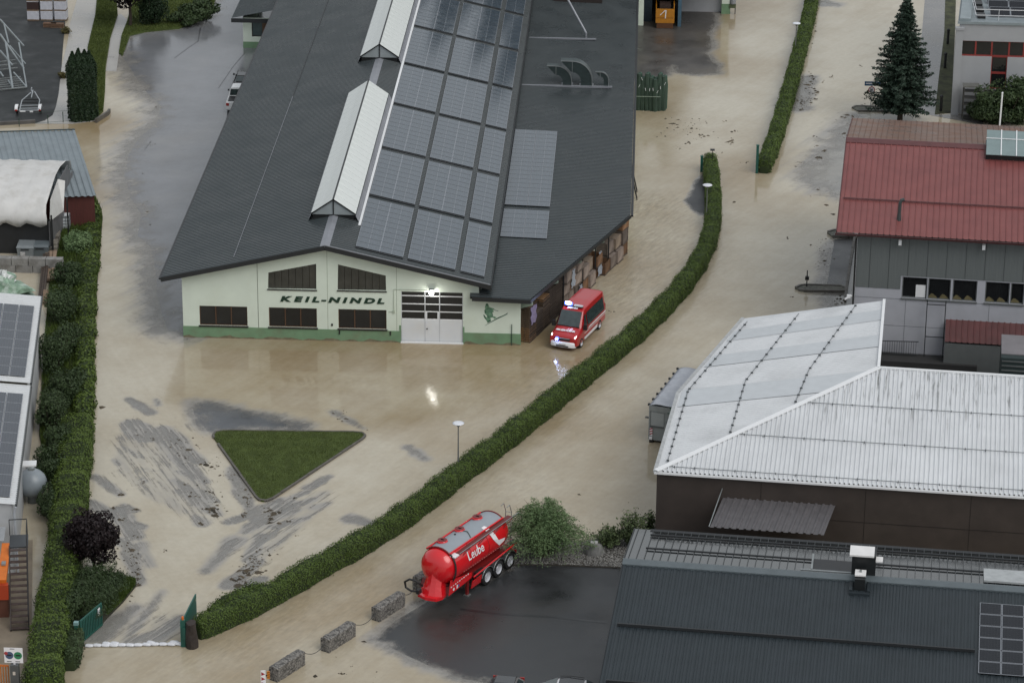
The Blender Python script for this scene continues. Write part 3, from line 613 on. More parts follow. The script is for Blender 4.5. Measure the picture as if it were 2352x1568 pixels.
# ---- solar modules, each 1.65 x 1.0 m
def pvmat(name, c, lines, spec=.9, r0=.06, r1=.18):
    m, t, b = nodes_of(name)
    tc = N(t, 'ShaderNodeTexCoord'); mp = N(t, 'ShaderNodeMapping'); t.links.new(tc.outputs['Object'], mp.inputs[0])
    br = N(t, 'ShaderNodeTexBrick'); br.offset = 0; br.inputs['Scale'].default_value = 1; br.inputs['Mortar Size'].default_value = .006; br.inputs['Brick Width'].default_value = .162; br.inputs['Row Height'].default_value = .162
    br.inputs['Color1'].default_value = (*c, 1); br.inputs['Color2'].default_value = (c[0]*1.25, c[1]*1.25, c[2]*1.25, 1); br.inputs['Mortar'].default_value = (*lines, 1)
    t.links.new(mp.outputs[0], br.inputs['Vector']); t.links.new(br.outputs['Color'], b.inputs['Base Color'])
    b.inputs['Specular IOR Level'].default_value = spec
    t.links.new(ramp(t, noise(t, 1.5, 4), .3, .7, r0, r1), b.inputs['Roughness'])
    return m
m_pv = pvmat('solar_cell_glass', (.05, .066, .082), (.085, .10, .118)); m_pvf = P('module_frame_light', (.30, .32, .35), .35, metal=.3, var=.05); m_pvd = P('module_frame_dark', (.03, .032, .035), .45, var=.05)
def module(w, d, strip=True, fw_=.022, pv=m_pv, allf=False):
    m = MB(); m.box(0, w, 0, d, 0, .035, 2)
    m.add([(fw_, fw_, .036), (w-fw_, fw_, .036), (w-fw_, d-fw_, .036), (fw_, d-fw_, .036)], [(0,1,2,3)], 0)
    m.box(0, fw_, 0, d, .03, .038, 1); m.box(w-fw_, w, 0, d, .03, .038, 1)
    if strip: m.add([(w/2-.008, fw_, .037), (w/2+.008, fw_, .037), (w/2+.008, d-fw_, .037), (w/2-.008, d-fw_, .037)], [(0,1,2,3)], 1)
    if allf: m.box(0, w, 0, fw_, .03, .038, 1); m.box(0, w, d-fw_, d, .03, .038, 1)
    return m.mesh('solar_module', [pv, m_pvf, m_pvd])
mod = module(1.655, .985); ang = math.atan(SLP); spots = []
for r in range(7):
    y0 = .35+r*10.78
    for c0, n in ((2.02, 2), (5.58, 2), (9.20, 1)):
        for k in range(n):
            for j in range(10): spots.append((c0+k*1.66*math.cos(ang), y0+j*.995, 0))
spots.sort(key=lambda s: s[1]); wsp = [(9.9+1.5+k*1.68, 11.15+j*.99+(.9 if j >= 6 else 0)) for k in range(2) for j in range(24)]
for i, (x, y, _) in enumerate(spots[:252]): place('solar_module', mod, hall, loc=(x, y, RZ-SLP*x+.11), rot=(0, ang, 0))
for x, y in wsp: place('solar_module', mod, hall, loc=(x, y, wz(x)+.10), rot=(0, math.atan(.03), 0))
far = MB(); R_ = Matrix.Rotation(ang, 4, 'Y')
for x, y, _ in spots[252:]:
    far.T = Matrix.Translation((x, y, RZ-SLP*x+.11)) @ R_
    w, d = 1.655, .985; far.box(0, w, 0, d, 0, .035, 2); far.add([(.022,.022,.036),(w-.022,.022,.036),(w-.022,d-.022,.036),(.022,d-.022,.036)], [(0,1,2,3)], 0); far.box(0, .022, 0, d, .03, .038, 1); far.box(w-.022, w, 0, d, .03, .038, 1); far.add([(w/2-.008,.022,.037),(w/2+.008,.022,.037),(w/2+.008,d-.022,.037),(w/2-.008,d-.022,.037)], [(0,1,2,3)], 1)
far.build('far_solar_modules', [m_pv, m_pvf, m_pvd], hall, kind='stuff')
for r in range(7):                                             # clamps and rails below each row
    y0 = .35+r*10.78-.14; mb = MB()
    for c0, w in ((2.02, 3.26), (5.58, 3.26), (9.20, 1.63)):
        mb.beam((c0, y0, RZ-SLP*c0+.1), (c0+w, y0, RZ-SLP*(c0+w)+.1), .07, .06)
    mb.build('module_rail', m_pvd, hall)
# ---- roof vents and pipes on the wing
def duct(x, y, w, h, name='duct_elbow'):
    z0 = wz(x); m = MB(); r = w*1.25; rings = []
    def ring(cx, cz, a):                                       # section across the duct, a = heading (0 up .. 90 left)
        ca, sa = math.cos(a), math.sin(a); return [V(cx+ca*w/2, y-w*.5, cz+sa*w/2), V(cx+ca*w/2, y+w*.5, cz+sa*w/2), V(cx-ca*w/2, y+w*.5, cz-sa*w/2), V(cx-ca*w/2, y-w*.5, cz-sa*w/2)]
    hs_ = h-r-w/2
    for z in (0, hs_): rings.append(ring(x, z0+z, 0))
    for k in range(1, 9):
        a = math.pi/2*k/8; rings.append(ring(x-r+r*math.cos(a)*1.0, z0+hs_+r*math.sin(a), a))
    e = rings[-1]; rings.append([e[0]-V(w*1.0, 0, 0), e[1]-V(w*1.0, 0, 0), e[2]-V(.05, 0, 0), e[3]-V(.05, 0, 0)])
    m.loft(rings); o = m.build(name, P('duct_dark_steel', (.055, .075, .075), .35, metal=.5, var=.2, vs=3), hall); fixn(o.data)
    t_ = MB()                                                  # bright folded edge along the back of the bend
    for i in range(len(rings)-1):
        for q_ in (0,): t_.beam(rings[i][q_]-V(0, .02, 0), rings[i+1][q_]-V(0, .02, 0), .06, .06)
    for q_ in (3,): t_.beam(rings[-2][0]-V(0, .02, 0), rings[-2][3]-V(0, .02, 0), .05, .05)
    t_.build('folded_edge', m_galv, o); MB().box(x-w*.62, x+w*.62, y-w*.6, y+w*.6, z0, z0+.1).build('base_flashing', m_flash, o)
duct(-4.3+21.05, 48.4, .95, 2.3); duct(-5.9+21.05, 48.5, .75, 1.75); duct(-2.67+21.05, 48.2, .4, 1.45)
MB().box(11.4, 18.9, 47.75, 47.95, wz(15)+.03, wz(15)+.18).build('roof_flashing', m_flash, hall); MB().box(11.45, 17.3, 61.6, 61.8, wz(15)+.03, wz(15)+.16).build('roof_flashing', m_flash, hall)
MB().tube([(16.4, 62.3, wz(16)), (16.4, 62.3, wz(16)+.5), (12.6, 66, wz(16)+6.2)], .09, 8).build('stay_pipe', m_flash, hall)
MB().box(13.2, 17.6, 73.5, 76, wz(15), wz(15)+.9).build('roof_hatch', P('hatch_dark', (.03, .022, .02), .5), hall)
# ---- green brackets under the wing eave
dd = (V(-.36, 213.4, 0)-V(-7.02, 195.3, 0)).normalized(); nn = V(dd.y, -dd.x, 0); m_brk = P('bracket_green', (.30, .38, .31), .7, var=.1)
for s in (.35, 5.0, 9.4, 13.9, 18.3):
    p = DG0+dd*s; MB().prism([(p.x, p.y, 3.36), (p.x+nn.x*1.1, p.y+nn.y*1.1, 3.33), (p.x+nn.x*1.1, p.y+nn.y*1.1, 2.95), (p.x, p.y, 2.5)], dd*.12).build('eave_bracket', m_brk, hall)

# brown splash line the water left on the plinth
mb = MB()
for x0, x1, yy in ((xl-.02, DR[0][0]-.14, -.034), (DR[1][0]+.1, xr+.02, -.034)):
    n = int((x1-x0)/.2); pts = [(x0+(x1-x0)*k/n, .10+.06*math.sin(k*.9)+.05*math.sin(k*.37+2)+random.uniform(-.03, .05)) for k in range(n+1)]
    for (a, za), (c, zc) in zip(pts[:-1], pts[1:]): mb.add([(a, yy, -.1), (c, yy, -.1), (c, yy, zc), (a, yy, za)], [(0,1,2,3)])
mb.build('mud_line', P('dried_mud', (.17, .15, .095), .8, var=.3, vs=3), hall)
# ================================================================ RIGHT-HAND BUILDINGS
RA = -.0997
def onwall(fr, px, y=0.0):
    "photo point on the frame's plane y=const -> (u, z) in the frame"
    n = V(-fr.s, fr.c, 0); d0 = n.dot(fr.o)+y; p = fr.L(PL(px[0], px[1], n, d0)); return p.x, p.z
def corr(lines, h, prof=((0, 0), (.30, 0), (.40, 1), (.62, 1), (.72, 0)), mb=None):
    "sheet between two edge functions: lines(t)->(a,b) end points for t stepping by pitch"
    mb = mb or MB(); A, B = [], []
    for t, up_ in lines:
        A.append(t[0]+V(0, 0, h*up_)); B.append(t[1]+V(0, 0, h*up_))
    n = len(A); mb.add(A+B, [(i, i+1, n+i+1, n+i) for i in range(n-1)]); return mb
def ribs(t0, t1, pitch, prof=((0, 0), (.30, 0), (.40, 1), (.62, 1), (.72, 0))):
    t = t0
    while t < t1:
        for f, u in prof:
            if t+f*pitch <= t1: yield t+f*pitch, u
        t += pitch
    yield t1, 0
# ---------------------------------------------------------------- white-roofed warehouse
m_wroof = P('white_roof_sheet', (.60, .615, .63), .38, var=.06, vs=.4, dirt=(.38, .39, .40), dscale=.25, damt=.5, spec=.45)
mw, t, b = nodes_of('white_ribbed_roof_streaked')
fs = noise(t, 1.0, 6, .7, stretch=(4.2, .16, 1)); fs2 = noise(t, 1.0, 5, .7, stretch=(9, .35, 1)); fb = noise(t, .3, 4)
tcn = N(t, 'ShaderNodeTexCoord'); sx_ = N(t, 'ShaderNodeSeparateXYZ'); t.links.new(tcn.outputs['Object'], sx_.inputs[0])
topw = ramp(t, sx_.outputs[1], 5, 12.4, .15, 1)
stk = math2(t, 'MULTIPLY', math2(t, 'ADD', ramp(t, fs, .55, .66, 0, 1), ramp(t, fs2, .57, .66, 0, .8)), topw); stk.node.use_clamp = True
t.links.new(mixc(t, stk, mixc(t, 1.0, (.62, .635, .65), ramp(t, fb, .3, .7, .92, 1.06), 'MULTIPLY'), (.10, .105, .10)), b.inputs['Base Color']); b.inputs['Roughness'].default_value = .4
m_wstreak = mw
m_brwall = P('brown_cladding', (.048, .038, .033), .5, var=.18, vs=.7, dirt=(.07, .056, .047), dscale=.5, damt=.5)
h0, h1 = 5.0, 7.2
WO = G(1506, 1082, h0); WO.z = 0; WF = Fr(WO, RA)
wh = thing('warehouse', 'white metal roofed warehouse bent around a dark courtyard, brown front wall', 'building', WO, RA)
EB = WF.L(G(1558, 903, h0)); EF = WF.L(G(1708, 731, h0)); HP = WF.L(G(2017, 846, h1)); HF = WF.L(G(2030, 690, h1)); XE = 30.0
def eaveX(y): return EB.x*y/EB.y if y < EB.y else EB.x+(EF.x-EB.x)*(y-EB.y)/(EF.y-EB.y)
def highX(y): return HP.x*y/HP.y if y < HP.y else HP.x+(HF.x-HP.x)*(y-HP.y)/(HF.y-HP.y)
sA = (h1-h0)/HP.y
def lineA(y):
    yf = y; xa = eaveX(y); xb = highX(y); zb = h0+sA*y if y < HP.y else h1
    return V(xa, y, h0), V(xb, y, zb)
YA = min(EF.y, HF.y)
corr([(lineA(max(.02, y)), u) for y, u in ribs(.02, YA, .30)], .035, mb=(mba := MB()))
mba.poly([V(*lineA(YA)[0]), V(EF.x, EF.y, h0), V(HF.x, HF.y, h1), V(*lineA(YA)[1])])
oA = mba.build('left_roof', m_wroof, wh); fixn(oA.data)
oA.data.flip_normals() if oA.data.polygons[5].normal.z < 0 else None
def lineB(x):
    yh = HP.y*x/HP.x if x < HP.x else HP.y; return V(x, 0, h0), V(x, yh, h0+sA*yh)
oB = corr([(lineB(max(.02, x)), u) for x, u in ribs(.02, XE, .272)], .08).build('front_roof', m_wstreak, wh)
# translucent bands on the left roof
m_band = P('grey_light_band', (.50, .525, .545), .3, var=.06)
for ya, yb in ((9.6, 12.3), (16.2, 18.2), (20.8, 22.6)):
    if yb < YA:
        mb = MB(); n = 6
        for k in range(n):
            y, y2 = ya+(yb-ya)*k/n, ya+(yb-ya)*(k+1)/n; a0, b0 = lineA(y); a1, b1 = lineA(y2); e = V(0, 0, .042)
            mb.poly([a0.lerp(b0, .02)+e, b0.lerp(a0, .01)+e, b1.lerp(a1, .01)+e, a1.lerp(b1, .02)+e])
        mb.build('light_band', m_band, wh)
mb = MB(); mb.beam(V(0, 0, h0+.06), V(HP.x, HP.y, h1+.06), .34, .07); mb.build('hip_cap', m_white, wh)
mb = MB(); mb.beam(V(HP.x, HP.y, h1+.07), V(XE, HP.y, h1+.07), .16, .12); mb.build('ridge_trim', m_white, wh)
mb = MB(); mb.beam(V(HP.x, HP.y, h1+.05), V(HF.x, HF.y, h1+.05), .18, .12); mb.build('ridge_trim', m_white, wh)
mb = MB(); mb.box(-.1, XE, -.10, .04, h0-.14, h0-.02); mb.build('front_gutter', m_white, wh)
for a, b2 in ((V(-.06, -.06, h0), V(EB.x-.06, EB.y, h0)), (V(EB.x-.06, EB.y, h0), V(EF.x-.06, EF.y, h0))): MB().beam(a, b2, .2, .14).build('side_gutter', P('gutter_grey', (.42, .43, .43), .4, metal=.3, var=.2, vs=3), wh)
mb = MB()
mb.poly([(.05, .12, -.3), (XE, .12, -.3), (XE, .12, h0-.03), (.05, .12, h0-.03)]); mb.poly([(.05, .12, -.3), (.05, .12, h0-.03), (EB.x+.1, EB.y, h0-.03), (EB.x+.1, EB.y, -.3)]); mb.poly([(EB.x+.1, EB.y, -.3), (EB.x+.1, EB.y, h0-.03), (EF.x+.1, EF.y, h0-.03), (EF.x+.1, EF.y, -.3)])
mb.poly([(EF.x+.1, EF.y, -.3), (EF.x+.1, EF.y, h0-.03), (HF.x-.1, HF.y-.05, h1-.05), (HF.x-.1, HF.y-.05, -.3)]); mb.poly([(HF.x-.1, HF.y, -.3), (HF.x-.1, HF.y, h1-.04), (HP.x-.1, HP.y, h1-.04), (HP.x-.1, HP.y, -.3)]); mb.poly([(HP.x-.1, HP.y-.1, -.3), (HP.x-.1, HP.y-.1, h1-.04), (XE, HP.y-.1, h1-.04), (XE, HP.y-.1, -.3)])
mb.build('wall', m_brwall, wh)
mb = MB()
for x in np.arange(6.2, XE, 6.1): mb.box(x-.015, x+.015, .11, .13, 0, h0-.1)
mb.box(6.5, XE, .105, .13, 2.55, 2.58); mb.build('wall_joint', P('brown_joint', (.015, .011, .009), .6), wh)
m_guard = P('snow_guard_steel', (.10, .11, .115), .4, metal=.5, var=.2)
def guard(pts, step, par, clip=(.04, .12, .05)):
    g_ = MB(); acc = 0
    for a, b2 in zip(pts[:-1], pts[1:]): g_.tube([a, b2], .02, 5)
    o = g_.build('snow_guard', m_guard, par); cm = MB(); d = 0.
    for a, b2 in zip(pts[:-1], pts[1:]):
        L_ = (b2-a).length; s = step-d if d else .3
        while s < L_:
            p = a.lerp(b2, s/L_); cm.box(p.x-clip[0]/2, p.x+clip[0]/2, p.y-clip[1]/2, p.y+clip[1]/2, p.z-.06, p.z+clip[2]); s += step
        d = 0
    cm.build('guard_clips', m_guard, o, kind='stuff'); return o
for yy in (.45, 4.3, 8.2):
    xs = HP.x*yy/HP.y+.3; guard([V(xs, yy, h0+sA*yy+.1), V(XE, yy, h0+sA*yy+.1)], 1.19, wh)
for off in (.55, 3.9, 7.6):
    pts = []
    for y in (off*HP.y/HP.x+.4, EB.y+.2*off, YA-.2):
        a, b2 = lineA(y); s = off/max(1e-3, (b2.x-a.x)); p = a.lerp(b2, min(.95, s)); pts.append(p+V(0, 0, .1))
    guard(pts, 1.05, wh, (.16, .035, .04))
# canopy on the brown wall
ct = [onwall(WF, (1660, 1141), .12), onwall(WF, (1918, 1160), .12)]; cz = (ct[0][1]+ct[1][1])/2
can = MB(); L_ = []
cl = lambda x: (V(x, .08, cz), V(x-.5, -2.9, cz-.55))
oC = corr([(cl(x), u) for x, u in ribs(ct[0][0], ct[1][0], .43, ((0, 0), (.52, 0), (.6, 1), (.86, 1), (.94, 0)))], .06).build('canopy', P('grey_canopy_sheet', (.10, .095, .10), .45, var=.15, vs=2), wh)
MB().beam(cl(ct[0][0]-.05)[0]+V(0, 0, .6), cl(ct[0][0]-.05)[1]+V(0, 0, .03), .05, .05).build('canopy_stay', m_galv, oC)
# ---------------------------------------------------------------- dark-roofed workshop in the foreground
m_droof = P('blue_grey_roof_sheet', (.024, .032, .037), .42, var=.14, vs=.6, spec=.35, dirt=(.03, .038, .046), dscale=.5, damt=.5)
m_dwet = P('wet_back_roof_sheet', (.016, .019, .02), .07, var=.2, vs=.8, spec=.5, rvar=.03); m_dwet.node_tree.nodes['Principled BSDF'].inputs['IOR'].default_value = 2.3
HR = 4.6; DO = G(1432, 1287, HR); DO.z = 0; DF = Fr(DO, RA)
dk = thing('workshop', 'low workshop with blue-grey ribbed metal roof, square chimneys and solar modules', 'building', DO, RA)
sD = .15; YB_ = 7.1; YFr = -24.0
bk = DF.L(G(1487, 1218, HR-sD*6.6)); XR = 27.0
# front slope ribs run down the slope
oF = corr([((V(x-.02, 0, HR), V(x-.02, YFr, HR+sD*YFr)), u) for x, u in ribs(0, XR, .355, ((0, 0), (.1, .55), (.46, .55), (.52, 1), (.6, 1), (.66, 0)))], .05).build('front_roof', m_droof, dk); oF.data.flip_normals()
oK = MB().add([(0, .12, HR-.02), (XR, .12, HR-.02), (XR, bk.y, HR-sD*bk.y), (0, bk.y, HR-sD*bk.y)], [(0,1,2,3)]).build('back_roof', m_dwet, dk)
seam_me = MB().beam((0, .14, HR+.0), (0, bk.y, HR-sD*bk.y+.02), .04, .07).mesh('standing_seam', [P('seam_dark', (.03, .034, .036), .4)])
for k in range(61): place('standing_seam', seam_me, oK, loc=(.2+k*.44, 0, 0))
MB().prism([(-.04, -.45, HR+.03), (-.04, 0, HR+.13), (-.04, .16, HR+.10), (-.04, .16, HR-.05), (-.04, -.45, HR-.12)], (XR, 0, 0)).build('ridge_cap', P('ridge_cap_grey', (.095, .115, .125), .4, var=.12), dk)
mb = MB(); mb.box(.1, XR, bk.y-.6, bk.y-.5, -.3, 3.2); mb.poly([(.12, YFr+.5, -.3), (.12, bk.y-.5, -.3), (.12, bk.y-.5, HR-sD*bk.y-.1), (.12, 0, HR-.15), (.12, YFr+.5, HR+sD*(YFr+.5)-.15)]); mb.box(.1, XR, YFr+.4, YFr+.5, -.3, HR+sD*YFr-.1); mb.build('wall', P('grey_workshop_wall', (.2, .2, .2), .7), dk)
mb = MB(); mb.beam((-.03, YFr, HR+sD*YFr-.02), (-.03, 0, HR-.02), .06, .18); mb.beam((-.03, .1, HR-.04), (-.03, bk.y, HR-sD*bk.y-.04), .06, .16); mb.build('verge_trim', m_fasc, dk)
for px in ((1404, 1433), (1378, 1563)):
    lo, hi = YFr, 0
    for _ in range(40):
        m_ = (lo+hi)/2; p = DF.Wd(V(.3, m_, HR+sD*m_+.1))
        if PXY(p)[1] > px[1]: lo = m_
        else: hi = m_
    x1_ = 19.4
    MB().box(.35, x1_, m_-.06, m_+.06, HR+sD*m_+.04, HR+sD*m_+.2).build('snow_guard', m_fasc, dk)
for yy in (2.35, 4.9): MB().box(1.0, XR, yy-.05, yy+.05, HR-sD*yy+.05, HR-sD*yy+.13).build('snow_guard', m_fasc, dk)
MB().box(.9, XR, bk.y-.35, bk.y-.05, HR-sD*bk.y+.0, HR-sD*bk.y+.08).build('eave_gutter', m_fasc, dk)
# chimneys
def onroofF(px): n = V(0, 0, 1); p = None; lo, hi = YFr, 0; return p
c0 = DF.L(G(*zQ(915, 660), HR)); m_chb = P('chimney_black', (.012, .014, .015), .4, var=.15); m_chw = P('chimney_white_cap', (.72, .71, .70), .5, var=.08)
ch = MB().box(c0.x-.68, c0.x+.62, .15, 1.35, HR-.35, HR+1.25).build('chimney', m_chb, dk)
MB().box(c0.x-.82, c0.x+.52, .0, 1.2, HR+1.26, HR+1.36).build('cap', m_chw, ch)
MB().box(c0.x+.45, c0.x+1.0, .2, .8, HR+.9, HR+.97).build('cap', m_chw, ch)
ch = MB().prism([(c0.x-.45, -.2, HR-.3), (c0.x+.12, -.2, HR-.3), (c0.x+.12, -1.25, HR-.35), (c0.x-.45, -1.25, HR-.35)], (0, 0, .85)).build('chimney', m_chb, dk)
MB().box(c0.x-.46, c0.x+.14, -1.0, -.3, HR+.56, HR+.64).build('cap', m_chw, ch); MB().tube([(c0.x-.16, -.6, HR+.65), (c0.x-.16, -.6, HR+.75)], .07, 8).build('flue', m_galv, ch)
MB().box(c0.x-.72, c0.x+.4, -1.75, -1.55, HR-.32, HR-.1).box(c0.x-.72, c0.x-.55, -1.55, -.2, HR-.25, HR+.0).box(c0.x+.25, c0.x+.4, -1.55, -.2, HR-.25, HR+.0).build('chimney_base', m_droof, dk)
hx = DF.L(G(*zQ(680, 600), HR-.2)).x; ht = MB().box(hx-1.35, hx+1.35, .7, 2.1, HR-.25, HR-.07).build('roof_hatch', P('hatch_black', (.006, .006, .007), .3), dk)
MB().box(hx-2.0, hx+1.4, .45, .6, HR-.12, HR+.02).box(hx-1.45, hx-1.35, .6, 2.5, HR-.2, HR+.06).build('hatch_frame', m_galv, ht)
MB().prism([(DF.L(G(*zQ(1990, 690), HR-.2)).x, .5, HR+.02), (XR, .5, HR+.02), (XR, 2.6, HR-.28), (DF.L(G(*zQ(1990, 690), HR-.2)).x, 2.6, HR-.28)], (0, 0, .12)).build('light_panel', P('wavy_light_panel', (.36, .38, .385), .25, var=.2, vs=2, bump=.6, bs=4), dk)
# solar modules on the workshop
q0 = onx = None
lo, hi = YFr, 0.
def slopeY(px):
    n = V(0, 0, 1); fr = DF; nn_ = V(-(-sD)*fr.s*-1, 0, 0)
    # plane z = HR + sD*y_local  ->  -sD*yl + z = HR
    n = V(sD*fr.s, -sD*fr.c, 1); d0 = HR+n.x*fr.o.x+n.y*fr.o.y; p = fr.L(PL(px[0], px[1], n, d0)); return p
tl = slopeY(zQ(2000, 866)); bl = slopeY(zQ(1942, 1495)); tr_ = slopeY(zQ(2198, 884))
mwid = tr_.x-tl.x; nrow = 6; mh = (tl.y-bl.y)/nrow
m_pv2 = pvmat('dark_cell_glass', (.012, .014, .018), (.03, .033, .038), .3, .2, .35); md2 = module(mwid-.03, mh-.025, False, .03, m_pv2, True); aD = math.atan(sD)
for k in range(4):
    for j in range(nrow):
        y = bl.y+j*mh; place('solar_module', md2, dk, loc=(bl.x+k*mwid, y, HR+sD*y+.1), rot=(aD, 0, 0))
# ---------------------------------------------------------------- red-roofed works building
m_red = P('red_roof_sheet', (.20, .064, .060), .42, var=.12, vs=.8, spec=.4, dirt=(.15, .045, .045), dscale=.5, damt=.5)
m_rbk = P('red_back_reflection_brown', (.125, .05, .022), .34, var=.35, vs=.6, spec=.25, rvar=.1)  # brown base colour stands in for the reflection on the back slope
EH, RHH = 9.3, 11.9; RO = G(1921, 533, EH); RO.z = 0; RF = Fr(RO, RA)
rb = thing('red_roof_works', 'two-storey works building with red ribbed metal roof and grey panel walls', 'building', RO, RA)
rg = RF.L(G(1947, 319, RHH)); ry = rg.y; be = RF.L(G(1973, 272, EH)).y; XRR = 24.
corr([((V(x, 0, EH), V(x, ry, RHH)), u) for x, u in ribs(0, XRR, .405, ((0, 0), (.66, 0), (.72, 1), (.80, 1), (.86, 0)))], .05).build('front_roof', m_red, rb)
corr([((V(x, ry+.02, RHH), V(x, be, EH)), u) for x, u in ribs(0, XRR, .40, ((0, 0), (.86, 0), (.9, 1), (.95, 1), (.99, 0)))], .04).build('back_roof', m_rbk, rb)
MB().prism([(-.05, ry-.55, RHH-.06), (-.05, ry, RHH+.1), (-.05, ry+.2, RHH+.05), (-.05, ry+.2, RHH-.05), (-.05, ry-.55, RHH-.12)], (11.55, 0, 0)).build('ridge_cap', P('ridge_dark_red', (.10, .032, .032), .45, var=.2), rb)
mb = MB(); mb.beam((-.02, 0, EH), (-.02, ry, RHH), .06, .2); mb.beam((-.02, ry, RHH), (-.02, be, EH), .06, .18); mb.build('verge_trim', P('dark_red_trim', (.07, .02, .02), .5), rb)
sgl = slope = (RHH-EH)/ry
lo, hi = 0., ry
for _ in range(40):
    m_ = (lo+hi)/2
    if PXY(RF.Wd(V(.2, m_, EH+sgl*m_)))[1] > zN(730, 207)[1]: lo = m_
    else: hi = m_
MB().box(.2, XRR, m_-.03, m_+.03, EH+sgl*m_+.06, EH+sgl*m_+.10).box(.2, XRR, m_-.14, m_-.09, EH+sgl*m_+.05, EH+sgl*m_+.09).build('snow_guard', P('red_guard', (.10, .03, .03), .4), rb)
gx_ = RF.L(G(*zN(1240, 300), EH+1.2)); mb = MB(); zz = EH+sgl*gx_.y
mb.tube([(gx_.x, gx_.y, zz-.1), (gx_.x, gx_.y, zz+.5), (gx_.x+.02, gx_.y, zz+1.2), (gx_.x+.1, gx_.y, zz+1.42), (gx_.x+.3, gx_.y, zz+1.48)], [.17, .12, .12, .12, .12], 10); mb.build('vent_pipe', P('vent_dark', (.05, .06, .06), .4), rb)
# front wall
WY = .75
def rw(f, x, y): return onwall(RF, f(x, y), WY)
zcl = rw(zN, 900, 995)[1]; uL = rw(zN, 850, 900)[0]
m_clad = P('grey_green_cladding', (.135, .15, .15), .5, var=.08, vs=1.5, bump=.4, bs=15, stretch=(6, 1, .2)); m_pan = P('pale_concrete_panel', (.40, .41, .45), .7, var=.06, vs=1, dirt=(.3, .31, .33), dscale=.4, damt=.4)
win = [(1268, 905, 1480, 1100), (1500, 925, 1690, 1112), (1720, 935, 1925, 1130), (2010, 960, 2215, 1148), (2238, 968, 2345, 1155)]
wins = []
for x0, y0, x1, y1 in win:
    a = rw(zN, x0, y0); c = rw(zN, x1, y1); wins.append([(a[0], c[1]), (c[0], c[1]), (c[0], a[1]), (a[0], a[1])])
zt = max(w[2][1] for w in wins); zb = min(w[0][1] for w in wins)
for w in wins: w[0] = (w[0][0], zb); w[1] = (w[1][0], zb); w[2] = (w[2][0], zt); w[3] = (w[3][0], zt)
x_ = wins[-1][1][0]+1.0
while x_ < XRR-3: wins.append([(x_, zb), (x_+2.2, zb), (x_+2.2, zt), (x_, zt)]); x_ += 2.5
mb = MB(); mb.wall([(uL, -.3), (XRR, -.3), (XRR, EH-.05), (uL, EH-.05)], wins, lambda u, v, w: (u, WY+w, v), .25); mb.poly([(uL, WY, -.3), (uL, WY, EH), (uL, ry, RHH-.1), (uL, be-.5, EH), (uL, be-.5, -.3)]); mb.box(uL, XRR, be-.6, be-.5, -.3, EH-.1); mb.build('wall', m_pan, rb)
cl_ = MB(); cl_.wall([(uL-.01, zcl), (wins[0][0][0]-.12, zcl), (wins[0][0][0]-.12, zt+.08), (XRR, zt+.08), (XRR, EH-.06), (uL-.01, EH-.06)], [], lambda u, v, w: (u, WY-.03, v)); cl = cl_.build('cladding', m_clad, rb)
mb = MB()
for x in np.arange(uL+.9, XRR, 1.28): mb.box(x-.012, x+.012, WY-.045, WY-.031, zcl if x < wins[0][0][0] else zt+.1, EH-.1)
mb.build('cladding_joint', P('cladding_joint', (.05, .055, .056), .6), cl)
mb = MB()
for x in np.arange(uL+3.45, XRR, 5.6): mb.box(x-.012, x+.012, WY-.012, WY+.01, 0, zb-.05)
for z in (zb-.1, zb-2.05, zb-4.0): mb.box(uL, XRR, WY-.012, WY+.01, z-.012, z+.012)
mb.build('panel_joint', P('panel_joint', (.16, .17, .18), .7), rb)
m_wfr = P('grey_window_frame', (.12, .13, .13), .5, var=.05); m_yel = P('yellow_goods', (.12, .10, .045), .7, var=.4, vs=4)
for i, w in enumerate(wins):
    L_, R_, B_, T_ = w[0][0], w[1][0], w[0][1], w[2][1]; f_ = .07; m = MB()
    m.box(L_, R_, WY+.1, WY+.2, B_, B_+f_).box(L_, R_, WY+.1, WY+.2, T_-f_, T_).box(L_, L_+f_, WY+.1, WY+.2, B_+f_, T_-f_).box(R_-f_, R_, WY+.1, WY+.2, B_+f_, T_-f_)
    o = m.build('window', m_wfr, rb); MB().box(L_+f_, R_-f_, WY+.16, WY+.17, B_+f_, T_-f_).build('pane', m_glass, o); MB().box(L_-.05, R_+.05, WY-.08, WY+.09, B_-.1, B_-.003).build('sill', m_wfr, o)
    if i in (1, 2, 3, 4):
        mm = MB()
        for dx in (.35, 1.1): mm.add([(L_+dx-.3, WY+.13, B_+f_), (L_+dx+.3, WY+.13, B_+f_), (L_+dx+.22, WY+.14, B_+.2), (L_+dx+.0, WY+.145, B_+.36), (L_+dx-.12, WY+.145, B_+.38), (L_+dx-.25, WY+.14, B_+.22)], [(0, 1, 2, 3, 4, 5)])
        mm.build('yellow_goods', m_yel, o)
    if i == 0: MB().box(R_-.75, R_-.1, WY+.11, WY+.14, B_+f_, B_+.95).build('white_blind', m_white, o)
for x, y in ((1245, 603), (1993, 645)):
    u, v = onwall(RF, zN(x, y), .2); MB().box(u-.1, u+.1, .15, .45, v-.16, v+.2).build('wall_lamp', m_white, rb)
MB().box(-.1, XRR, -.16, -.02, EH-.16, EH-.04).build('gutter', P('dark_red_gutter', (.05, .016, .016), .4), rb); MB().tube([(uL-.1, WY-.1, -.2), (uL-.1, WY-.1, EH-.6), (uL+.05, -.1, EH-.15)], .06, 8).build('downpipe', m_black_, rb)
cm_ = MB(); u, v = rw(zN, 800, 1072); cm_.box(u-.22, u+.02, WY-.3, WY-.1, v-.1, v+.12).beam((u-.35, WY-.4, v-.15), (u+.1, WY-.2, v+.1), .1, .1); cm_.build('security_camera', m_white, rb)
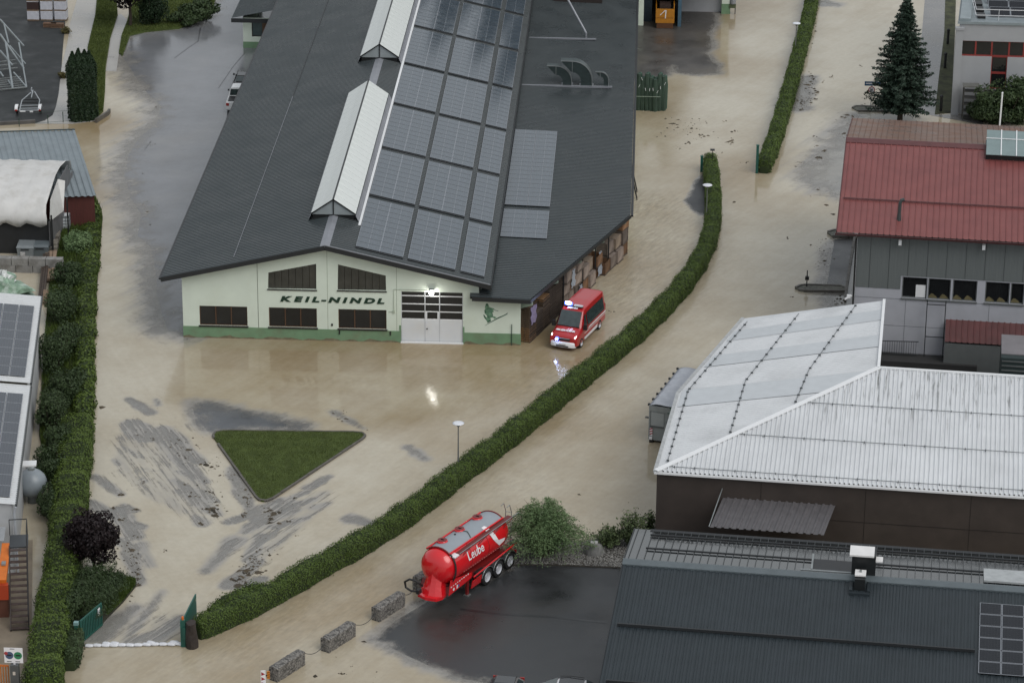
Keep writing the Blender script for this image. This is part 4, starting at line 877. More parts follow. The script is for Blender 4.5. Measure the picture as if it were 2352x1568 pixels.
# fire ladder, balustrade, red awning, lower annex
lx0, lx1 = rw(zN, 1484, 1200)[0], rw(zN, 1650, 1200)[0]; lt = rw(zN, 1560, 1095)[1]; mb = MB(); m_lad = P('ladder_dark', (.035, .04, .042), .4, metal=.3)
for x in (lx0, lx1): mb.beam((x, WY-.35, .2), (x, WY-.35, lt), .06, .06)
for z in (lt-.35, .5, 2.0): mb.beam((lx0, WY-.35, z), (lx1, WY-.35, z), .05, .05)
mb.build('escape_ladder', m_lad, rb)
aw = [onwall(RF, zN(1655, 1283), WY), onwall(RF, zN(1650, 1475), WY)]
corr([((V(x, WY-.02, aw[0][1]), V(x, WY-1.3, aw[1][1]+.45)), u) for x, u in ribs(aw[0][0], XRR, .4, ((0, 0), (.7, 0), (.78, 1), (.92, 1), (.99, 0)))], .04).build('red_awning', P('red_awning_sheet', (.085, .022, .022), .5, var=.3, vs=1), rb)
MB().box(aw[0][0], XRR, WY-1.28, WY-.02, -.3, aw[1][1]+.3).build('annex_wall', P('annex_grey', (.115, .125, .125), .7, var=.1), rb)
bal = MB(); bx0, bx1 = rw(zN, 1080, 1480)[0], rw(zN, 1412, 1460)[0]; bz = rw(zN, 1400, 1460)[1]
bal.beam((bx0-1.5, WY-.5, bz-.15), (bx1, WY-.5, bz), .05, .05); bal.beam((bx0-1.5, WY-.5, bz-1.05), (bx1, WY-.5, bz-1.0), .04, .04)
for x in np.arange(bx0-1.5, bx1, .16): bal.beam((x, WY-.5, bz-1.03), (x, WY-.5, bz-.05), .025, .025)
bal.build('balustrade', m_lad, rb); MB().box(bx0-2, bx1+4, WY-1.6, WY-.03, -.3, bz-1.1).build('loading_platform', P('platform_dark', (.03, .03, .03), .7), rb)
# glazed ridge dormer
sl = RF.L(G(*zM(2010, 1390), RHH)); sx0 = sl.x; yb_ = sl.y; dm = MB().box(sx0, XRR, yb_+.3, ry+1.5, RHH-1.2, RHH-.05).build('ridge_dormer', P('dormer_black', (.01, .011, .012), .4), rb)
m_lg = P('pale_wired_glass', (.18, .24, .24), .1, var=.1, spec=.6)
for k in range(9):
    x0 = sx0+k*1.05
    MB().prism([(x0+.03, yb_, RHH+.05), (x0+1.02, yb_, RHH+.05), (x0+1.02, ry+1.3, RHH+.75), (x0+.03, ry+1.3, RHH+.75)], (0, 0, .03)).build('pane', m_lg, dm)
    MB().beam((x0+1.05, yb_-.05, RHH+.1), (x0+1.05, ry+1.35, RHH+.8), .07, .06).build('glazing_bar', m_white, dm)
MB().beam((sx0, (yb_*.35+ry*.65+.8), RHH+.57), (XRR, (yb_*.35+ry*.65+.8), RHH+.57), .06, .05).build('glazing_bar', m_white, dm)
# ---------------------------------------------------------------- courtyard roof box
cy_ = WF.L(G(*zO(2150, 60), 4.0)); tk = thing('courtyard_unit', 'grey ribbed metal unit standing in the dark courtyard behind the white roof', 'container', WF.Wd(V(cy_.x, cy_.y, 0)), RA)
MB().box(0, 8, 0, 3.5, 0, 4.0).build('casing', P('unit_dark', (.03, .045, .045), .5), tk); MB().prism([(0, .6, 4.01), (8, .6, 4.01), (8, 3.5, 4.2), (0, 3.5, 4.2)], (0, 0, .06)).build('lid', P('unit_lid', (.2, .19, .2), .5), tk)
for k in range(6): MB().box(.05, 8, -.05, -.01, 3.75-k*.32, 3.83-k*.32).build('rib', m_galv, tk)
# ---------------------------------------------------------------- office building behind the red roof
OA = -.03; OO = G(2186, 262); OF = Fr(OO, OA); H_O = 8.2
of = thing('office_building', 'grey rendered office building with red framed windows and a railed solar roof terrace', 'building', OO, OA)
def ow(f, x, y, yy=0.): return onwall(OF, f(x, y), yy)
m_grey = P('light_grey_render', (.34, .35, .365), .75, var=.05, vs=1); m_redf = P('red_window_frame', (.24, .035, .03), .45, var=.1)
H_O = ow(zM, 1790, 205)[1]; wz1 = ow(zM, 1900, 368)[1]; wz0 = ow(zM, 1900, 505)[1]
xs_ = [ow(zM, x, 440)[0] for x in (1782, 1920, 2065, 2220, 2352)]; xs_.append(xs_[-1]+1.6); xs_.append(xs_[-1]+1.6)
hole1 = [(xs_[0], wz0), (xs_[-1], wz0), (xs_[-1], wz1), (xs_[0], wz1)]; vx0, vx1 = ow(zM, 2058, 600)[0], ow(zM, 2200, 600)[0]; vz0 = ow(zM, 2130, 800)[1]
hole = [(xs_[0], wz0), (vx0, wz0), (vx0, vz0), (vx1, vz0), (vx1, wz0), (xs_[-1], wz0), (xs_[-1], wz1), (xs_[0], wz1)]
x0w = ow(zM, 1740, 800)[0]
mb = MB(); mb.wall([(x0w, -.2), (16, -.2), (16, H_O), (x0w, H_O)], [hole], lambda u, v, w: (u, w, v), .2); mb.poly([(x0w, 0, -.2), (x0w, 0, H_O), (x0w+2.0, 22, H_O), (x0w+2.0, 22, -.2)]); mb.build('wall', m_grey, of)
def framed(L_, R_, B_, T_):
    m = MB(); f_ = .07; m.box(L_, R_, .08, .16, B_, B_+.12).box(L_, R_, .08, .16, T_-.05, T_).box(L_, L_+f_, .08, .16, B_+.12, T_-.05).box(R_-f_, R_, .08, .16, B_+.12, T_-.05)
    o = m.build('window', m_redf, of); MB().box(L_+f_, R_-f_, .14, .15, B_+.12, T_-.05).build('pane', m_glass, o)
for a, b2 in zip(xs_[:-1], xs_[1:]): framed(a, b2, wz0, wz1)
mz = ow(zM, 2130, 660)[1]; framed(vx0, vx1, mz, wz0-.01); framed(vx0, vx1, vz0, mz-.01)
MB().box(vx0, vx1, -.02, .03, -.1, vz0-.02).build('service_door', P('grey_door', (.10, .105, .11), .6), of)
MB().box(x0w-.28, x0w+.32, -.35, .0, -.2, ow(zM, 1760, 272, -.35)[1]).box(x0w-.35, x0w+.4, -.42, .05, ow(zM, 1760, 272, -.35)[1], ow(zM, 1760, 250, -.35)[1]).build('wall_fin', m_grey, of)
MB().prism([(x0w-.15, -.08, H_O+.001), (16, -.08, H_O+.001), (16, 22, H_O+.001), (x0w+1.85, 22, H_O+.001)], (0, 0, .1)).build('roof_deck', P('deck_blue_grey', (.20, .235, .25), .45, var=.1), of)
MB().box(x0w-.18, 16, -.14, -.081, H_O-.08, H_O+.14).prism([(x0w, .05, H_O+.101), (x0w+.9, .05, H_O+.101), (x0w+2.9, 22, H_O+.101), (x0w+2.0, 22, H_O+.101)], (0, 0, .25)).build('parapet', P('parapet_blue', (.23, .27, .285), .45), of)
mb = MB(); rx = x0w+1.35
for z in (.55, 1.05): mb.tube([(16, .5, H_O+z), (rx, .5, H_O+z), (rx, 22, H_O+z)], .035, 6)
for x in np.arange(rx+1.9, 16, 2.2): mb.tube([(x, .5, H_O), (x, .5, H_O+1.05)], .03, 6)
mb.build('railing', P('white_rail', (.6, .61, .63), .4), of)
for r in range(5):
    for k in range(5):
        m = module(1.7, 1.1, False, .03, m_pv2, True) if r == 0 and k == 0 else m
        place('solar_module', m, of, loc=(x0w+2.6+k*1.75, 1.5+r*2.0, H_O+.25), rot=(.45, 0, 0))
for k in range(4): MB().box(x0w+1.55, x0w+2.2, 1.0+k*1.9, 2.2+k*1.9, H_O+.1, H_O+.3).build('roof_vent', m_black_, of)

sheet_flat('courtyard', [WF.Wd(V(HP.x-.05, HP.y-.05, 0)), WF.Wd(V(32, HP.y-.05, 0)), WF.Wd(V(32, 45, 0)), WF.Wd(V(HF.x-.05, 45, 0)), WF.Wd(V(HF.x-.05, HF.y, 0))], .02, m_black)
# ================================================================ LEFT-HAND BUILDINGS AND YARDS
# ---------------------------------------------------------------- barn with solar roof
LA = .1405; BZ = 4.5; BO = G(36, 1158, BZ); BO.z = 0; BF = Fr(BO, LA)
barn = thing('solar_barn', 'white metal roofed barn in two sections covered with solar modules beside the hedge', 'building', BO, LA)
m_bar = P('barn_white_sheet', (.55, .565, .575), .4, var=.07, vs=.8, dirt=(.36, .37, .37), dscale=.8, damt=.4)
yS = BF.L(G(71, 886, BZ)).y; yT = BF.L(G(95, 686, BZ)).y; sB = .12
for y0, y1, dz in ((0, yS, 0.), (yS+.02, yT, .18)):
    corr([((V(-12, y, BZ+dz+sB*12), V(0, y, BZ+dz)), u) for y, u in ribs(y0, y1, .3)], .04).build('roof', m_bar, barn).data.flip_normals()
    MB().beam((.02, y0, BZ+dz-.06), (.02, y1, BZ+dz-.06), .12, .16).build('gutter', P('barn_gutter', (.05, .055, .055), .4), barn)
    md3 = module(.98, 1.5, False, .025, pvmat('barn_cell_glass', (.028, .034, .046), (.07, .08, .09)), True) if y0 == 0 else md3
    n = int((y1-y0-1.6)/1.52)
    for k in range(5):
        for j in range(n):
            x = -1.35-k*1.02; place('solar_module', md3, barn, loc=(x, y0+.75+j*1.52, BZ+dz-sB*x+.08), rot=(0, math.atan(sB), 0))
mb = MB(); mb.poly([(-.25, .2, -.3), (-.25, yT-.2, -.3), (-.25, yT-.2, BZ), (-.25, .2, BZ-.05)]); mb.poly([(-12, .2, -.3), (-.25, .2, -.3), (-.25, .2, BZ-.05), (-12, .2, BZ+1.3)]); mb.poly([(-12, yT-.2, -.3), (-12, yT-.2, BZ+1.5), (-.25, yT-.2, BZ+.1), (-.25, yT-.2, -.3)]); mb.build('wall', P('barn_wall_white', (.42, .43, .44), .6, var=.1), barn)
MB().tube([(.0, -.12, BZ-.1), (-.1, -.1, BZ-.5), (-.1, .1, -.2)], .07, 8).build('downpipe', P('pipe_grey', (.38, .40, .43), .4), barn)
u = BF.L(G(*zC(230, 985), 3.6)); MB().box(-.2, .75, u.y-.35, u.y+.35, 3.4, 3.5).build('vent_hood', m_white, barn)
# lean-to below the barn: ribbed sheet, orange beam
lt_ = BF.L(G(18, 1160, 3.4)); le_ = BF.L(G(20, 1246, 3.0))
corr([((V(-6, y, 3.3), V(lt_.x, y, 3.15)), u) for y, u in ribs(le_.y, -.1, .14)], .03).build('lean_to_roof', P('ribbed_grey_sheet', (.30, .315, .33), .4, var=.12, vs=2), barn).data.flip_normals()
ob = thing('orange_press_arm', 'orange painted machine arm with red end under the ribbed lean-to', 'machine', G(12, 1345), LA); F_ = Fr(ob.location, LA)
a = F_.L(G(15, 1250, 2.9)); b2 = F_.L(G(4, 1335, 2.2)); m_or = P('orange_paint', (.55, .14, .015), .5, var=.15, vs=3)
MB().beam(a, b2, .5, .25).build('arm', m_or, ob); MB().box(b2.x-1.2, b2.x+.35, b2.y-.3, b2.y+.1, 1.2, 2.1).build('end_block', P('red_orange', (.34, .04, .01), .5), ob); MB().box(b2.x-1.2, b2.x+.3, b2.y-.15, b2.y+1.6, .0, 1.2).build('base', P('machine_brown', (.10, .035, .02), .6), ob); MB().beam(a+V(-.9, 0, -.2), b2+V(-.9, 0, 0), .3, .2).build('arm', m_or, ob)
m2 = a.lerp(b2, .55); MB().box(m2.x-.12, m2.x+.12, m2.y-.3, m2.y+.1, m2.z+.1, m2.z+.2).build('plate', m_galv, ob)
# spherical tank
sp = G(76, 1152); tank = thing('ball_tank', 'dull grey ball-shaped tank between the barn wall and the bushes', 'tank', sp)
pr = [(.02, 2.2)]+[(.92*math.sin(a), 1.28+.92*math.cos(a)) for a in np.linspace(.06, math.pi-.35, 14)]+[(.32, 0)]
MB().lathe(pr, (0, 0, 0), 24).build('shell', P('tank_grey', (.22, .25, .275), .35, var=.15, vs=1.5), tank, True)
MB().lathe([(.22, 2.12), (.2, 2.3), (.05, 2.34)], (0, 0, 0), 12).build('neck', m_galv, tank)
# outside stair
st0 = G(46, 1449); stt = G(42, 1256, 3.0); dr = V(stt.x-st0.x, stt.y-st0.y, 0); sang = math.atan2(-dr.x, dr.y)
stair = thing('outside_stair', 'dark steep outside stair with handrail beside the barn', 'stairs', st0, sang); Ln = dr.length; m_st = P('stair_dark_wood', (.028, .018, .015), .55, var=.3, vs=3)
for s in (-.5, .5): MB().beam((s, 0, .05), (s, Ln, 3.05), .06, .28).build('stringer', m_st, stair)
n = 14
for k in range(n): MB().box(-.46, .46, Ln*k/n, Ln*k/n+.24, 3.0*(k+.6)/n, 3.0*(k+.6)/n+.05).build('tread', P('wet_tread', (.07, .05, .045), .3, var=.5, vs=4), stair)
MB().box(-.5, .55, Ln, Ln+1.6, 2.95, 3.03).build('landing', P('landing_slate', (.045, .05, .055), .4), stair)
mb = MB(); mb.tube([(.5, 0, 1.0), (.5, Ln, 4.0), (.5, Ln+1.6, 4.0), (-.5, Ln+1.6, 4.0)], .03, 6)
for q_ in ((.5, 0, 0), (.5, Ln*.5, 1.5), (.5, Ln, 3), (.5, Ln+1.6, 3), (-.5, Ln+1.6, 3)): mb.tube([q_, V(*q_)+V(0, 0, 1.0)], .025, 6)
mb.build('handrail', m_black_, stair)
sheet('yard_ground', gp([(-200,1240),(75,1240),(72,1480),(45,1600),(-200,1600)]), .03, P('sandy_yard', (.20, .165, .12), .6, var=.3, vs=.7), thick=.1)
# ---------------------------------------------------------------- blue-grey shed
sT, sBt = 3.4, 2.55; TR, BR = G(172, 300, sT), G(221, 451, sBt); ud = V(.985, .17, 0)
shed = thing('corrugated_shed', 'low shed with blue-grey corrugated roof and rust red wall by the muddy drive', 'shed', V(BR.x, BR.y, 0)); so = V(BR.x, BR.y, 0)
corr([((TR-so+ud*x, BR-so+ud*x), u) for x, u in ribs(-16, 0, .46, ((0, 0), (.2, .1), (.35, .9), (.5, 1), (.65, .9), (.8, .1)))], .07).build('roof', P('blue_grey_fibre_sheet', (.19, .225, .245), .5, var=.12, vs=1, dirt=(.13, .15, .16), dscale=.6, damt=.5), shed)
p0, p1 = TR-so, BR-so; mb = MB()
q0 = V(p1.x, p1.y, 0)+V(-.2, .25, 0); q1 = V(p0.x, p0.y, 0)+V(-.2, -.2, 0); q2 = q1-ud*15; q3 = q0-ud*15
for a, b2, z0, z1 in ((q0, q1, sBt-.06, sT-.06), (q1, q2, sT-.06, sT-.06), (q3, q0, sBt-.06, sBt-.06)): mb.poly([(a.x, a.y, -.3), (b2.x, b2.y, -.3), (b2.x, b2.y, z1), (a.x, a.y, z0)])
mb.build('wall', P('rust_red_boards', (.085, .022, .018), .7, var=.25, vs=3, stretch=(8, 8, .5)), shed)
MB().beam(p0+V(0, .02, .09), p0-ud*16+V(0, .02, .09), .12, .08).build('rear_trim', P('shed_trim', (.03, .05, .055), .5), shed)
# ---------------------------------------------------------------- tarpaulin shelter
TS = G(101, 590); tarp = thing('tarp_shelter', 'shelter under a sagging off-white tarpaulin with a dark open front', 'shelter', V(TS.x, 211.2, 0)); tx = TS.x
sec = [(0, 2.45), (-.12, 2.9), (.0, 3.35), (.5, 3.85), (1.4, 4.25), (2.8, 4.55), (4.6, 4.72), (6.5, 4.75), (8.5, 4.55), (10.5, 3.9), (11.5, 2.6)]
rings = []; xs_ = np.linspace(.3, -9, 38)
for i, x in enumerate(xs_):
    sag = .10*abs(math.sin(i*.55))
    rings.append([V(x+.05*math.sin(j*1.7+i)+(-.12*j/len(sec) if i == 0 else 0), y+.05*math.sin(i*1.1+j), z-sag*(.5 if 2 < j < 9 else 1)+.03*math.sin(i*2.1+j*1.3)-(.12*math.sin(i*.9) if j == 0 else 0)) for j, (y, z) in enumerate(sec)])
o = MB().loft(rings, 0, False, False).build('tarpaulin', P('off_white_tarp', (.56, .555, .54), .55, var=.08, vs=1.2, dirt=(.36, .34, .30), dscale=.9, damt=.5, bump=.35, bs=5), tarp, True); fixn(o.data)
sm = o.modifiers.new('thickness', 'SOLIDIFY'); sm.thickness = .02
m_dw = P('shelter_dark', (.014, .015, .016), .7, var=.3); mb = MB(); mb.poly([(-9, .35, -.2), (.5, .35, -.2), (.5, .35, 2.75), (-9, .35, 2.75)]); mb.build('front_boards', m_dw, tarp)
mb = MB()
for k in range(12): mb.beam((.42, .6+k*.9, 0), (.42, .6+k*.9, min(4.3, 2.6+k*.5) if k < 5 else 4.3-max(0, k-8)*.55), .9, .05, 0, (1, 0, 0))
mb.build('side_boards', P('grey_side_sheet', (.13, .13, .135), .5, var=.3, vs=2), tarp)
MB().poly([(.46, .3, 2.6), (.95, 3.2, 2.4), (.9, 4.6, 4.3), (.40, 4.4, 4.5), (.40, 1.2, 4.0)]).build('side_flap', P('off_white_tarp', (.5, .5, .5), .5), tarp)
MB().tube([(.65, 0, -.1), (.65, 0, 3.2)], .07, 8).tube([(1.2, 3.4, -.1), (1.2, 3.4, 3.3)], .06, 8).build('post', m_black_, tarp)
# grey bins in front of it
m_bin = P('grey_bin_plastic', (.17, .19, .20), .5, var=.15, vs=3); m_bin2 = P('grey_bin_dark', (.10, .12, .13), .5, var=.15, vs=3)
for px, lab, mm in (((62, 588), 'pale grey lidded bin with a worn patch, in front of the dark shelter', m_bin), ((96, 586), 'plain darker grey lidded bin beside the shelter corner post', m_bin2)):
    p = G(*px); t_ = thing('storage_bin', lab, 'bin', V(p.x, p.y-.1, 0)); 
    MB().loft([[V(-.55, -.45, 0), V(.55, -.45, 0), V(.55, .45, 0), V(-.55, .45, 0)], [V(-.62, -.52, .85), V(.62, -.52, .85), V(.62, .52, .85), V(-.62, .52, .85)]]).build('body', mm, t_)
    MB().loft([[V(-.65, -.56, .85), V(.65, -.56, .85), V(.65, .56, .85), V(-.65, .56, .85)], [V(-.60, -.40, 1.0), V(.60, -.40, 1.0), V(.60, .52, 1.12), V(-.60, .52, 1.12)]]).build('lid', mm, t_)
    MB().box(-.3, .3, -.58, -.53, .7, .76).build('handle', m_black_, t_)
    if mm is m_bin: MB().box(-.35, .0, -.545, -.525, .25, .55).build('worn_label', P('worn_label', (.4, .4, .4), .7, var=.4, vs=8), t_)
# concrete block wall
bw = G(0, 628); wl = thing('block_wall', 'low wall of big weathered concrete blocks below the shelter', 'wall', V(-47.5, 207.6, 0)); m_cb = P('weathered_concrete', (.23, .225, .215), .8, var=.3, vs=1.5, dirt=(.08, .07, .055), dscale=1.2, damt=.8, bump=.3)
for r in range(2):
    for k in range(5): MB().box(k*1.25-.3*r+.015, k*1.25+1.22-.3*r, .02*((k+r) % 2), .62, r*.55+.0, r*.55+.535).build('concrete_block', m_cb, wl)
# crumpled plastic heap
hp = thing('sheeting_heap', 'crumpled heap of white and green plastic sheeting in front of the block wall', 'plastic heap', V(-45.6, 202.8, 0))
m_gsh = P('green_white_sheeting', (.20, .30, .22), .45, var=.5, vs=2.2, dirt=(.62, .66, .63), dscale=1.6, damt=.9)
def lump(mb, c, rx, ry, rz, seed, n=18, k=26, amp=.3):
    rg = []
    for i in range(n+1):
        th = math.pi/2*i/n
        rg.append([V(c[0]+rx*math.cos(th)*math.cos(ph)*(1+amp*math.sin(ph*3+seed+i*.7)*math.cos(th*4+seed)+.12*math.sin(ph*9+i*1.3+seed)), c[1]+ry*math.cos(th)*math.sin(ph)*(1+amp*math.sin(ph*2+seed*2+i*.5)), c[2]+rz*math.sin(th)*(1+amp*.7*math.sin(ph*4+i*.9+seed))) for ph in [2*math.pi*j/k for j in range(k)]])
    mb.loft(rg)
mb = MB(); lump(mb, (0, 0, 0), 2.4, 2.6, 1.4, 1.); mb.build('heap', m_gsh, hp)
for k, (x, y, z, sx, sy, sz) in enumerate([(-.9, -1.0, .5, 1.2, .8, .9), (.5, .7, .6, .8, 1.1, .9), (1.6, -1.6, .0, .9, 1.2, .5), (-2.2, .6, .5, 1.0, 1.0, .9)]):
    mb = MB(); lump(mb, (x, y, z), sx, sy, sz, 2.3+k, 12, 20, .45); mb.build('white_sheet', P('white_sheeting', (.62, .64, .63), .4, var=.2, vs=3, dirt=(.3, .38, .33), dscale=2.5, damt=.6), hp)
# retaining edge of stones, timber
rw0, rw1 = G(137, 500), G(120, 590); rwl = thing('stone_edge', 'narrow dry stone retaining edge between the shelter and the tall grass', 'wall', rw0); m_stn = P('mossy_stone', (.17, .155, .13), .8, var=.4, vs=2, bump=.5)
dv = (rw1-rw0); n = 16
for k in range(n):
    p = dv*(k/n); w = random.uniform(.28, .4); MB().prism([(p.x-w*random.uniform(.8, 1), p.y-.25, -.1), (p.x+w, p.y-.3*random.uniform(.7, 1), -.1), (p.x+w*random.uniform(.8, 1), p.y+.32, -.1), (p.x-w, p.y+.3, -.1)], (0, 0, .75+random.uniform(-.12, .15))).build('stone', m_stn, rwl)
for i, (pa, pb, h, w, lab) in enumerate([((96, 690), (107, 600), .5, .35, 'dark weathered timber baulk leaning towards the concrete blocks'), ((112, 650), (118, 590), .35, .6, 'pale broken pallet boards lying beside the dark timber baulk'), ((102, 700), (100, 665), .8, .2, 'short upright timber stump at the end of the baulk')]):
    a, b2 = G(*pa), G(*pb); t_ = thing('timber', lab, 'timber', a); mm = P('dark_timber', (.05, .035, .026), .7, var=.4, vs=4) if i == 0 else P('pale_timber', (.24, .17, .12), .7, var=.4, vs=4)
    d_ = b2-a
    if i == 2: MB().beam((0, 0, -.1), (.1, .4, 1.0), .3, .25).build('stump', mm, t_)
    else:
        for k in range(3): MB().beam(V(0, 0, h*.4)+V(k*w*.5-w*.5, 0, .08*k), d_+V(k*w*.5-w*.5, 0, h+.05*k), w*.42, .2).build('plank', mm, t_)
# IBC tank
ib = G(143, 526); ibc = thing('liquid_container', 'white plastic liquid container in a steel cage standing in the tall grass', 'container', ib, .1); m_ibc = P('white_plastic', (.66, .70, .72), .4, var=.05)
MB().box(-.56, .56, -.48, .48, .2, 1.22).build('bottle', m_ibc, ibc); MB().box(-.62, .62, -.52, .52, .0, .16).build('pallet', m_galv, ibc); MB().lathe([(.12, 1.22), (.12, 1.28), (.02, 1.29)], (0, -.05, 0), 12).build('cap', P('green_cap', (.05, .2, .12), .5), ibc); MB().box(-.12, .1, .28, .4, 1.221, 1.25).build('handle_slot', m_black_, ibc)
mb = MB()
for k in range(6): x = -.6+k*.24; mb.beam((x, -.52, .15), (x, -.52, 1.2), .03, .03); mb.beam((x, .52, .15), (x, .52, 1.2), .03, .03)
for k in range(5): y = -.52+k*.26; mb.beam((-.61, y, .15), (-.61, y, 1.2), .03, .03); mb.beam((.61, y, .15), (.61, y, 1.2), .03, .03)
for z in (.35, .6, .85, 1.1, 1.2):
    for s in (-1, 1): mb.beam((-.6, s*.525, z), (.6, s*.525, z), .03, .03); mb.beam((s*.615, -.52, z), (s*.615, .52, z), .03, .03)
for k in (-.2, .2): mb.beam((k, -.52, 1.235), (k, .52, 1.235), .06, .03)
mb.build('cage', P('cage_steel', (.3, .32, .34), .4, metal=.5), ibc)
# ---------------------------------------------------------------- black yard: steel frames, boat trailer, wrapped pallets, fence
zY = ZZ(0, 0, 320/1140); yz = .05
sf = thing('steel_frame_stack', 'galvanised steel ladder frames and struts piled on the black yard', 'steel frames', G(*zY(150, 1080), yz)); so_ = sf.location
def yl(x, y, z=0): return G(*zY(x, y), yz+z)-so_
for k, (y, z) in enumerate([(1090, .1), (1060, .15), (1035, .15), (1010, .2), (985, .25), (960, .3), (850, .5), (800, .6), (755, .7)]):
    MB().beam(yl(-60, y+10, z), yl((325 if k < 6 else 300)-k*14, y-22, z), .09, .09).build('rung', m_galv, sf)
for a, b2 in (((0,1100),(325,1065)),):
    MB().beam(yl(*a, .05), yl(*b2, .05), .14, .14).build('bottom_rail', m_galv, sf)
def strut(p0, z0, p1, z1, w=.12): MB().beam(yl(*p0, z0), G(*zY(*p1), z1)-so_, w, w).build('strut', P('bright_galv', (.27, .30, .31), .35, metal=.4, var=.1), sf)
strut((155, 1085), 0, (70, 520), 2.6, .16); strut((325, 1068), 0, (230, 525), 2.2); strut((325, 1068), 0.05, (165, 885), 1.0); strut((290, 840), .5, (0, 420), 2.8, .14); strut((310, 785), .6, (115, 560), 2.0); strut((290, 565), 1.6, (0, 240), 3.4, .12); strut((150, 800), 1.0, (0, 620), 1.8, .14); strut((105, 530), 2.0, (50, 300), 3.2); strut((150, 1060), .1, (100, 985), .4, .14); strut((40, 940), .4, (0, 880), .7, .14); strut((275, 800), .4, (250, 730), 1.0)
bt = thing('boat_trailer', 'empty galvanised boat trailer with white mudguards parked on the black yard', 'trailer', G(*zY(348, 1360), yz), .02); bo = bt.location
def bl_(x, y, z=0): return G(*zY(x, y), yz+z)-bo
m_tub = P('trailer_tube', (.40, .43, .45), .35, metal=.4, var=.1); m_tyre = P('tyre_rubber', (.012, .012, .013), .8, var=.2, vs=8)
for xa, xb, xc in ((235, 272, 388), (460, 488, 432)):
    MB().tube([bl_(xa, 1345, .5), bl_(xb, 1225, .5), bl_(xc, 1130 if xc < 400 else 1120, .5)], .05, 8).build('frame_rail', m_tub, bt)
for k, (y, x0, x1) in enumerate([(1350, 225, 470), (1325, 238, 462), (1290, 245, 468), (1250, 262, 480), (1215, 272, 488)]): MB().beam(bl_(x0, y, .5), bl_(x1, y-4, .5), .08, .07).build('cross_beam', m_tub if k < 3 else m_black_, bt)
MB().tube([bl_(410, 1130, .5), bl_(392, 1100, .55), bl_(400, 1070, .6)], .05, 8).build('drawbar', m_tub, bt); MB().tube([bl_(388, 1195, .5), bl_(410, 1100, .9)], .05, 6).build('jockey_strut', m_tub, bt); MB().tube([bl_(396, 1090, 0), bl_(396, 1090, .6)], .05, 8).build('jockey_wheel', m_black_, bt)
for x, s in ((207, -1), (492, 1)):
    c = bl_(x, 1335, .3); w = MB().lathe([(.06, -.09), (.27, -.09), (.3, -.05), (.3, .05), (.27, .09), (.06, .09)], (c.x, c.y, .3), 16, 0, 'x').build('wheel', m_tyre, bt); MB().lathe([(.02, -.1), (.17, -.1), (.17, .1), (.02, .1)], (c.x, c.y, .3), 12, 0, 'x').build('rim', m_galv, w)
    rg = [[V(c.x+dx, c.y+.42*math.cos(a)*(1.1), .34+.40*math.sin(a)) for dx in (-.13, .13)] for a in np.linspace(.1, math.pi-.1, 9)]
    MB().loft(rg, 0, False, False).build('mudguard', m_white, bt)
    MB().box(c.x-.1, c.x+.1, c.y-.5, c.y-.46, .3, .44).build('tail_light', P('red_lens', (.3, .02, .015), .3), bt)
MB().beam(bl_(238, 1358, .45), bl_(305, 1358, .45), .05, .12).beam(bl_(358, 1362, .45), bl_(398, 1362, .45), .05, .12).build('light_board', m_white, bt)
m_wrap = P('film_wrapped', (.50, .51, .56), .3, var=.12, vs=3, bump=.5, bs=9); m_wbr = P('dark_brown_goods', (.035, .018, .016), .6, var=.2)
cols = [(400, .0), (565, 0), (735, 0)]
for ci, (x, _) in enumerate(cols):
    base = G(*zY(x, 262), yz)
    for lv in range(3):
        br = ci == 0 and lv == 1
        wh_ = ['in the torn stack', 'in the stack between its two neighbours', 'in the stack beside the pale path'][ci]
        lab = ['film wrapped stone pallet at the bottom, ', 'film wrapped stone pallet in the middle, ', 'film wrapped stone pallet with bright lid on top, '][lv]+wh_ if not br else 'dark brown goods pallet in the middle of the torn stack'
        t_ = thing('wrapped_pallet', lab, 'pallet', base+V(0, .6, lv*.93), random.uniform(-.03, .03), 'stone pallets stacked on the black yard' if not br else None)
        MB().box(-.55, .55, -.45, .45, 0, .12).build('pallet_base', P('pallet_wood', (.17, .12, .08), .8, var=.3, vs=4), t_)
        MB().box(-.54, .54, -.44, .44, .121, .86).build('wrapped_goods', m_wbr if br else m_wrap, t_); MB().box(-.54, .54, -.44, .44, .861, .91).build('top_sheet', P('white_film', (.66, .66, .7), .3), t_)
for px, lab, mm in (((610, 330), 'loose plank leaning by the wrapped pallets', 'pale_timber'), ((700, 335), 'stack of brown boards below the wrapped pallets', 'dark_timber')):
    a = G(*zY(*px), yz); t_ = thing('board_pile', lab, 'boards', a)
    for k in range(3): MB().box(-.6, .6, -.25, .25, .14*k, .14*k+.1).build('board', P('brown_board', (.13, .075, .045), .7, var=.3, vs=4), t_)
fe = thing('wire_fence', 'thin wire fence with slim posts along the yard edge', 'fence', G(*zY(585, 1510))); fo = fe.location
for x, y, yt in ((585, 1510, 1400), (770, 1490, 1365), (235, 1545, 1440)):
    p = G(*zY(x, y)); h = HT(*zY(x, y), zY(x, yt)[1]); MB().tube([p-fo, p-fo+V(0, 0, h)], .035, 6).build('post', P('green_post', (.02, .05, .035), .5), fe)
for z in (.1, 1.0): MB().tube([G(*zY(430, 1515))-fo+V(0, 0, z), G(*zY(850, 1488))-fo+V(0, 0, z)], .015, 5).build('wire', P('green_post', (.02, .05, .035), .5), fe)
sb_ = thing('sleeper_edge', 'dark timber sleeper edging the black yard', 'sleeper', G(*zY(200, 1505))); a, b2 = G(*zY(-100, 1530))-sb_.location, G(*zY(430, 1500))-sb_.location
MB().beam(a+V(0, 0, .1), b2+V(0, 0, .1), .3, .35).build('sleeper', P('sleeper_grey', (.09, .085, .08), .8, var=.3), sb_)
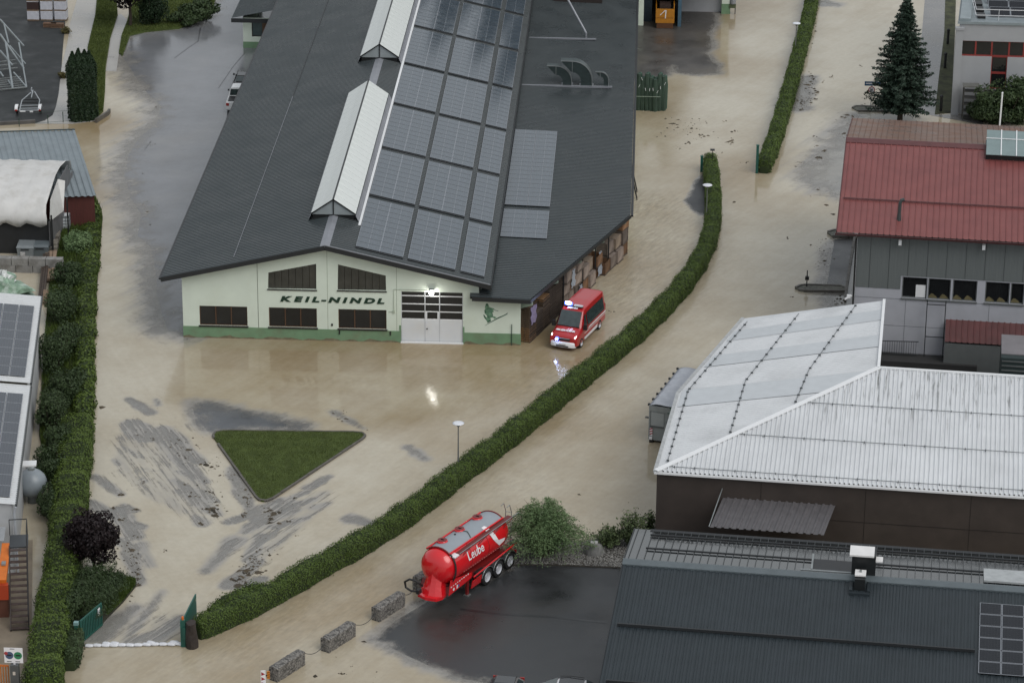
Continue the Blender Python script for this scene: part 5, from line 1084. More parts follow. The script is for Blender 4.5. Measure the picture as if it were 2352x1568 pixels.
# ---------------------------------------------------------------- annex at the left side of the hall
AN = G(559, 110); an = thing('green_annex', 'small pale green annex with dark roof and one window behind the hall', 'building', V(AN.x, AN.y, 0))
ez = HT(559, 110, 46); mb = MB(); aw_ = lambda f, x, y: (OY(*f(x, y), AN.y).x-AN.x, OY(*f(x, y), AN.y).z); wq = [aw_(zA, 2250, 330), aw_(zA, 2352, 335), aw_(zA, 2352, 195), aw_(zA, 2250, 192)]
mb.wall([(0, -.3), (4.6, -.3), (4.6, ez+.2), (0, ez+.2)], [[wq[0], (wq[0][0]+1.9, wq[0][1]), (wq[0][0]+1.9, wq[2][1]), (wq[0][0], wq[2][1])]], lambda u, v, w: (u, w, v), .12); mb.poly([(0, 0, -.3), (0, 0, ez+.2), (0, 14, ez+.2), (0, 14, -.3)]); mb.build('wall', m_wall, an)
MB().box(-.02, 4.6, -.02, .05, -.3, aw_(zA, 2200, 375)[1]).build('plinth', m_plinth, an)
w = MB().box(wq[0][0], wq[0][0]+1.9, .06, .1, wq[0][1], wq[0][1]+.08).box(wq[0][0], wq[0][0]+1.9, .06, .1, wq[2][1]-.08, wq[2][1]).box(wq[0][0], wq[0][0]+.08, .06, .1, wq[0][1]+.08, wq[2][1]-.08).build('window', m_dkfr, an); MB().box(wq[0][0]+.08, wq[0][0]+1.9, .085, .09, wq[0][1]+.08, wq[2][1]-.08).build('pane', P('teal_glass', (.05, .075, .075), .15, var=.3), w); MB().box(wq[0][0]+.95, wq[0][0]+1.9, .07, .083, wq[0][1]+.08, wq[2][1]-.08).build('brown_shutter', m_brown, w)
corr([((V(-.9, y, ez+.35), V(4.6, y, ez+1.5)), u) for y, u in ribs(-.7, 14, .333)], .04).build('roof', m_roof, an).data.flip_normals(); MB().box(-.95, 4.6, -.78, -.7, ez-.05, ez+.32).build('fascia', m_fasc, an)
# ---------------------------------------------------------------- bay building at the end of the hall
zT = ZZ(2100, 0, 500/1960); BB = G(1572, 62); bb = thing('loading_building', 'pale green loading building with grey roller door and dark open bay behind the hall', 'building', V(BB.x, BB.y, 0)); bo = bb.location
gd0, gd1 = G(*zT(900, 155))-bo, G(*zT(1430, 160))-bo; pil = G(*zT(1490, 192))-bo
MB().box(gd0.x, gd1.x, gd0.y, gd0.y+.1, -.2, 4.2).build('roller_door', P('roller_grey', (.42, .43, .45), .5, var=.06, bump=.3, bs=8), bb)
pw = (G(*zT(1545, 192))-G(*zT(1435, 192))).x; MB().box(pil.x-pw/2, pil.x+pw/2, pil.y, pil.y+1.2, HT(*zT(1490, 192), zT(1490, 58)[1]), 4.5).build('pillar', m_wall, bb); MB().box(pil.x-pw/2-.02, pil.x+pw/2+.02, pil.y-.02, pil.y+1.21, -.2, HT(*zT(1490, 192), zT(1490, 58)[1])).build('pillar_plinth', m_plinth, bb)
bp = G(*zT(870, 360))-bo; MB().box(bp.x-.16, bp.x+.16, bp.y, bp.y+.4, -.2, 4.4).build('steel_post', P('blue_steel', (.06, .12, .17), .5, var=.15), bb)
x0 = (G(*zT(310, 250))-bo).x; MB().box(x0-1.2, bp.x-.2, 9, 9.1, -.2, 4.4).box(x0-1.2, x0-1.1, 0, 9, -.2, 4.4).box(bp.x+.1, bp.x+.16, .5, 9, -.2, 4.4).build('bay_wall', m_dw, bb); MB().box(x0-1.2, pil.x+pw/2, .0, 16, 4.5, 4.8).build('roof', m_roof, bb)
q_ = G(*zT(340, 250), .9)-bo; MB().box(q_.x-.2, q_.x+.35, .1, .4, -.2, 3.6).build('bay_pillar', m_wall, bb)
MB().box((G(*zT(380, 300))-bo).x, (G(*zT(500, 300))-bo).x, 1.5, 3, -.2, 3.8).build('blue_rack', P('dark_blue_rack', (.012, .025, .038), .5, var=.4, vs=4), bb)
oc = G(*zT(675, 385)); ow0, ow1 = G(*zT(550, 385)).x-oc.x, G(*zT(800, 385)).x-oc.x; sk_ = thing('orange_skip', 'orange open skip with a white arrow mark inside the dark bay', 'skip', V(oc.x, oc.y, 0)); m_ork = P('orange_skip_paint', (.42, .17, .012), .5, var=.15, vs=3)
MB().box(ow0, ow1, 0, .08, .5, 1.85).build('front', m_ork, sk_); MB().box(ow0, ow0+.08, .08, 3, .5, 1.85).box(ow1-.08, ow1, .08, 3, .5, 2.2).build('side', m_ork, sk_); MB().box(ow0+.1, ow1-.1, .1, 3, .2, .5).build('base', m_black_, sk_); MB().box(ow0+.08, ow1-.08, -.02, -.001, .98, 1.02).build('seam', P('orange_dark', (.2, .07, .01), .6), sk_); MB().box(ow0+.1, ow1-.1, .02, .1, 0, .5).build('skid', P('skip_brown', (.10, .04, .015), .6), sk_)
mb = MB(); mb.add([(-.02, -.025, .95), (.06, -.025, .95), (.12, -.025, 1.75), (.02, -.025, 1.75)], [(0,1,2,3)]); mb.add([(-.5, -.025, 1.25), (-.42, -.025, 1.25), (.06, -.025, 1.75), (-.02, -.025, 1.75)], [(0,1,2,3)]); mb.build('arrow_mark', m_white, sk_); MB().box(ow0+.35, ow1-.35, .3, 1.8, .5, 2.1).build('load', P('dark_scrap', (.03, .015, .01), .7, var=.5), sk_)
pu = G(*zT(1580, 190)); pm_ = thing('pump_unit', 'small grey and green pump on legs beside the pillar', 'pump', V(pu.x, pu.y, 0)); MB().box(-.3, .3, -.2, .3, .6, 1.0).build('casing', P('pump_green', (.08, .10, .05), .6), pm_); MB().lathe([(.02, 1.0), (.3, 1.0), (.3, 1.4), (.2, 1.5)], (0, 0, 0), 12).build('dome', P('pump_grey', (.25, .26, .28), .4), pm_)
for x in (-.25, .25): MB().box(x-.04, x+.04, -.05, .05, -.1, .6).build('leg', m_black_, pm_)
# bundle of green fence panels behind the wing
fb_ = G(*zT(480, 1490)); gb = thing('green_panel_bundle', 'dark green upright garden nets bundled beside the wing wall', 'bundle', V(fb_.x, fb_.y, 0)); wd = (G(*zT(690, 1490)).x-G(*zT(300, 1490)).x); hb = HT(*zT(480, 1490), zT(480, 1000)[1])
m_gn = P('green_netting', (.03, .055, .038), .75, var=.6, vs=3, stretch=(6, 6, .4)); 
for k in range(7):
    x = -wd/2+.2+k*wd/7; r = .26; hk = hb*random.uniform(.85, 1.0); MB().lathe([(r*.9, -.1), (r, hk*.3), (r*1.05, hk*.7), (r*.7, hk), (.02, hk+.02)], (x, random.uniform(0, .3), 0), 9).build('roll', m_gn, gb)
    MB().lathe([(r*.9, -.1), (r, hk*.3), (r*1.05, hk*.7), (r*.7, hk*.97), (.02, hk)], (x+.1, .75, 0), 9).build('roll', P('green_netting_2', (.03, .075, .05), .75, var=.6, vs=3, stretch=(6, 6, .4)), gb)
for z in (hb*.42,): MB().beam((-wd/2, -.3, z), (wd/2-.4, -.3, z), .02, .04).build('strap', P('pale_strap', (.3, .36, .3), .6), gb)
for k in range(8): x = -wd/2+.2+k*wd/8; z = random.uniform(.45, .95)*hb; MB().beam((x, -.28, z), (x+random.uniform(-.15, .15), -.3, z+.25), .04, .03).build('tag', m_white, gb)
# two ladders leaning at the wing eave
for i, (x, y) in enumerate(((1225, 130), (1225, 210))):
    a = G(*zJ(1250, 150+i*70)); t_ = thing('ladder', ['dark ladder leaning on the wing eave, the one farther along', 'dark ladder leaning on the wing eave next to the crates'][i], 'ladder', a); n_ = 7
    for s in (0, .42): MB().beam((0, s, -.1), (-.75, s+.3, 3.1), .05, .06).build('rail', m_black_, t_)
    for k in range(n_): z = .3+k*.42; MB().beam((-.75*z/3.2, .3*z/3.2, z), (-.75*z/3.2, .42+.3*z/3.2, z), .04, .04).build('rung', m_black_, t_)
# ================================================================ VEHICLES
m_fred = P('fire_red', (.40, .010, .014), .3, var=.04, coat=.6); m_vglass = P('vehicle_glass', (.035, .05, .052), .05, var=.35, vs=3, spec=.8); m_refl = P('reflective_white', (.75, .74, .76), .4, var=.03)
m_chrome = P('wheel_alloy', (.55, .56, .60), .3, metal=.25, var=.1); m_bkpl = P('black_plastic', (.014, .014, .015), .5, var=.1); m_head = P('lit_headlight', (1, 1, 1), .3, var=0, emit=(1, .97, .93), es=7)
m_blue = P('blue_flash_halo', (.05, .1, .9), .3, var=0, emit=(.06, .13, 1), es=5); m_bluec = P('blue_flash_core', (.6, .7, 1), .3, var=0, emit=(.55, .68, 1), es=70)
def body_rings(secs):
    R = []
    for y, zb, zbelt, zt, hb, hm, ht in secs:
        half = [(hb, zb), (hm, zb+.12), (hm, zbelt), (ht+(hm-ht)*.35, zbelt+(zt-zbelt)*.6), (ht, zt-.10), (ht*.90, zt-.03), (ht*.5, zt)]
        R.append([V(x, y, z) for x, z in half]+[V(-x, y, z) for x, z in reversed(half)])
    return R
def wheel(par, x, y, r, w, rim=m_chrome, name='wheel'):
    t_ = MB().lathe([(r*.6, -w/2), (r*.93, -w/2), (r, -w/2+.04), (r, w/2-.04), (r*.93, w/2), (r*.6, w/2)], (x, y, r), 22, 0, 'x', False).build(name, m_tyre, par, True)
    s = 1 if x > 0 else -1; o = MB().lathe([(.02, s*w*.30), (r*.25, s*w*.34), (r*.3, s*w*.2), (r*.55, s*w*.32), (r*.61, s*w*.52), (r*.61, -s*w*.4), (.02, -s*w*.4)], (x, y, r), 18, 0, 'x').build('rim', rim, t_); fixn(o.data)
    return t_
# ---------------------------------------------------------------- fire van
VO = V(-4.75, 195.22, 0); VA = math.atan2(-.326, .945)
van = thing('fire_van', 'red fire brigade van with flashing blue lights driving through the water beside the hall', 'van', VO, VA)
secs = [(.02, .42, .80, .98, .86, .93, .84), (.12, .34, .85, 1.08, .93, .98, .86), (.45, .32, .95, 1.20, .98, 1.0, .88), (.95, .32, 1.05, 1.34, .98, 1.01, .86), (1.12, .32, 1.1, 1.46, .98, 1.01, .84), (1.85, .32, 1.15, 2.36, .98, 1.01, .80), (2.2, .32, 1.15, 2.50, .98, 1.01, .80), (3.5, .32, 1.15, 2.56, .98, 1.01, .82), (5.5, .34, 1.15, 2.54, .98, 1.01, .82), (5.78, .36, 1.15, 2.46, .97, 1.0, .79), (5.86, .42, 1.1, 2.30, .93, .96, .72)]
o = MB().loft(body_rings(secs)).build('body', m_fred, van); fixn(o.data); bv = o.modifiers.new('soft_edges', 'BEVEL'); bv.width = .05; bv.segments = 2; bv.limit_method = 'ANGLE'; bv.angle_limit = .4
def vs(x, z): # side surface x at height z
    k = max(0, (z-1.15)/(2.46-1.15)); return 1.01-.20*k*(1.15 if k > .6 else .55)
def side(pts, off, m, name, par=van, s=1):
    q_ = [V(s*(vs(0, z)+off), y, z) for y, z in pts]; mm = MB(); mm.add(q_, [tuple(t) for t in tessellate_polygon([[V(p.y, p.z, 0) for p in q_]])]); o = mm.build(name, m, par); return o
mm = MB(); mm.add([(-.80, 1.10, 1.40), (.80, 1.10, 1.40), (.74, 1.78, 2.26), (-.74, 1.78, 2.26)], [(0,1,2,3)])
for v_ in range(len(mm.v)): mm.v[v_] = (mm.v[v_][0], mm.v[v_][1]-.055, mm.v[v_][2]+.055)
ws_ = mm.build('windscreen', m_vglass, van)
MB().beam((-.82, 1.03, 1.43), (.82, 1.03, 1.43), .06, .05).build('wiper_tray', m_bkpl, van)
for s in (-1, 1):
    side([(1.35, 1.28), (2.05, 1.22), (2.05, 2.12), (1.85, 2.12)], .045, m_vglass, 'side_window', van, s); side([(2.2, 1.25), (5.45, 1.25), (5.45, 2.14), (2.2, 2.14)], .045, m_vglass, 'side_window', van, s)
    side([(2.1, .98), (5.7, .98), (5.7, 1.10), (2.4, 1.10)], .03, m_refl, 'upper_stripe', van, s); side([(1.5, .86), (5.7, .86), (5.7, .90), (1.5, .90)], .03, m_refl, 'thin_stripe', van, s); side([(1.55, .40), (4.05, .40), (4.05, .64), (1.45, .60)], .03, m_refl, 'sill_stripe', van, s)
    mi = MB().box(s*1.04 if s > 0 else -1.28, s*1.28 if s > 0 else -1.04, 1.22, 1.38, 1.22, 1.62).build('mirror', m_bkpl, van)
    for y in (.98, 4.62): wheel(van, s*.90, y, .36, .24)
    h = MB().loft([[V(s*.56, .02, .80), V(s*.86, .08, .83), V(s*.88, .12, 1.03), V(s*.58, .05, .93)], [V(s*.56, .10, .80), V(s*.86, .2, .83), V(s*.90, .32, 1.08), V(s*.6, .14, .97)]]).build('headlight', m_head, van); fixn(h.data)
    MB().box(min(s*.8, s*.96), max(s*.8, s*.96), 5.82, 5.90, .9, 1.5).build('tail_light', P('red_lens', (.3, .02, .015), .3), van)
o = MB().loft([[V(-.93, .12, .30), V(-.80, -.06, .30), V(0, -.10, .28), V(.80, -.06, .30), V(.93, .12, .30)], [V(-.96, .14, .60), V(-.82, -.08, .60), V(0, -.12, .60), V(.82, -.08, .60), V(.96, .14, .60)], [V(-.93, .2, .66), V(-.8, .02, .66), V(0, .0, .66), V(.8, .02, .66), V(.93, .2, .66)]], 0, False, False).build('bumper', m_refl, van, True); fixn(o.data)
MB().box(-.45, .45, -.135, -.11, .34, .42).build('air_intake', m_bkpl, van); MB().box(-.26, .26, -.15, -.121, .45, .56).build('number_plate', P('plate', (.5, .5, .52), .4), van)
MB().prism([(-.5, -.02, .74), (.5, -.02, .74), (.54, .0, .92), (-.54, .0, .92)], (0, .1, 0)).build('grille', m_bkpl, van); MB().box(-.5, .5, -.035, -.021, .90, .93).build('grille_bar', m_chrome, van)
for tx, sz, y, z, rx, w in (('FEUERWEHR', .24, .46, 1.265, .28, 1.4), ('FEUERWEHR', .14, 1.86, 2.43, .5, .75)):
    me_ = text_mesh(tx, sz, m_refl, .004, .012, .12, 1.1); a, b2 = text_width(me_); k = w/(b2-a)
    for v_ in me_.vertices: v_.co.x = (v_.co.x-(a+b2)/2)*k
    place('lettering', me_, van, loc=(0, y, z), rot=(rx, 0, 0))
lb = MB().box(-.66, .66, 1.98, 2.20, 2.50, 2.55).build('light_bar', m_bkpl, van); MB().box(.04, .66, 1.98, 2.2, 2.551, 2.63).build('bar_lens', P('clear_lens', (.55, .58, .62), .15), lb)
MB().lathe([(.02, -.29), (.10, -.27), (.125, -.15), (.125, .15), (.10, .27), (.02, .29)], (-.38, 2.08, 2.66), 14, 0, 'x').build('flash_lens', m_blue, lb, True); MB().lathe([(.02, -.2), (.09, -.17), (.1, 0), (.09, .17), (.02, .2)], (-.38, 2.02, 2.72), 12, 0, 'x').build('flash_bulb', m_bluec, lb, True)
fl = MB().lathe([(.02, -.14), (.10, -.12), (.13, -.02), (.10, .05)], (-.40, -.04, .86), 14, 0, 'y').build('grille_flasher', m_blue, van); MB().lathe([(.02, -.17), (.07, -.16), (.075, -.1), (.02, -.1)], (-.40, -.04, .86), 12, 0, 'y').build('flash_bulb', m_bluec, fl)
# ---------------------------------------------------------------- silo trailer
TA = math.atan2(-.491, .871); TO = V(-11.24, 156.01, 0); TF = Fr(TO, TA); zTk = ZZ(1380, 1710, 420/1882)
m_tred = P('tanker_red', (.62, .009, .015), .2, var=.04, coat=.7); m_tdark = P('tanker_dark_red', (.16, .012, .012), .4, var=.15); m_tgrey = P('tank_walkway_grey', (.27, .30, .33), .45, var=.06)
tk = thing('silo_trailer', 'parked red silo semi-trailer with white Leube lettering beside the willow bush', 'trailer', TO, TA)
R0, ZC = 1.17, 2.22
prof = [(.42, .05, -.05), (.46, .50, -.05), (.58, .80, -.03), (.82, 1.02, 0), (1.15, 1.13, 0), (1.5, R0, 0), (5.7, R0, 0), (6.4, 1.14, .0), (6.95, 1.02, .03), (7.3, .78, .06), (7.45, .45, .08), (7.5, .05, .08)]
rings = []
for y, r, dz in prof: rings.append([V(r*math.cos(a), y, ZC+dz+r*math.sin(a)*(1.0 if math.sin(a) > 0 else .94)) for a in [2*math.pi*k/40 for k in range(40)]])
o = MB().loft(rings).build('tank_shell', m_tred, tk, True); fixn(o.data)
# hopper cones under the belly
for yc in (2.1, 3.9, 5.7):
    MB().lathe([(.12, .78), (.18, .85), (.62, 1.35), (.85, 1.6)], (0, yc, 0), 16).build('hopper_cone', m_tred, tk)
# front apron down to the coupling
rg = []
for t_ in np.linspace(0, 1, 9):
    z = 2.75-1.95*t_; hw_ = .34+.30*t_+.25*max(0, t_-.75)*4*.5; yb = .62-.52*t_+.12*math.sin(math.pi*t_); rg.append([V(-hw_, yb+.18, z), V(-hw_*.55, yb-.02, z), V(0, yb-.10, z), V(hw_*.55, yb-.02, z), V(hw_, yb+.18, z), V(hw_, yb+.75, z), V(-hw_, yb+.75, z)])
o = MB().loft(rg).build('front_apron', m_tred, tk); fixn(o.data)
o = MB().loft([[V(-.78, .28, .82), V(-.6, -.12, .82), V(0, -.26, .82), V(.6, -.12, .82), V(.78, .28, .82), V(.7, 1.2, .82), V(-.7, 1.2, .82)], [V(-.80, .3, .66), V(-.62, -.12, .66), V(0, -.28, .66), V(.62, -.12, .66), V(.8, .3, .66), V(.7, 1.2, .7), V(-.7, 1.2, .7)]]).build('apron_foot', m_tred, tk); fixn(o.data)
MB().prism([(0, .7, .85), (0, 3.0, 1.02), (0, 7.3, 1.02), (0, 7.3, 1.28), (0, 1.0, 1.30)], (1.02, 0, 0)).build('side_frame', m_tdark, tk); MB().prism([(-1.02, .7, .85), (-1.02, 3.0, 1.02), (-1.02, 7.3, 1.02), (-1.02, 7.3, 1.28), (-1.02, 1.0, 1.30)], (.9, 0, 0)).build('side_frame', m_tdark, tk)
MB().prism([(1.03, .55, .86), (1.03, 2.9, 1.02), (1.03, 3.0, 1.35), (1.03, .75, 1.75)], (.03, 0, 0)).build('side_panel', m_tred, tk)
MB().tube([(1.22, 2.9, 1.12), (1.22, 7.55, 1.42)], .05, 8).build('side_rail', m_tred, tk); MB().box(-1.2, 1.2, 7.5, 7.6, .75, .95).build('rear_bumper', m_tred, tk)
# grey walkway on top, curved with the shell
rg = [[V((R0+.012)*math.cos(a), y, ZC+(R0+.012)*math.sin(a)) for a in np.linspace(math.radians(128), math.radians(55), 9)] for y in (1.15, 6.75)]
o = MB().loft(rg, 0, False, False).build('top_walkway', m_tgrey, tk, True); fixn(o.data)
for y in (1.12, 6.78): MB().tube([V((R0+.03)*math.cos(a), y, ZC+(R0+.03)*math.sin(a)) for a in np.linspace(math.radians(132), math.radians(50), 9)], .045, 8).build('shell_ring', m_tdark, tk)
for a_ in (131, 53): p = V((R0+.06)*math.cos(math.radians(a_)), 0, ZC+(R0+.06)*math.sin(math.radians(a_))); MB().tube([p+V(0, 1.1, 0), p+V(0, 6.8, 0)], .055, 8).build('top_rail', m_tred, tk)
for y in (1.95, 3.75, 5.65):
    x, z = -.30, ZC+math.sqrt(R0**2-.09); l = MB().lathe([(.30, z-.05), (.32, z+.06), (.29, z+.11), (.12, z+.13), (.02, z+.13)], (x, y, 0), 22).build('manlid', m_tred, tk, True); MB().box(x-.1, x+.12, y-.06, y+.06, z+.131, z+.145).build('lid_label', m_refl, l); MB().lathe([(.26, z+.115), (.28, z+.14), (.25, z+.145)], (x, y, 0), 18).build('lid_rim', m_tdark, l)
MB().tube([(-.02, 3.7, ZC+R0+.03), (.25, 3.75, ZC+R0+.02), (.62, 3.5, ZC+R0*.86+.03)], .03, 7).build('air_hose', P('grey_hose', (.06, .08, .07), .6), tk); MB().lathe([(.02, ZC+R0+.05), (.06, ZC+R0+.05), (.06, ZC+R0-.03)], (-.15, 3.05, 0), 10).build('valve', m_bkpl, tk)
MB().prism([(.72, 1.5, 3.02), (1.10, 1.5, 3.02), (1.10, 7.35, 3.10), (.72, 7.35, 3.10)], (0, 0, .05)).build('side_catwalk', P('catwalk_dark_red', (.14, .03, .028), .6, var=.15), tk); MB().prism([(.55, 1.12, 3.02), (1.12, 1.12, 3.0), (1.12, 1.55, 3.02), (.6, 1.55, 3.06)], (0, 0, .06)).build('catwalk_end', m_refl, tk)
MB().tube([(1.12, 1.6, 3.12), (1.12, 7.9, 3.20)], .025, 6).build('hand_rail', m_galv, tk)
for y0, y1 in ((2.0, 2.9), (3.6, 4.5), (5.2, 6.0), (6.4, 7.2)): MB().tube([(1.02, y0, 2.75), (1.12, y1, 3.1)], .022, 6).build('rail_stay', m_tdark, tk)
mb = MB()
for x in (.35, .75): mb.tube([(x, 7.62, .9), (x, 7.72, 3.2), (x, 7.5, 3.75), (x, 7.2, 3.7)], .025, 6)
mb.build('ladder_rail', m_galv, tk)
for k in range(9): MB().tube([(.35, 7.64+.01*k, 1.0+k*.27), (.75, 7.64+.01*k, 1.0+k*.27)], .018, 6).build('ladder_rung', m_galv, tk)
# black hoses: one round the shell, one loop at the front
MB().tube([V((R0+.04)*math.cos(a), 1.05+.1*math.sin(2*a), ZC+(R0+.04)*math.sin(a)) for a in np.linspace(math.radians(55), math.radians(-62), 14)], .05, 8).build('black_hose', m_bkpl, tk, True)
MB().tube([(-.45, .15, 1.25), (-.75, -.1, 1.6), (-1.15, -.15, 1.62), (-1.5, -.12, 1.35), (-1.45, -.1, 1.0), (-1.1, -.1, .88), (-.55, -.05, .95)], .065, 8).build('coupling_hose', m_bkpl, tk, True)
MB().box(-.62, -.42, -.3, .0, .9, 1.15).build('coupling_box', m_bkpl, tk)
for y in (4.4, 5.62, 6.85):
    for s in (-1, 1):
        wheel(tk, s*1.05, y, .52, .36)
        rg = [[V(s*.84, y+.64*math.cos(a), .52+.62*math.sin(a)), V(s*1.25, y+.64*math.cos(a), .52+.62*math.sin(a))] for a in np.linspace(.25, math.pi-.25, 11)]
        o = MB().loft(rg, 0, False, False).build('mudguard', P('mudguard_grey', (.05, .055, .06), .4, var=.1), tk, True)
        MB().tube([V(s*1.25, y+.65*math.cos(a), .52+.63*math.sin(a)) for a in np.linspace(.25, math.pi-.25, 11)], .018, 6).build('mudguard_edge', m_galv, tk)
for s in (-1, 1): lg = MB().box(s*.95-.07, s*.95+.07, 2.55, 2.72, .05, 1.1).build('landing_leg', m_tdark, tk); MB().box(s*.95-.16, s*.95+.16, 2.47, 2.8, 0, .06).build('foot', m_galv, lg)
MB().prism([(1.12, 2.75, .42), (1.12, 3.75, .42), (1.22, 3.75, .95), (1.22, 2.75, .92)], (.04, 0, 0)).build('side_guard_plate', m_tred, tk); MB().box(.75, 1.2, 3.2, 4.0, .95, 1.25).build('tool_box', m_bkpl, tk); MB().lathe([(.02, -.35), (.2, -.35), (.2, .35), (.02, .35)], (1.0, 3.6, .98), 12, 0, 'y').build('air_tank', m_bkpl, tk)
def tside(px, xp=1.12):
    n = V(TF.c, TF.s, 0); p = TF.L(PL(*zTk(*px), n, n.dot(TO)+xp)); return p.y, p.z
def wrap(y, z, off=.035):
    a = math.asin(max(-.9, min(.9, (z-ZC)/(R0*1.0)))); return V((R0+off)*math.cos(a), y, ZC+(R0+off)*math.sin(a))
a0, b0, h0_ = tside((985, 918)), tside((1220, 775)), tside((962, 805)); me_ = text_mesh('Leube', 1, m_refl, .0, .012); xa, xb = text_width(me_); kx = (b0[0]-a0[0])/(xb-xa); kz = (h0_[1]-a0[1])/.72
for v_ in me_.vertices: p = wrap(a0[0]+(v_.co.x-xa)*kx, a0[1]+v_.co.y*kz); v_.co = p
place('lettering', me_, tk)
def wpoly(pts, m, name):
    q2 = [tside(p) for p in pts]; n = len(q2); mm = MB(); mm.add([wrap(*q_) for q_ in q2], [tuple(t) for t in tessellate_polygon([[V(a, b, 0) for a, b in q2]])]); return mm.build(name, m, tk)
wpoly([(1300, 425), (1362, 402), (1375, 440), (1390, 470), (1335, 500), (1320, 460)], m_refl, 'logo_mark'); wpoly([(1335, 500), (1390, 470), (1410, 520), (1430, 590), (1440, 600), (1535, 558), (1520, 610), (1450, 680), (1370, 605), (1350, 545)], m_refl, 'logo_mark')
for k in range(9):
    y = .75+k*.22; MB().box(1.061, 1.065, y, y+.12, 1.28+k*.012+(.02 if k % 2 else 0), 1.345+k*.012).build('small_lettering', m_refl, tk)
MB().lathe([(.02, .001), (.09, .001), (.09, .012), (.02, .012)], (1.061, 1.05, 1.08), 12, 0, 'x').build('round_sticker', m_refl, tk); MB().box(1.061, 1.066, 1.35, 1.5, 1.0, 1.2).build('plate_sticker', m_refl, tk); MB().box(1.061, 1.066, 1.51, 1.64, 1.02, 1.2).build('plate_sticker', P('blue_sticker', (.03, .05, .2), .5), tk)
for k in range(22): y = 2.0+k*.24; MB().box(1.10, 1.13, y, y+.13, 1.78, 1.80).build('contour_mark', P('contour_tape', (.42, .16, .15), .5), tk)
# ---------------------------------------------------------------- parked cars
def car(name, label, loc, rz, paint, roofm, L_=4.3, H=1.5, kind='hatch'):
    c = thing(name, label, 'car', loc, rz)
    if kind == 'pickup': secs = [(0, .35, .6, .8, .75, .85, .7), (.15, .28, .65, .92, .84, .9, .78), (1.1, .28, .85, 1.02, .86, .9, .8), (1.35, .28, .9, 1.1, .86, .9, .72), (1.95, .28, .95, 1.75, .86, .9, .62), (3.3, .28, .95, 1.78, .86, .9, .64), (3.42, .28, .9, 1.08, .86, .9, .82), (5.0, .3, .85, 1.06, .86, .9, .84), (5.05, .4, .8, 1.0, .84, .88, .8)]
    else: secs = [(0, .35, .55, .72, .7, .8, .66), (.12, .26, .62, .80, .80, .87, .72), (1.0, .24, .78, .96, .84, .89, .78), (1.25, .24, .85, 1.05, .84, .89, .70), (1.95, .24, .9, H-.06, .84, .89, .58), (2.5, .24, .9, H, .84, .89, .60), (3.4, .24, .9, H-.06, .84, .89, .58), (4.0, .26, .88, 1.12, .83, .88, .62), (4.2, .3, .8, .98, .80, .86, .70), (4.3, .4, .7, .85, .74, .8, .66)]
    o = MB().loft(body_rings(secs)).build('body', paint, c); fixn(o.data); bv = o.modifiers.new('soft_edges', 'BEVEL'); bv.width = .05; bv.segments = 2; bv.limit_method = 'ANGLE'; bv.angle_limit = .35
    if kind == 'hatch':
        MB().loft([[V(-.52, 2.0, H-.03), V(.52, 2.0, H-.03)], [V(-.54, 2.5, H+.02), V(.54, 2.5, H+.02)], [V(-.52, 3.35, H-.03), V(.52, 3.35, H-.03)]], 0, False, False).build('roof_panel', roofm, c)
        for s in (-1, 1):
            MB().poly([(s*.88, 1.45, .98), (s*.88, 3.8, .98), (s*.66, 3.3, H-.12), (s*.66, 2.0, H-.12)]).build('side_window', m_vglass, c)
            MB().tube([(s*.56, 2.0, H+.03), (s*.57, 2.6, H+.07), (s*.55, 3.3, H+.03)], .02, 6).build('roof_rail', m_bkpl, c)
        MB().poly([(-.70, 1.22, 1.07), (.70, 1.22, 1.07), (.58, 1.88, H-.08), (-.58, 1.88, H-.08)]).build('windscreen', m_vglass, c); MB().poly([(-.6, 4.03, 1.14), (.6, 4.03, 1.14), (.56, 3.45, H-.07), (-.56, 3.45, H-.07)]).build('rear_window', m_vglass, c)
        wy = (.82, 3.45)
    else:
        for s in (-1, 1): MB().poly([(s*.91, 1.6, 1.02), (s*.91, 3.2, 1.02), (s*.72, 3.15, 1.62), (s*.72, 2.05, 1.62)]).build('side_window', m_vglass, c)
        MB().poly([(-.70, 3.44, 1.15), (.70, 3.44, 1.15), (.62, 3.36, 1.66), (-.62, 3.36, 1.66)]).build('rear_window', m_vglass, c); MB().poly([(-.72, 1.32, 1.12), (.72, 1.32, 1.12), (.6, 1.9, 1.68), (-.6, 1.9, 1.68)]).build('windscreen', m_vglass, c)
        MB().box(-.72, .72, 3.5, 4.9, 1.075, 1.09).build('load_bed', m_bkpl, c); wy = (.9, 4.1)
    Lx = secs[-1][0]
    for s in (-1, 1):
        for y in wy: wheel(c, s*.78, y, .32, .2)
        MB().box(min(s*.55, s*.8), max(s*.55, s*.8), -.02, .06, .62, .74).build('headlight', P('head_glass', (.5, .5, .5), .2), c); MB().box(min(s*.6, s*.85), max(s*.6, s*.85), Lx-.05, Lx+.02, .72, .95).build('tail_light', P('red_lens', (.3, .02, .015), .3), c); MB().box(min(s*.92, s*1.08), max(s*.92, s*1.08), 1.5, 1.62, .95, 1.08).build('mirror', m_bkpl, c)
    return c
m_carw = P('car_white', (.62, .63, .64), .25, var=.03, coat=.5); m_cark = P('car_black', (.012, .013, .015), .2, var=.05, coat=.6)
p = G(1312, 1560, 1.45); car('parked_hatchback', 'white hatchback with black roof parked on the dark truck yard', V(p.x-2.65, p.y-.1, 0), -math.pi/2-.1, m_carw, m_cark)
p = G(1134, 1566, 1.45); car('parked_hatchback', 'grey hatchback with black roof at the puddle on the truck yard edge', V(p.x+.3, p.y-2.6, 0), -.1, P('car_grey', (.2, .2, .2), .3, var=.03, coat=.5), m_cark)
p = G(570, 178, .7); car('black_estate_car', 'black car parked along the side of the hall', V(p.x-.25, p.y+1.4, 0), math.pi+.02, m_cark, m_cark)
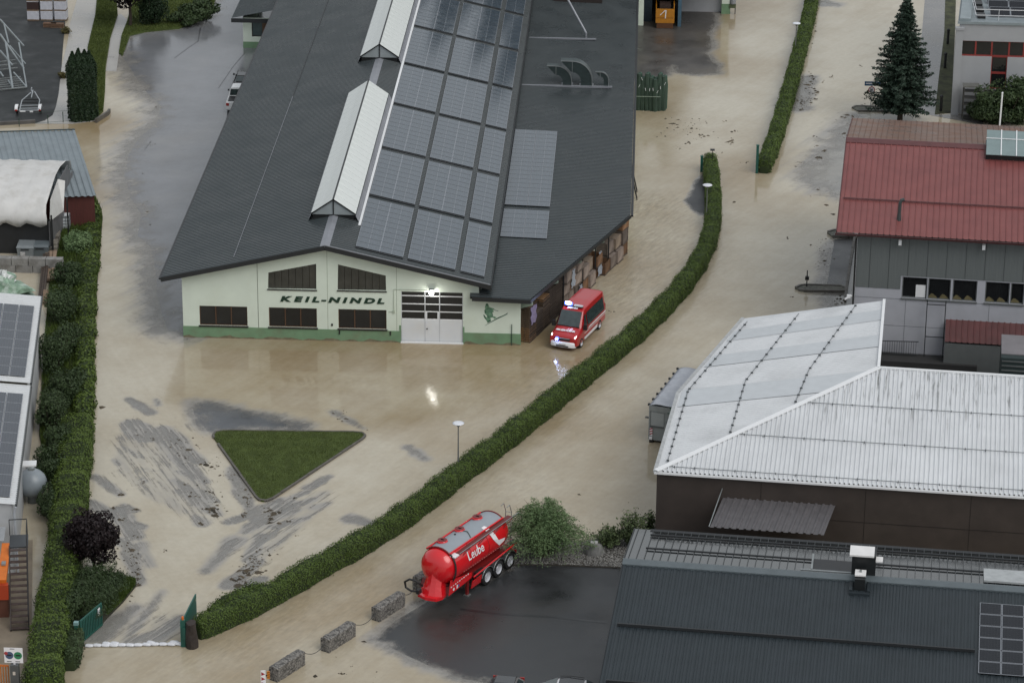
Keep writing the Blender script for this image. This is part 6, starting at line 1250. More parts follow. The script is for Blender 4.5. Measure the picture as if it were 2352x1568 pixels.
p = G(546, 232, .8); car('white_pickup', 'white pickup parked along the side of the hall behind the black car', V(p.x-.1, p.y+3.9, 0), math.pi+.02, m_carw, m_carw, kind='pickup')
# ---------------------------------------------------------------- roll-off container
zR = ZZ(2180, 1270, 240/1394); CO = G(*zR(205, 1400)); CA = math.radians(-17); CF = Fr(CO, CA); m_cg = P('container_grey', (.24, .26, .26), .5, var=.1, vs=1.5, dirt=(.16, .16, .15), dscale=1, damt=.5)
ct_ = thing('rolloff_container', 'grey roll-off container under a sagging grey tarpaulin beside the white warehouse', 'container', CO, CA); CW, CL_, CH = 2.4, 6.6, 2.55
MB().box(.06, CW-.06, .05, CL_, .18, CH-.02).build('box', m_cg, ct_); MB().box(0, CW, 0, .12, CH-.35, CH).box(0, .08, 0, .12, .2, CH-.35).box(CW-.08, CW, 0, .12, .2, CH-.35).build('end_frame', m_cg, ct_)
MB().box(.14, 1.0, .01, .045, 1.2, CH-.42).build('end_panel', P('container_light', (.30, .32, .32), .5, var=.08), ct_); MB().box(.1, 1.05, -.01, .05, 1.1, 1.17).build('panel_rail', P('container_dark', (.1, .11, .11), .5), ct_)
MB().prism([(1.0, -.02, .1), (1.12, -.02, .1), (1.22, -.02, 1.45), (1.16, -.02, 1.6), (1.08, -.02, 1.35)], (0, -.12, 0)).build('hook_post', m_cg, ct_); MB().prism([(1.85, -.02, .1), (1.97, -.02, .1), (1.92, -.02, 1.35), (1.84, -.02, 1.6), (1.78, -.02, 1.45)], (0, -.12, 0)).build('hook_post', m_cg, ct_)
MB().tube([(1.2+.3*(1-math.cos(a)), -.03, 1.05+.22*math.sin(a)) for a in np.linspace(0, math.pi, 9)], .03, 6).build('hook_bar', m_cg, ct_)
st_ = MB().box(.09, .27, -.012, -.001, .50, 1.02).build('warning_stripes', m_refl, ct_)
for k in range(3): z = .55+k*.17; MB().add([(.09, -.016, z), (.27, -.016, z+.08), (.27, -.016, z+.165), (.09, -.016, z+.085)], [(0,1,2,3)]).build('red_stripe', P('stripe_red', (.32, .02, .03), .5), st_)
MB().box(.06, .26, -.03, .04, .22, .42).build('white_plate', m_refl, ct_); MB().box(.06, .3, .0, .3, 0, .2).build('roller', m_bkpl, ct_); MB().box(CW-.3, CW-.06, .0, .3, 0, .2).build('roller', m_bkpl, ct_); MB().box(.5, .7, .2, CL_, .02, .18).box(CW-.7, CW-.5, .2, CL_, .02, .18).build('skid', m_bkpl, ct_)
me_ = text_mesh('D064', .26, P('print_dark', (.04, .045, .045), .6), .003, .008, 0, 1.0); place('lettering', me_, ct_, loc=(1.25, .03, 1.72), rot=(math.pi/2, 0, 0))
rg = []; n = 30
for i in range(n+1):
    y = .02+(CL_-.04)*i/n; dip = .16*abs(math.sin(i/n*math.pi*6)); rg.append([V(CW*j/10, y, CH+.02+.05*math.sin(j*.9)-dip*math.sin(math.pi*min(1, j/10*1.0))**1.5+.16*math.sin(math.pi*j/10)) for j in range(11)])
o = MB().loft(rg, 0, False, False).build('tarpaulin', P('container_tarp', (.36, .38, .42), .28, var=.1, vs=2), ct_, True); fixn(o.data); sm = o.modifiers.new('thickness', 'SOLIDIFY'); sm.thickness = .03; sm.offset = -1
for k in range(8): MB().box(-.12, .0, .1+k*.9, .24+k*.9, CH-.05, CH+.08).build('tarp_hook', m_black_, ct_)
MB().box(-.35, .0, .3, .5, 1.52, 1.56).build('release_lever', m_black_, ct_); MB().tube([(1.25, -.03, CH-.32), (1.4, -.05, CH-.36), (1.45, -.05, CH-.1), (1.4, 0, CH+.05)], .03, 6).build('tie_strap', P('green_strap', (.03, .1, .06), .6), ct_)

for y in (2.85, 4.65): MB().tube([V((R0+.004)*math.cos(a), y, ZC+(R0+.004)*math.sin(a)*(1 if math.sin(a) > 0 else .94)) for a in np.linspace(math.radians(50), math.radians(-75), 14)], .014, 6).build('weld_seam', m_tdark, tk)
# ================================================================ YARD AND STREET FURNITURE
# ---------------------------------------------------------------- pallets and crates under the wing eave
RW0 = V(-7.06, 196.42, 0); RD = V(.333, .943, 0); RN = V(.943, -.333, 0); RAng = math.atan2(RD.y, RD.x)-math.pi/2
m_pal = P('pallet_wood', (.17, .12, .08), .8, var=.3, vs=4); m_palo = P('pallet_new_wood', (.30, .175, .085), .75, var=.25, vs=4); m_palg = P('pallet_grey_wood', (.10, .08, .065), .85, var=.35, vs=4)
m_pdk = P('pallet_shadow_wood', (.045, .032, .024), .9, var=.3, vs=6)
def pallet_mesh(mat):
    m = MB()
    for k in range(5): y = .02+k*.255; m.box(-.8, 0, y, y+.14, .122, .144)
    m.box(-.022, .0, .02, 1.18, .1, .121); m.box(-.8, -.0, 0, .02, .098, .122); m.box(-.8, 0, 1.18, 1.2, .098, .122)
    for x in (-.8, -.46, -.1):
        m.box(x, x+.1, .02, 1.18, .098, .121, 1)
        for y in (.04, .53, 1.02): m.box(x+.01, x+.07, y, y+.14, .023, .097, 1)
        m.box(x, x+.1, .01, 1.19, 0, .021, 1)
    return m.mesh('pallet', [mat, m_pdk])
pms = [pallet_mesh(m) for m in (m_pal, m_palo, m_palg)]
stacks = [(0.0, 18, 0, 'in the tall stack at the wall corner'), (1.27, 12, 2, 'in the low stack second from the wall corner'), (2.5, 16, 1, 'in the pale topped stack third from the wall corner'), (3.75, 17, 2, 'in the stack fourth from the wall corner'), (4.98, 18, 2, 'in the dark stack beside the crates')]
for s, n, mi, lab in stacks:
    for k in range(n):
        p = RW0+RD*(s+random.uniform(-.02, .02))+RN*random.uniform(-.02, .02)
        mm = pms[1] if (mi == 1 and k >= n-2) or (mi == 0 and k < 7) else pms[mi if mi != 1 else 0]
        place('pallet', mm, None, V(p.x, p.y, k*.146), RAng, ('topmost wooden pallet ' if k == n-1 else 'lowest wooden pallet ' if k == 0 else 'used wooden pallet ')+lab+('' if k in (0, n-1) else ', between others'), 'pallet', 'pallets stacked under the wing eave')
wr_ = thing('film_wrap', 'torn violet stretch film hanging on the tall pallet stack', 'film', RW0+RN*.03, RAng); rg = [[V(.02+.05*math.sin(i*1.7+j), .1+j*.09, z) for j in range(12)] for i, z in enumerate(np.linspace(1.3, 2.6, 8))]
MB().loft(rg, 0, False, False).build('film', P('violet_film', (.28, .24, .36), .3, var=.3, vs=5), wr_, True)
m_cr = [P('crate_grey_wood', (.21, .17, .145), .8, var=.3, vs=2.5, dirt=(.30, .27, .25), dscale=1.5, damt=.6), P('crate_brown_wood', (.20, .12, .07), .8, var=.3, vs=2.5), P('crate_pale_wood', (.30, .24, .19), .8, var=.25, vs=2.5)]
def crate(s, lv, h, mi, lab, lid=True, w=1.2, d=.85):
    p = RW0+RD*s+RN*random.uniform(-.15, .28); c = thing('crate', lab, 'crate', V(p.x, p.y, lv), RAng+random.uniform(-.07, .07)); k_ = random.choice((.6, .85, 1, 1.35)); bc_ = [(.21, .17, .145), (.22, .12, .065), (.32, .25, .19)][mi]; mt = P('crate_wood_%d_%d' % (mi, int(k_*100)), tuple(q*k_ for q in bc_), .8, var=.35, vs=2.5, dirt=tuple(min(.5, q*k_*1.5) for q in bc_), dscale=1.5, damt=.5)
    nb = 4; bh = (h-.1)/nb
    for k in range(nb):
        z0, z1 = .1+k*bh+.008, .1+(k+1)*bh
        MB().box(-.03, 0, .01, w-.01, z0, z1).build('board', mt, c); MB().box(-d, -.03, .01, .04, z0, z1).build('board', mt, c)
    MB().box(-d, -d+.03, .04, w-.01, .1, h).box(-d+.03, -.03, w-.04, w-.01, .1, h).build('far_side', mt, c)
    for y in (.02, w-.12): MB().box(.0, .025, y, y+.1, .1, h).build('batten', mt, c)
    MB().box(-d, .02, .0, w, 0, .095).build('base', m_palg, c)
    if lid: MB().box(-d, .01, .0, w, h+.002, h+.03).build('lid', m_cr[2] if mi == 2 else m_cr[0], c)
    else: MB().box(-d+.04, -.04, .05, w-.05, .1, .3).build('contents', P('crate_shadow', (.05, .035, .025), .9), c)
    return c
spec = [(6.35, [(1.0, 0), (1.0, 0), (.95, 0)], 'grey plank crate'), (7.6, [(1.0, 0), (.95, 1), (.95, 0)], 'brown sided crate'), (8.85, [(.95, 0), (1.0, 0), (.55, 0)], 'weathered crate'), (10.1, [(1.0, 1), (.95, 0)], 'orange brown crate'), (11.35, [(1.0, 0), (1.0, 2)], 'pale lidded crate'), (12.75, [(1.05, 1), (.85, 1)], 'open topped crate'), (14.2, [(.95, 1)], 'low open crate'), (15.5, [(.95, 0), (.95, 0)], 'grey crate pair'), (16.8, [(1.0, 0), (.9, 2)], 'crate by the last bracket'), (18.05, [(1.0, 1), (1.0, 0), (.9, 1)], 'reddish crate at the wing corner')]
pos_l = ['at the bottom of its pile', 'resting on another crate', 'topmost of three']
for s, ls, lab in spec:
    z = 0.
    for k, (h, mi) in enumerate(ls):
        crate(s, z, h, mi, lab+' '+(pos_l[k] if len(ls) > 1 else 'standing alone')+' under the wing eave', lid=not ('open' in lab and k == len(ls)-1)); z += h+.04
for s, z0, z1, lab in ((7.75, 1.3, 2.6, 'blue-grey plastic sheet hanging over the three-high crates'), (9.3, .1, .9, 'pale plastic sheet stuck to the lowest weathered crate'), (13.2, .3, 2.1, 'white plastic sheet draped from the open topped crate')):
    p = RW0+RD*s+RN*.06; t_ = thing('plastic_sheet', lab, 'sheet', V(p.x, p.y, 0), RAng); n = 9
    rg = [[V(.02+.05*math.sin(i*2.1+j*1.3), (.0+j*.11)*(1-.5*(z-z0)/(z1-z0))+.2*(z-z0)/(z1-z0), z) for j in range(n)] for i, z in enumerate(np.linspace(z0, z1, 9))]
    MB().loft(rg, 0, False, False).build('sheet', P('bluish_film', (.36, .40, .46), .3, var=.25, vs=4), t_, True)
pw_ = V(.35, .94, 0)
for s in (6.25, 10.02, 12.66, 15.4): p = RW0+RD*s+RN*.05; t_ = thing('eave_post', 'slim dark post carrying the wing eave %s' % {6.25: 'beside the pallet stacks', 10.02: 'beside the orange brown crates', 12.66: 'beside the open topped crate', 15.4: 'beside the grey crate pair'}[s], 'post', p); MB().box(-.05, .05, -.05, .05, -.2, 3.25).box(-.09, .09, -.09, .09, -.2, .02).build('shaft', m_black_, t_)
# ---------------------------------------------------------------- street lamps
m_lg2 = P('lamp_post_grey', (.17, .18, .18), .4, metal=.4, var=.1); m_lh = P('lamp_head_white', (.66, .68, .72), .35, var=.03)
def street_lamp(base, h, lab):
    l = thing('street_lamp', lab, 'street lamp', base, 0, None)
    MB().tube([(0, 0, -.1), (0, 0, .9), (0, 0, h-.25)], [.06, .055, .035], 10).build('post', m_lg2, l)
    MB().lathe([(.04, h-.26), (.10, h-.2), (.22, h-.06), (.24, h-.04)], (0, 0, 0), 16).build('cone', m_lg2, l); MB().lathe([(.24, h-.04), (.36, h-.03), (.37, h), (.25, h+.035), (.02, h+.05)], (0, 0, 0), 24).build('disc_shade', m_lh, l, True)
street_lamp(G(1052, 1099), HT(1052, 1099, 971), 'mushroom street lamp whose grey post rises before the trimmed hedge near the grass triangle'); street_lamp(G(1621, 522), HT(1621, 522, 425), 'mushroom street lamp with its post hidden in the bend of the hedge'); street_lamp(G(1825, 138), HT(1825, 138, 54), 'mushroom street lamp beside the narrow far hedge')
# ---------------------------------------------------------------- exposed aggregate blocks with wire
BA = math.atan2(-.52, .855); m_agg, t, b = nodes_of('exposed_aggregate')
vo = N(t, 'ShaderNodeTexVoronoi'); vo.inputs['Scale'].default_value = 14; tc = N(t, 'ShaderNodeTexCoord'); t.links.new(tc.outputs['Object'], vo.inputs['Vector'])
hv = N(t, 'ShaderNodeSeparateColor'); t.links.new(vo.outputs['Color'], hv.inputs[0]); t.links.new(mixc(t, hv.outputs[0], (.035, .034, .032), (.25, .235, .215)), b.inputs['Base Color']); b.inputs['Roughness'].default_value = .7
bn = N(t, 'ShaderNodeBump'); bn.inputs['Strength'].default_value = .8; bn.inputs['Distance'].default_value = .03; t.links.new(vo.outputs['Distance'], bn.inputs['Height']); t.links.new(bn.outputs[0], b.inputs['Normal'])
def aggblock(nm):
    m = MB(); rg = []
    for y in np.linspace(0, 2.45, 15): rg.append([V(x+random.uniform(-.02, .02), y+random.uniform(-.02, .02), z+random.uniform(-.02, .02)) for x, z in ((.58, -.1), (.6, .2), (.6, .55), (.58, .80), (.4, .84), (.2, .84), (.02, .80), (0, .55), (0, .2), (.02, -.1))])
    return m.loft(rg).mesh(nm, [m_agg])
bl4 = []
for px, lab in (((638.9, 1566), 'grainy aggregate concrete block next to the striped beacon'), ((757, 1499), 'grainy aggregate concrete block between the beacon block and the trailer block'), ((873, 1428), 'grainy aggregate concrete block just before the red trailer'), ((967, 1357), 'grainy aggregate concrete block half hidden behind the red trailer')):
    p = G(*px); o = place('concrete_barrier', aggblock('concrete_barrier'), None, p+V(-.53, .3, 0), BA, lab, 'concrete block'); bl4.append(p)
for a, b2, lab in ((bl4[0], bl4[1], 'sagging wire between the beacon block and the next block'), (bl4[1], bl4[2], 'sagging wire between the two middle concrete blocks'), (bl4[2], bl4[3], 'sagging wire running behind the red trailer front')):
    s0 = a+V(1.15, 2.3, .62); s1 = b2+V(-.2, .05, .62); t_ = thing('wire', lab, 'wire', V(s0.x, s0.y, 0)); MB().tube([s0.lerp(s1, k/12)-V(s0.x, s0.y, .32*math.sin(math.pi*k/12)) for k in range(13)], .018, 5).build('strand', m_black_, t_)
bc = G(605, 1578); be_ = thing('warning_beacon', 'red and white striped roadwork beacon with amber reflector at the block end', 'beacon', bc, .1); MB().box(-.13, .13, -.02, .02, .1, 1.05).build('board', m_refl, be_); MB().box(-.25, .25, -.2, .2, -.05, .1).build('foot', m_bkpl, be_); m_sred = P('stripe_red', (.32, .02, .03), .5)
for z in (.2, .5, .8): MB().add([(-.10, -.025, z-.05), (.11, -.025, z+.03), (-.10, -.025, z+.17)], [(0,1,2)]).add([(-.10, .025, z-.05), (-.10, .025, z+.17), (.11, .025, z+.03)], [(0,1,2)]).build('red_stripe', m_sred, be_)
am = MB().box(.2, .36, -.03, .03, .55, 1.0).build('amber_reflector', P('amber', (.5, .17, .02), .35), be_); MB().box(.13, .2, -.02, .02, .7, .78).build('bracket', m_bkpl, be_)
for k in range(3): MB().add([(.2, -.032, .6+k*.14), (.36, -.032, .66+k*.14), (.36, -.032, .71+k*.14), (.2, -.032, .65+k*.14)], [(0,1,2,3)]).build('bar', P('amber_dark', (.18, .06, .01), .5), am)
# ---------------------------------------------------------------- green gates and sandbags
m_gg = P('gate_green', (.012, .085, .066), .45, var=.12, vs=2); ga, gb_ = G(*zD(722, 1218)), G(*zD(915, 1052)); gd = gb_-ga; gl = gd.length; gang = math.atan2(gd.y, gd.x); gh = HT(*zD(722, 1218), zD(715, 1018)[1])
gt = thing('gate_leaf', 'green barred gate leaf standing open with a white notice', 'gate', ga, gang); MB().beam((0, 0, gh), (gl, 0, gh), .07, .09).build('top_rail', m_gg, gt); MB().beam((0, 0, .08), (gl, 0, .08), .07, .09).build('bottom_rail', m_gg, gt)
for x in (.03, gl-.03): MB().box(x-.03, x+.03, -.03, .03, .13, gh-.05).build('stile', m_gg, gt)
n = 14
for k in range(1, n): MB().box(gl*k/n-.045, gl*k/n+.045, -.015, .015, .13, gh-.05).build('bar', m_gg, gt)
MB().box(gl-.5, gl-.28, -.05, -.035, gh-.55, gh-.12).build('notice', m_refl, gt); MB().box(gl-.46, gl-.32, -.056, -.051, gh-.42, gh-.22).build('notice_print', P('notice_grey', (.4, .42, .44), .5), gt)
gpst = G(*zD(690, 1235)); t_ = thing('gate_post', 'short green gate post with pale cap by the barred gate', 'post', gpst); MB().box(-.1, .1, -.1, .1, -.1, HT(*zD(690, 1235), zD(690, 1045)[1])).build('post', m_gg, t_); MB().box(-.13, .13, -.13, .13, HT(*zD(690, 1235), zD(690, 1045)[1]), HT(*zD(690, 1235), zD(690, 1020)[1])).build('cap', P('gate_cap', (.18, .30, .30), .4), t_)
ra, rb_ = G(*zD(1640, 1235)), G(*zD(1755, 1000)); gd = rb_-ra; gl = gd.length; gang = math.atan2(gd.y, gd.x); gh = HT(*zD(1640, 1235), zD(1640, 1000)[1])
gt = thing('gate_leaf', 'plain green gate leaf swung open beside the brown stone pillar', 'gate', ra, gang); MB().box(.12, gl, -.03, .03, .1, gh-.1).build('panel', m_gg, gt); MB().beam((.1, 0, gh-.06), (gl, 0, gh-.06), .08, .08).build('top_rail', m_gg, gt); MB().tube([(gl-.3, -.06, gh-.3), (gl-.3, -.1, gh-.15), (gl-.1, -.1, gh-.15)], .02, 6).build('latch', P('latch', (.35, .4, .3), .5), gt)
t_ = thing('gate_post', 'square green gate post with orange lamp cap and box beside the pillar', 'post', ra); MB().box(-.13, .13, -.13, .13, -.1, gh).build('post', m_gg, t_); MB().lathe([(.07, gh), (.075, gh+.15), (.05, gh+.2), (.01, gh+.21)], (0, 0, 0), 10).build('signal_lamp', P('orange_lens', (.55, .13, .02), .35), t_); MB().box(-.02, .16, -.2, -.131, .5, gh*.75).build('drive_box', m_gg, t_)
pp = G(*zD(1715, 1245)); t_ = thing('stone_pillar', 'weathered dark brown stone pillar closing the hedge at the gate', 'pillar', pp); m_bst = P('dark_brown_stone', (.032, .024, .02), .8, var=.5, vs=2, bump=.8, bs=6); rg = [[V((.36-.02*i)*math.cos(a)*(1+.12*math.sin(3*a+i)), .36*math.sin(a)*(1+.1*math.cos(2*a+i*2)), z) for a in [2*math.pi*k/12 for k in range(12)]] for i, z in enumerate(np.linspace(-.1, gh*.93, 6))]; MB().loft(rg).build('stone', m_bst, t_)
rg = [[V(x, y, z) for y, z in ((-.15, .0), (-.17, .07), (-.1, .15), (.0, .165), (.1, .15), (.17, .07), (.15, 0))] for x in (-.16, 0, .16)]
def bagmesh(sd):
    random.seed(sd); m = MB(); R_ = []
    for i, x in enumerate(np.linspace(-.26, .26, 9)):
        k = max(.12, (1-(abs(x)/.27)**4))**.6; R_.append([V(x, .15*math.cos(a)*(k*.85+.15)+random.uniform(-.008, .008), .085+.085*math.sin(a)*k+random.uniform(-.008, .008)) for a in [2*math.pi*j/10 for j in range(10)]])
    return m.loft(R_).mesh('sandbag', [P('sandbag_white', (.62, .63, .66), .6, var=.15, vs=5, bump=.5, bs=30)], True)
bags = [bagmesh(k) for k in range(5)]; random.seed(11); s0, s1 = G(204, 1484), G(412, 1480); nb = 12
for k in range(nb): p = s0.lerp(s1, k/(nb-1)); place('sandbag', bags[k % 5], None, p+V(0, random.uniform(-.03, .03), -.01), random.uniform(-.12, .12), {0: 'end sandbag of the row, next to the barred gate', 11: 'end sandbag of the row, against the square gate post'}.get(k, 'plain white sandbag inside the row across the gateway'), 'sandbag', 'sandbags across the gateway')
for k, x in enumerate((2.0, 3.0, 7.4, 10.2)): p = s0.lerp(s1, x/(nb-1)); place('sandbag', bags[(k+2) % 5], None, p+V(.05, .16, .02), random.uniform(-.4, .4), 'white sandbag tucked behind the row across the gateway', 'sandbag', 'sandbags behind the gateway row')
# ---------------------------------------------------------------- traffic signs, islands, poles on the right
sg = G(1999, 247); hS = HT(1999, 247, 187); t_ = thing('road_sign', 'blue arrow direction sign above a round 30 limit sign before the spruce', 'road sign', sg); MB().tube([(0, 0, -.1), (0, 0, hS)], .035, 8).build('post', m_galv, t_)
bs_ = MB().box(-.62, .72, -.05, -.035, hS-.40, hS-.02).build('arrow_board', P('sign_blue', (.01, .07, .16), .5), t_); MB().add([(-.52, -.054, hS-.25), (.32, -.054, hS-.25), (.32, -.054, hS-.33), (.64, -.054, hS-.2), (.32, -.054, hS-.08), (.32, -.054, hS-.15), (-.52, -.054, hS-.15)], [(0, 1, 5, 6), (2, 3, 4)]).build('white_arrow', m_refl, bs_)
rs_ = MB().lathe([(.02, -.05), (.29, -.05), (.29, -.035), (.02, -.035)], (0, 0, hS-.75), 20, 0, 'y').build('limit_disc', P('sign_red', (.34, .04, .045), .5), t_); MB().lathe([(.02, -.056), (.22, -.056), (.22, -.051), (.02, -.051)], (0, 0, hS-.75), 20, 0, 'y').build('disc_face', m_refl, rs_); me_ = text_mesh('30', .26, m_bkpl, .002, .012); place('lettering', me_, rs_, loc=(-.16, -.058, hS-.84), rot=(math.pi/2, 0, 0))
m_moss = P('mossy_kerb', (.085, .085, .06), .8, var=.4, vs=2, bump=.4)
def trough(name, pts, h, lab_fill):
    k = kerb(name, pts, h, .18, 1.2); q_ = [p.copy() for p in pts]; sheet('planting_bed', q_, h-.06, P('bed_gravel', (.13, .13, .11), .85, var=.5, vs=5, bump=.5), thick=.1)
trough('traffic_island', gp([(820,975),(850,958),(1345,975),(1348,1003),(1000,1000),(870,1000)], 0, zM), .16, '')
trough('traffic_island', gp([(312,1018),(370,990),(740,1000),(770,1030),(760,1045),(360,1040)], 0, zN), .2, ''); trough('traffic_island', gp([(600,525),(680,500),(845,545),(845,562),(690,562),(630,555)], 0, zN), .25, '')
kerb('kerb', gp([(838,565),(800,790),(768,1000),(750,1150)], 0, zN), .18, .18, 1.2, False)
sheet_flat('asphalt_strip', gp([(660,575),(838,565),(768,1000),(590,990)], 0, zN), .012, m_asphD)
p = G(*zN(410, 1008)); t_ = thing('barrier_post', 'slim dark barrier post on the mossy traffic island', 'post', p+V(0, 0, .15)); hh_ = HT(*zN(410, 1008), zN(410, 865)[1]); MB().tube([(0, 0, 0), (0, 0, hh_)], .04, 8).build('rod', m_black_, t_); MB().box(-.14, .14, -.1, .1, hh_*.42, hh_*.62).build('box', m_black_, t_)
pw2 = G(*zM(1972, 1120)); t_ = thing('white_pole', 'plain white slanted flag pole behind the red roof', 'pole', V(pw2.x+1.2, pw2.y-2.5, 0)); MB().tube([(0, 0, 0), (.05, 0, 3.6)], .07, 8).lathe([(.075, 3.6), (.09, 3.66), (.03, 3.72)], (.05, 0, 0), 8).build('pole', m_white, t_)
for i, (x, y, lab) in enumerate(((1670, 400, 'dark bollard light by the office path, beside the puddle'), (1645, 615, 'dark bollard light halfway along the office path'), (1608, 1000, 'dark bollard light at the near end of the office path'))):
    p = G(*zM(x, y)); h = 1.5; t_ = thing('bollard_light', lab, 'bollard', p); MB().lathe([(.12, -.1), (.12, h-.25), (.16, h-.22), (.16, h-.1), (.05, h)], (0, 0, 0), 10).build('body', m_black_, t_); MB().lathe([(.1, h-.22), (.11, h-.12)], (0, 0, .0), 10).build('glass', P('bollard_glass', (.3, .3, .3), .3), t_)
sheet('grass_strip', gp([(1650,-40),(1745,-40),(1735,300),(1700,1010),(1555,1025),(1590,700),(1640,300)], 0, zM), .06, P('rough_verge', (.05, .055, .025), .85, var=.7, vs=1.2, bump=.5), thick=.1)
sheet_flat('office_path', gp([(1470,-40),(1650,-40),(1640,300),(1590,700),(1555,1025),(1700,1030),(1990,1010),(1990,1120),(1340,1000),(1400,560),(1440,300)], 0, zM), .014, wetasphalt('office_paving', (.17, .165, .16), .22))
for i, (x0, x1, y) in enumerate(((1800, 1925, 1075), (1950, 2060, 1085))):
    a, b2 = G(*zM(x0, y)), G(*zM(x1, y)); w_ = (b2-a).length; h = 2.9 if i == 0 else 2.5; t_ = thing('wire_rack', ['tall dark wire rack against the office wall', 'lower dark wire rack half hidden by the bush'][i], 'rack', a, -.03); m_rk = P('rack_dark', (.05, .05, .045), .5)
    for x in (0, w_):
        for y_ in (0, .8): MB().box(x-.04, x+.04, y_-.04, y_+.04, 0, h).build('upright', m_rk, t_)
    for k in range(5): z = .15+k*h/5; MB().box(0, w_, 0, .8, z, z+.05).build('shelf', m_rk, t_)
    MB().box(-.1, w_+.1, -.1, .9, h, h+.12).build('roof', P('rack_roof', (.13, .13, .12), .5), t_)
# green posts of the far gate
for px, yt, lab in (((1746, 398), 335, 'green gate post closing the far hedge'), ((1619, 395), 360, 'green gate post at the upper end of the long hedge')):
    p = G(*px); h = HT(*px, yt); t_ = thing('gate_post', lab, 'post', p+V(-.3, 0, 0)); MB().box(-.1, .1, -.1, .1, -.1, h).build('post', m_gg, t_); MB().box(-.12, .12, -.12, .12, h, h+.06).build('cap', m_gg, t_)
p = G(1634, 400, .0); t_ = thing('spot_light', 'small dark garden spotlight on a stake at the hedge end', 'spotlight', p); MB().tube([(0, 0, 0), (0, 0, 2.0)], .03, 6).build('stake', m_black_, t_); MB().box(-.18, .18, -.15, .15, 2.0, 2.08).build('head', m_black_, t_)
# ---------------------------------------------------------------- sign on the pillar, orange gate (bottom left)
SP = G(38, 1600); hP = HT(38, 1600, 1524); t_ = thing('sign_pillar', 'grey pillar carrying a white notice board with two round symbols', 'sign', SP); MB().box(-.22, .22, -.2, .2, -.1, hP).build('pillar', P('pillar_grey', (.075, .078, .078), .6, var=.2), t_); hb_ = HT(38, 1600, 1486)
zlo = HT(38, 1600, 1520); bd = MB().box(-.52, .48, -.05, -.02, zlo, hb_).box(-.05, .05, -.03, .03, hP, zlo).build('notice_board', m_refl, t_); zc_ = (zlo+hb_)/2
for x, cc, in ((-.24, (.06, .09, .16)), (.22, (.03, .2, .09))):
    MB().lathe([(.19, -.056), (.22, -.056), (.22, -.051), (.19, -.051)], (x, 0, zc_), 20, 0, 'y').build('ring', P('ring_%d' % (x > 0), cc, .5), bd); MB().box(x-.12, x+.12, -.057, -.051, zc_-.04, zc_+.05).build('vehicle_symbol', m_bkpl, bd); MB().box(x-.15, x+.1, -.057, -.051, zlo+.06, zlo+.10).build('caption', m_bkpl, bd)
MB().lathe([(.07, -.058), (.10, -.058), (.10, -.054), (.07, -.054)], (-.42, 0, zc_+.12), 14, 0, 'y').build('red_ring', P('sign_red', (.34, .04, .045), .5), bd); MB().box(-.2, .05, -.057, -.051, hb_-.07, hb_-.04).build('caption', m_bkpl, bd)
MB().box(-.08, .06, -.21, -.201, hP-.55, hP-.35).build('sticker', P('sticker', (.5, .45, .4), .5), t_)
og = thing('orange_gate', 'orange painted steel gate with upright bars beside the sign pillar', 'gate', G(24, 1596)); oz = HT(24, 1596, 1526); MB().box(-3, 0, -.04, .04, oz-.08, oz).build('top_rail', m_or, og); MB().box(-3, 0, -.04, .04, .1, .2).build('bottom_rail', m_or, og)
for k in range(22): MB().box(-.14*k-.06, -.14*k, -.02, .02, .2, oz-.08).build('bar', P('orange_bar', (.40, .13, .02), .55, var=.2), og)
# ---------------------------------------------------------------- boulders
m_rock = P('grey_boulder', (.15, .15, .145), .75, var=.4, vs=2.5, bump=.6, bs=5)
def boulder(p, rx, ry, rz, lab, mat=m_rock, seed=0, nm='boulder'):
    R_ = []; n = 8
    for i in range(n+1):
        th = math.pi/2*i/n; R_.append([V(rx*math.cos(th)**.7*math.cos(a)*(1+.13*math.sin(3*a+seed)+.07*math.sin(5*a+i)), ry*math.cos(th)**.7*math.sin(a)*(1+.1*math.sin(2*a+seed)), -.15+(rz+.15)*math.sin(th)*(1+.06*math.sin(3*a+seed))) for a in [2*math.pi*k/14 for k in range(14)]])
    t_ = thing(nm, lab, 'boulder', p); MB().loft(R_).build('rock', mat, t_); return t_
b_ = boulder(G(1363, 1277)+V(0, .3, .05), .62, .5, .62, 'grey boulder with a small pale stone on top in the gravel bed'); MB().box(-.2, .22, -.15, .2, .62, .74).build('top_stone', P('pale_stone', (.36, .36, .35), .8, var=.2), b_)
# ================================================================ VEGETATION AND DEBRIS
def leaves(c, nrm, size, asp=.55, jitter=.9):
    "leaf quads around centres c (n,3) facing roughly nrm"
    n = len(c); d = nrm+rng.normal(0, jitter, (n, 3)); d /= np.linalg.norm(d, axis=1, keepdims=True)+1e-9
    r = rng.normal(0, 1, (n, 3)); u = np.cross(d, r); u /= np.linalg.norm(u, axis=1, keepdims=True)+1e-9; w = np.cross(d, u)
    s = (size*rng.uniform(.6, 1.4, n))[:, None] if np.isscalar(size) else (size*rng.uniform(.7, 1.3, n))[:, None]
    v = np.stack([c-u*s, c+w*s*asp*.9+u*s*.1, c+u*s, c-w*s*asp+u*s*.15], 1)
    return v.reshape(-1, 3)
def quads(n): return np.arange(4*n).reshape(-1, 4)
m_core = P('hedge_core', (.020, .034, .008), .9, var=.4)
def smooth_line(pts, step=.5):
    P_ = [Vector(p) for p in pts]; out = []
    for i in range(len(P_)-1):
        p0, p1, p2, p3 = P_[max(0, i-1)], P_[i], P_[i+1], P_[min(len(P_)-1, i+2)]; n = max(2, int((p2-p1).length/step))
        for k in range(n):
            t = k/n; out.append(.5*((2*p1)+(p2-p0)*t+(2*p0-5*p1+4*p2-p3)*t*t+(3*p1-p0-3*p2+p3)*t**3))
    out.append(P_[-1]); return out
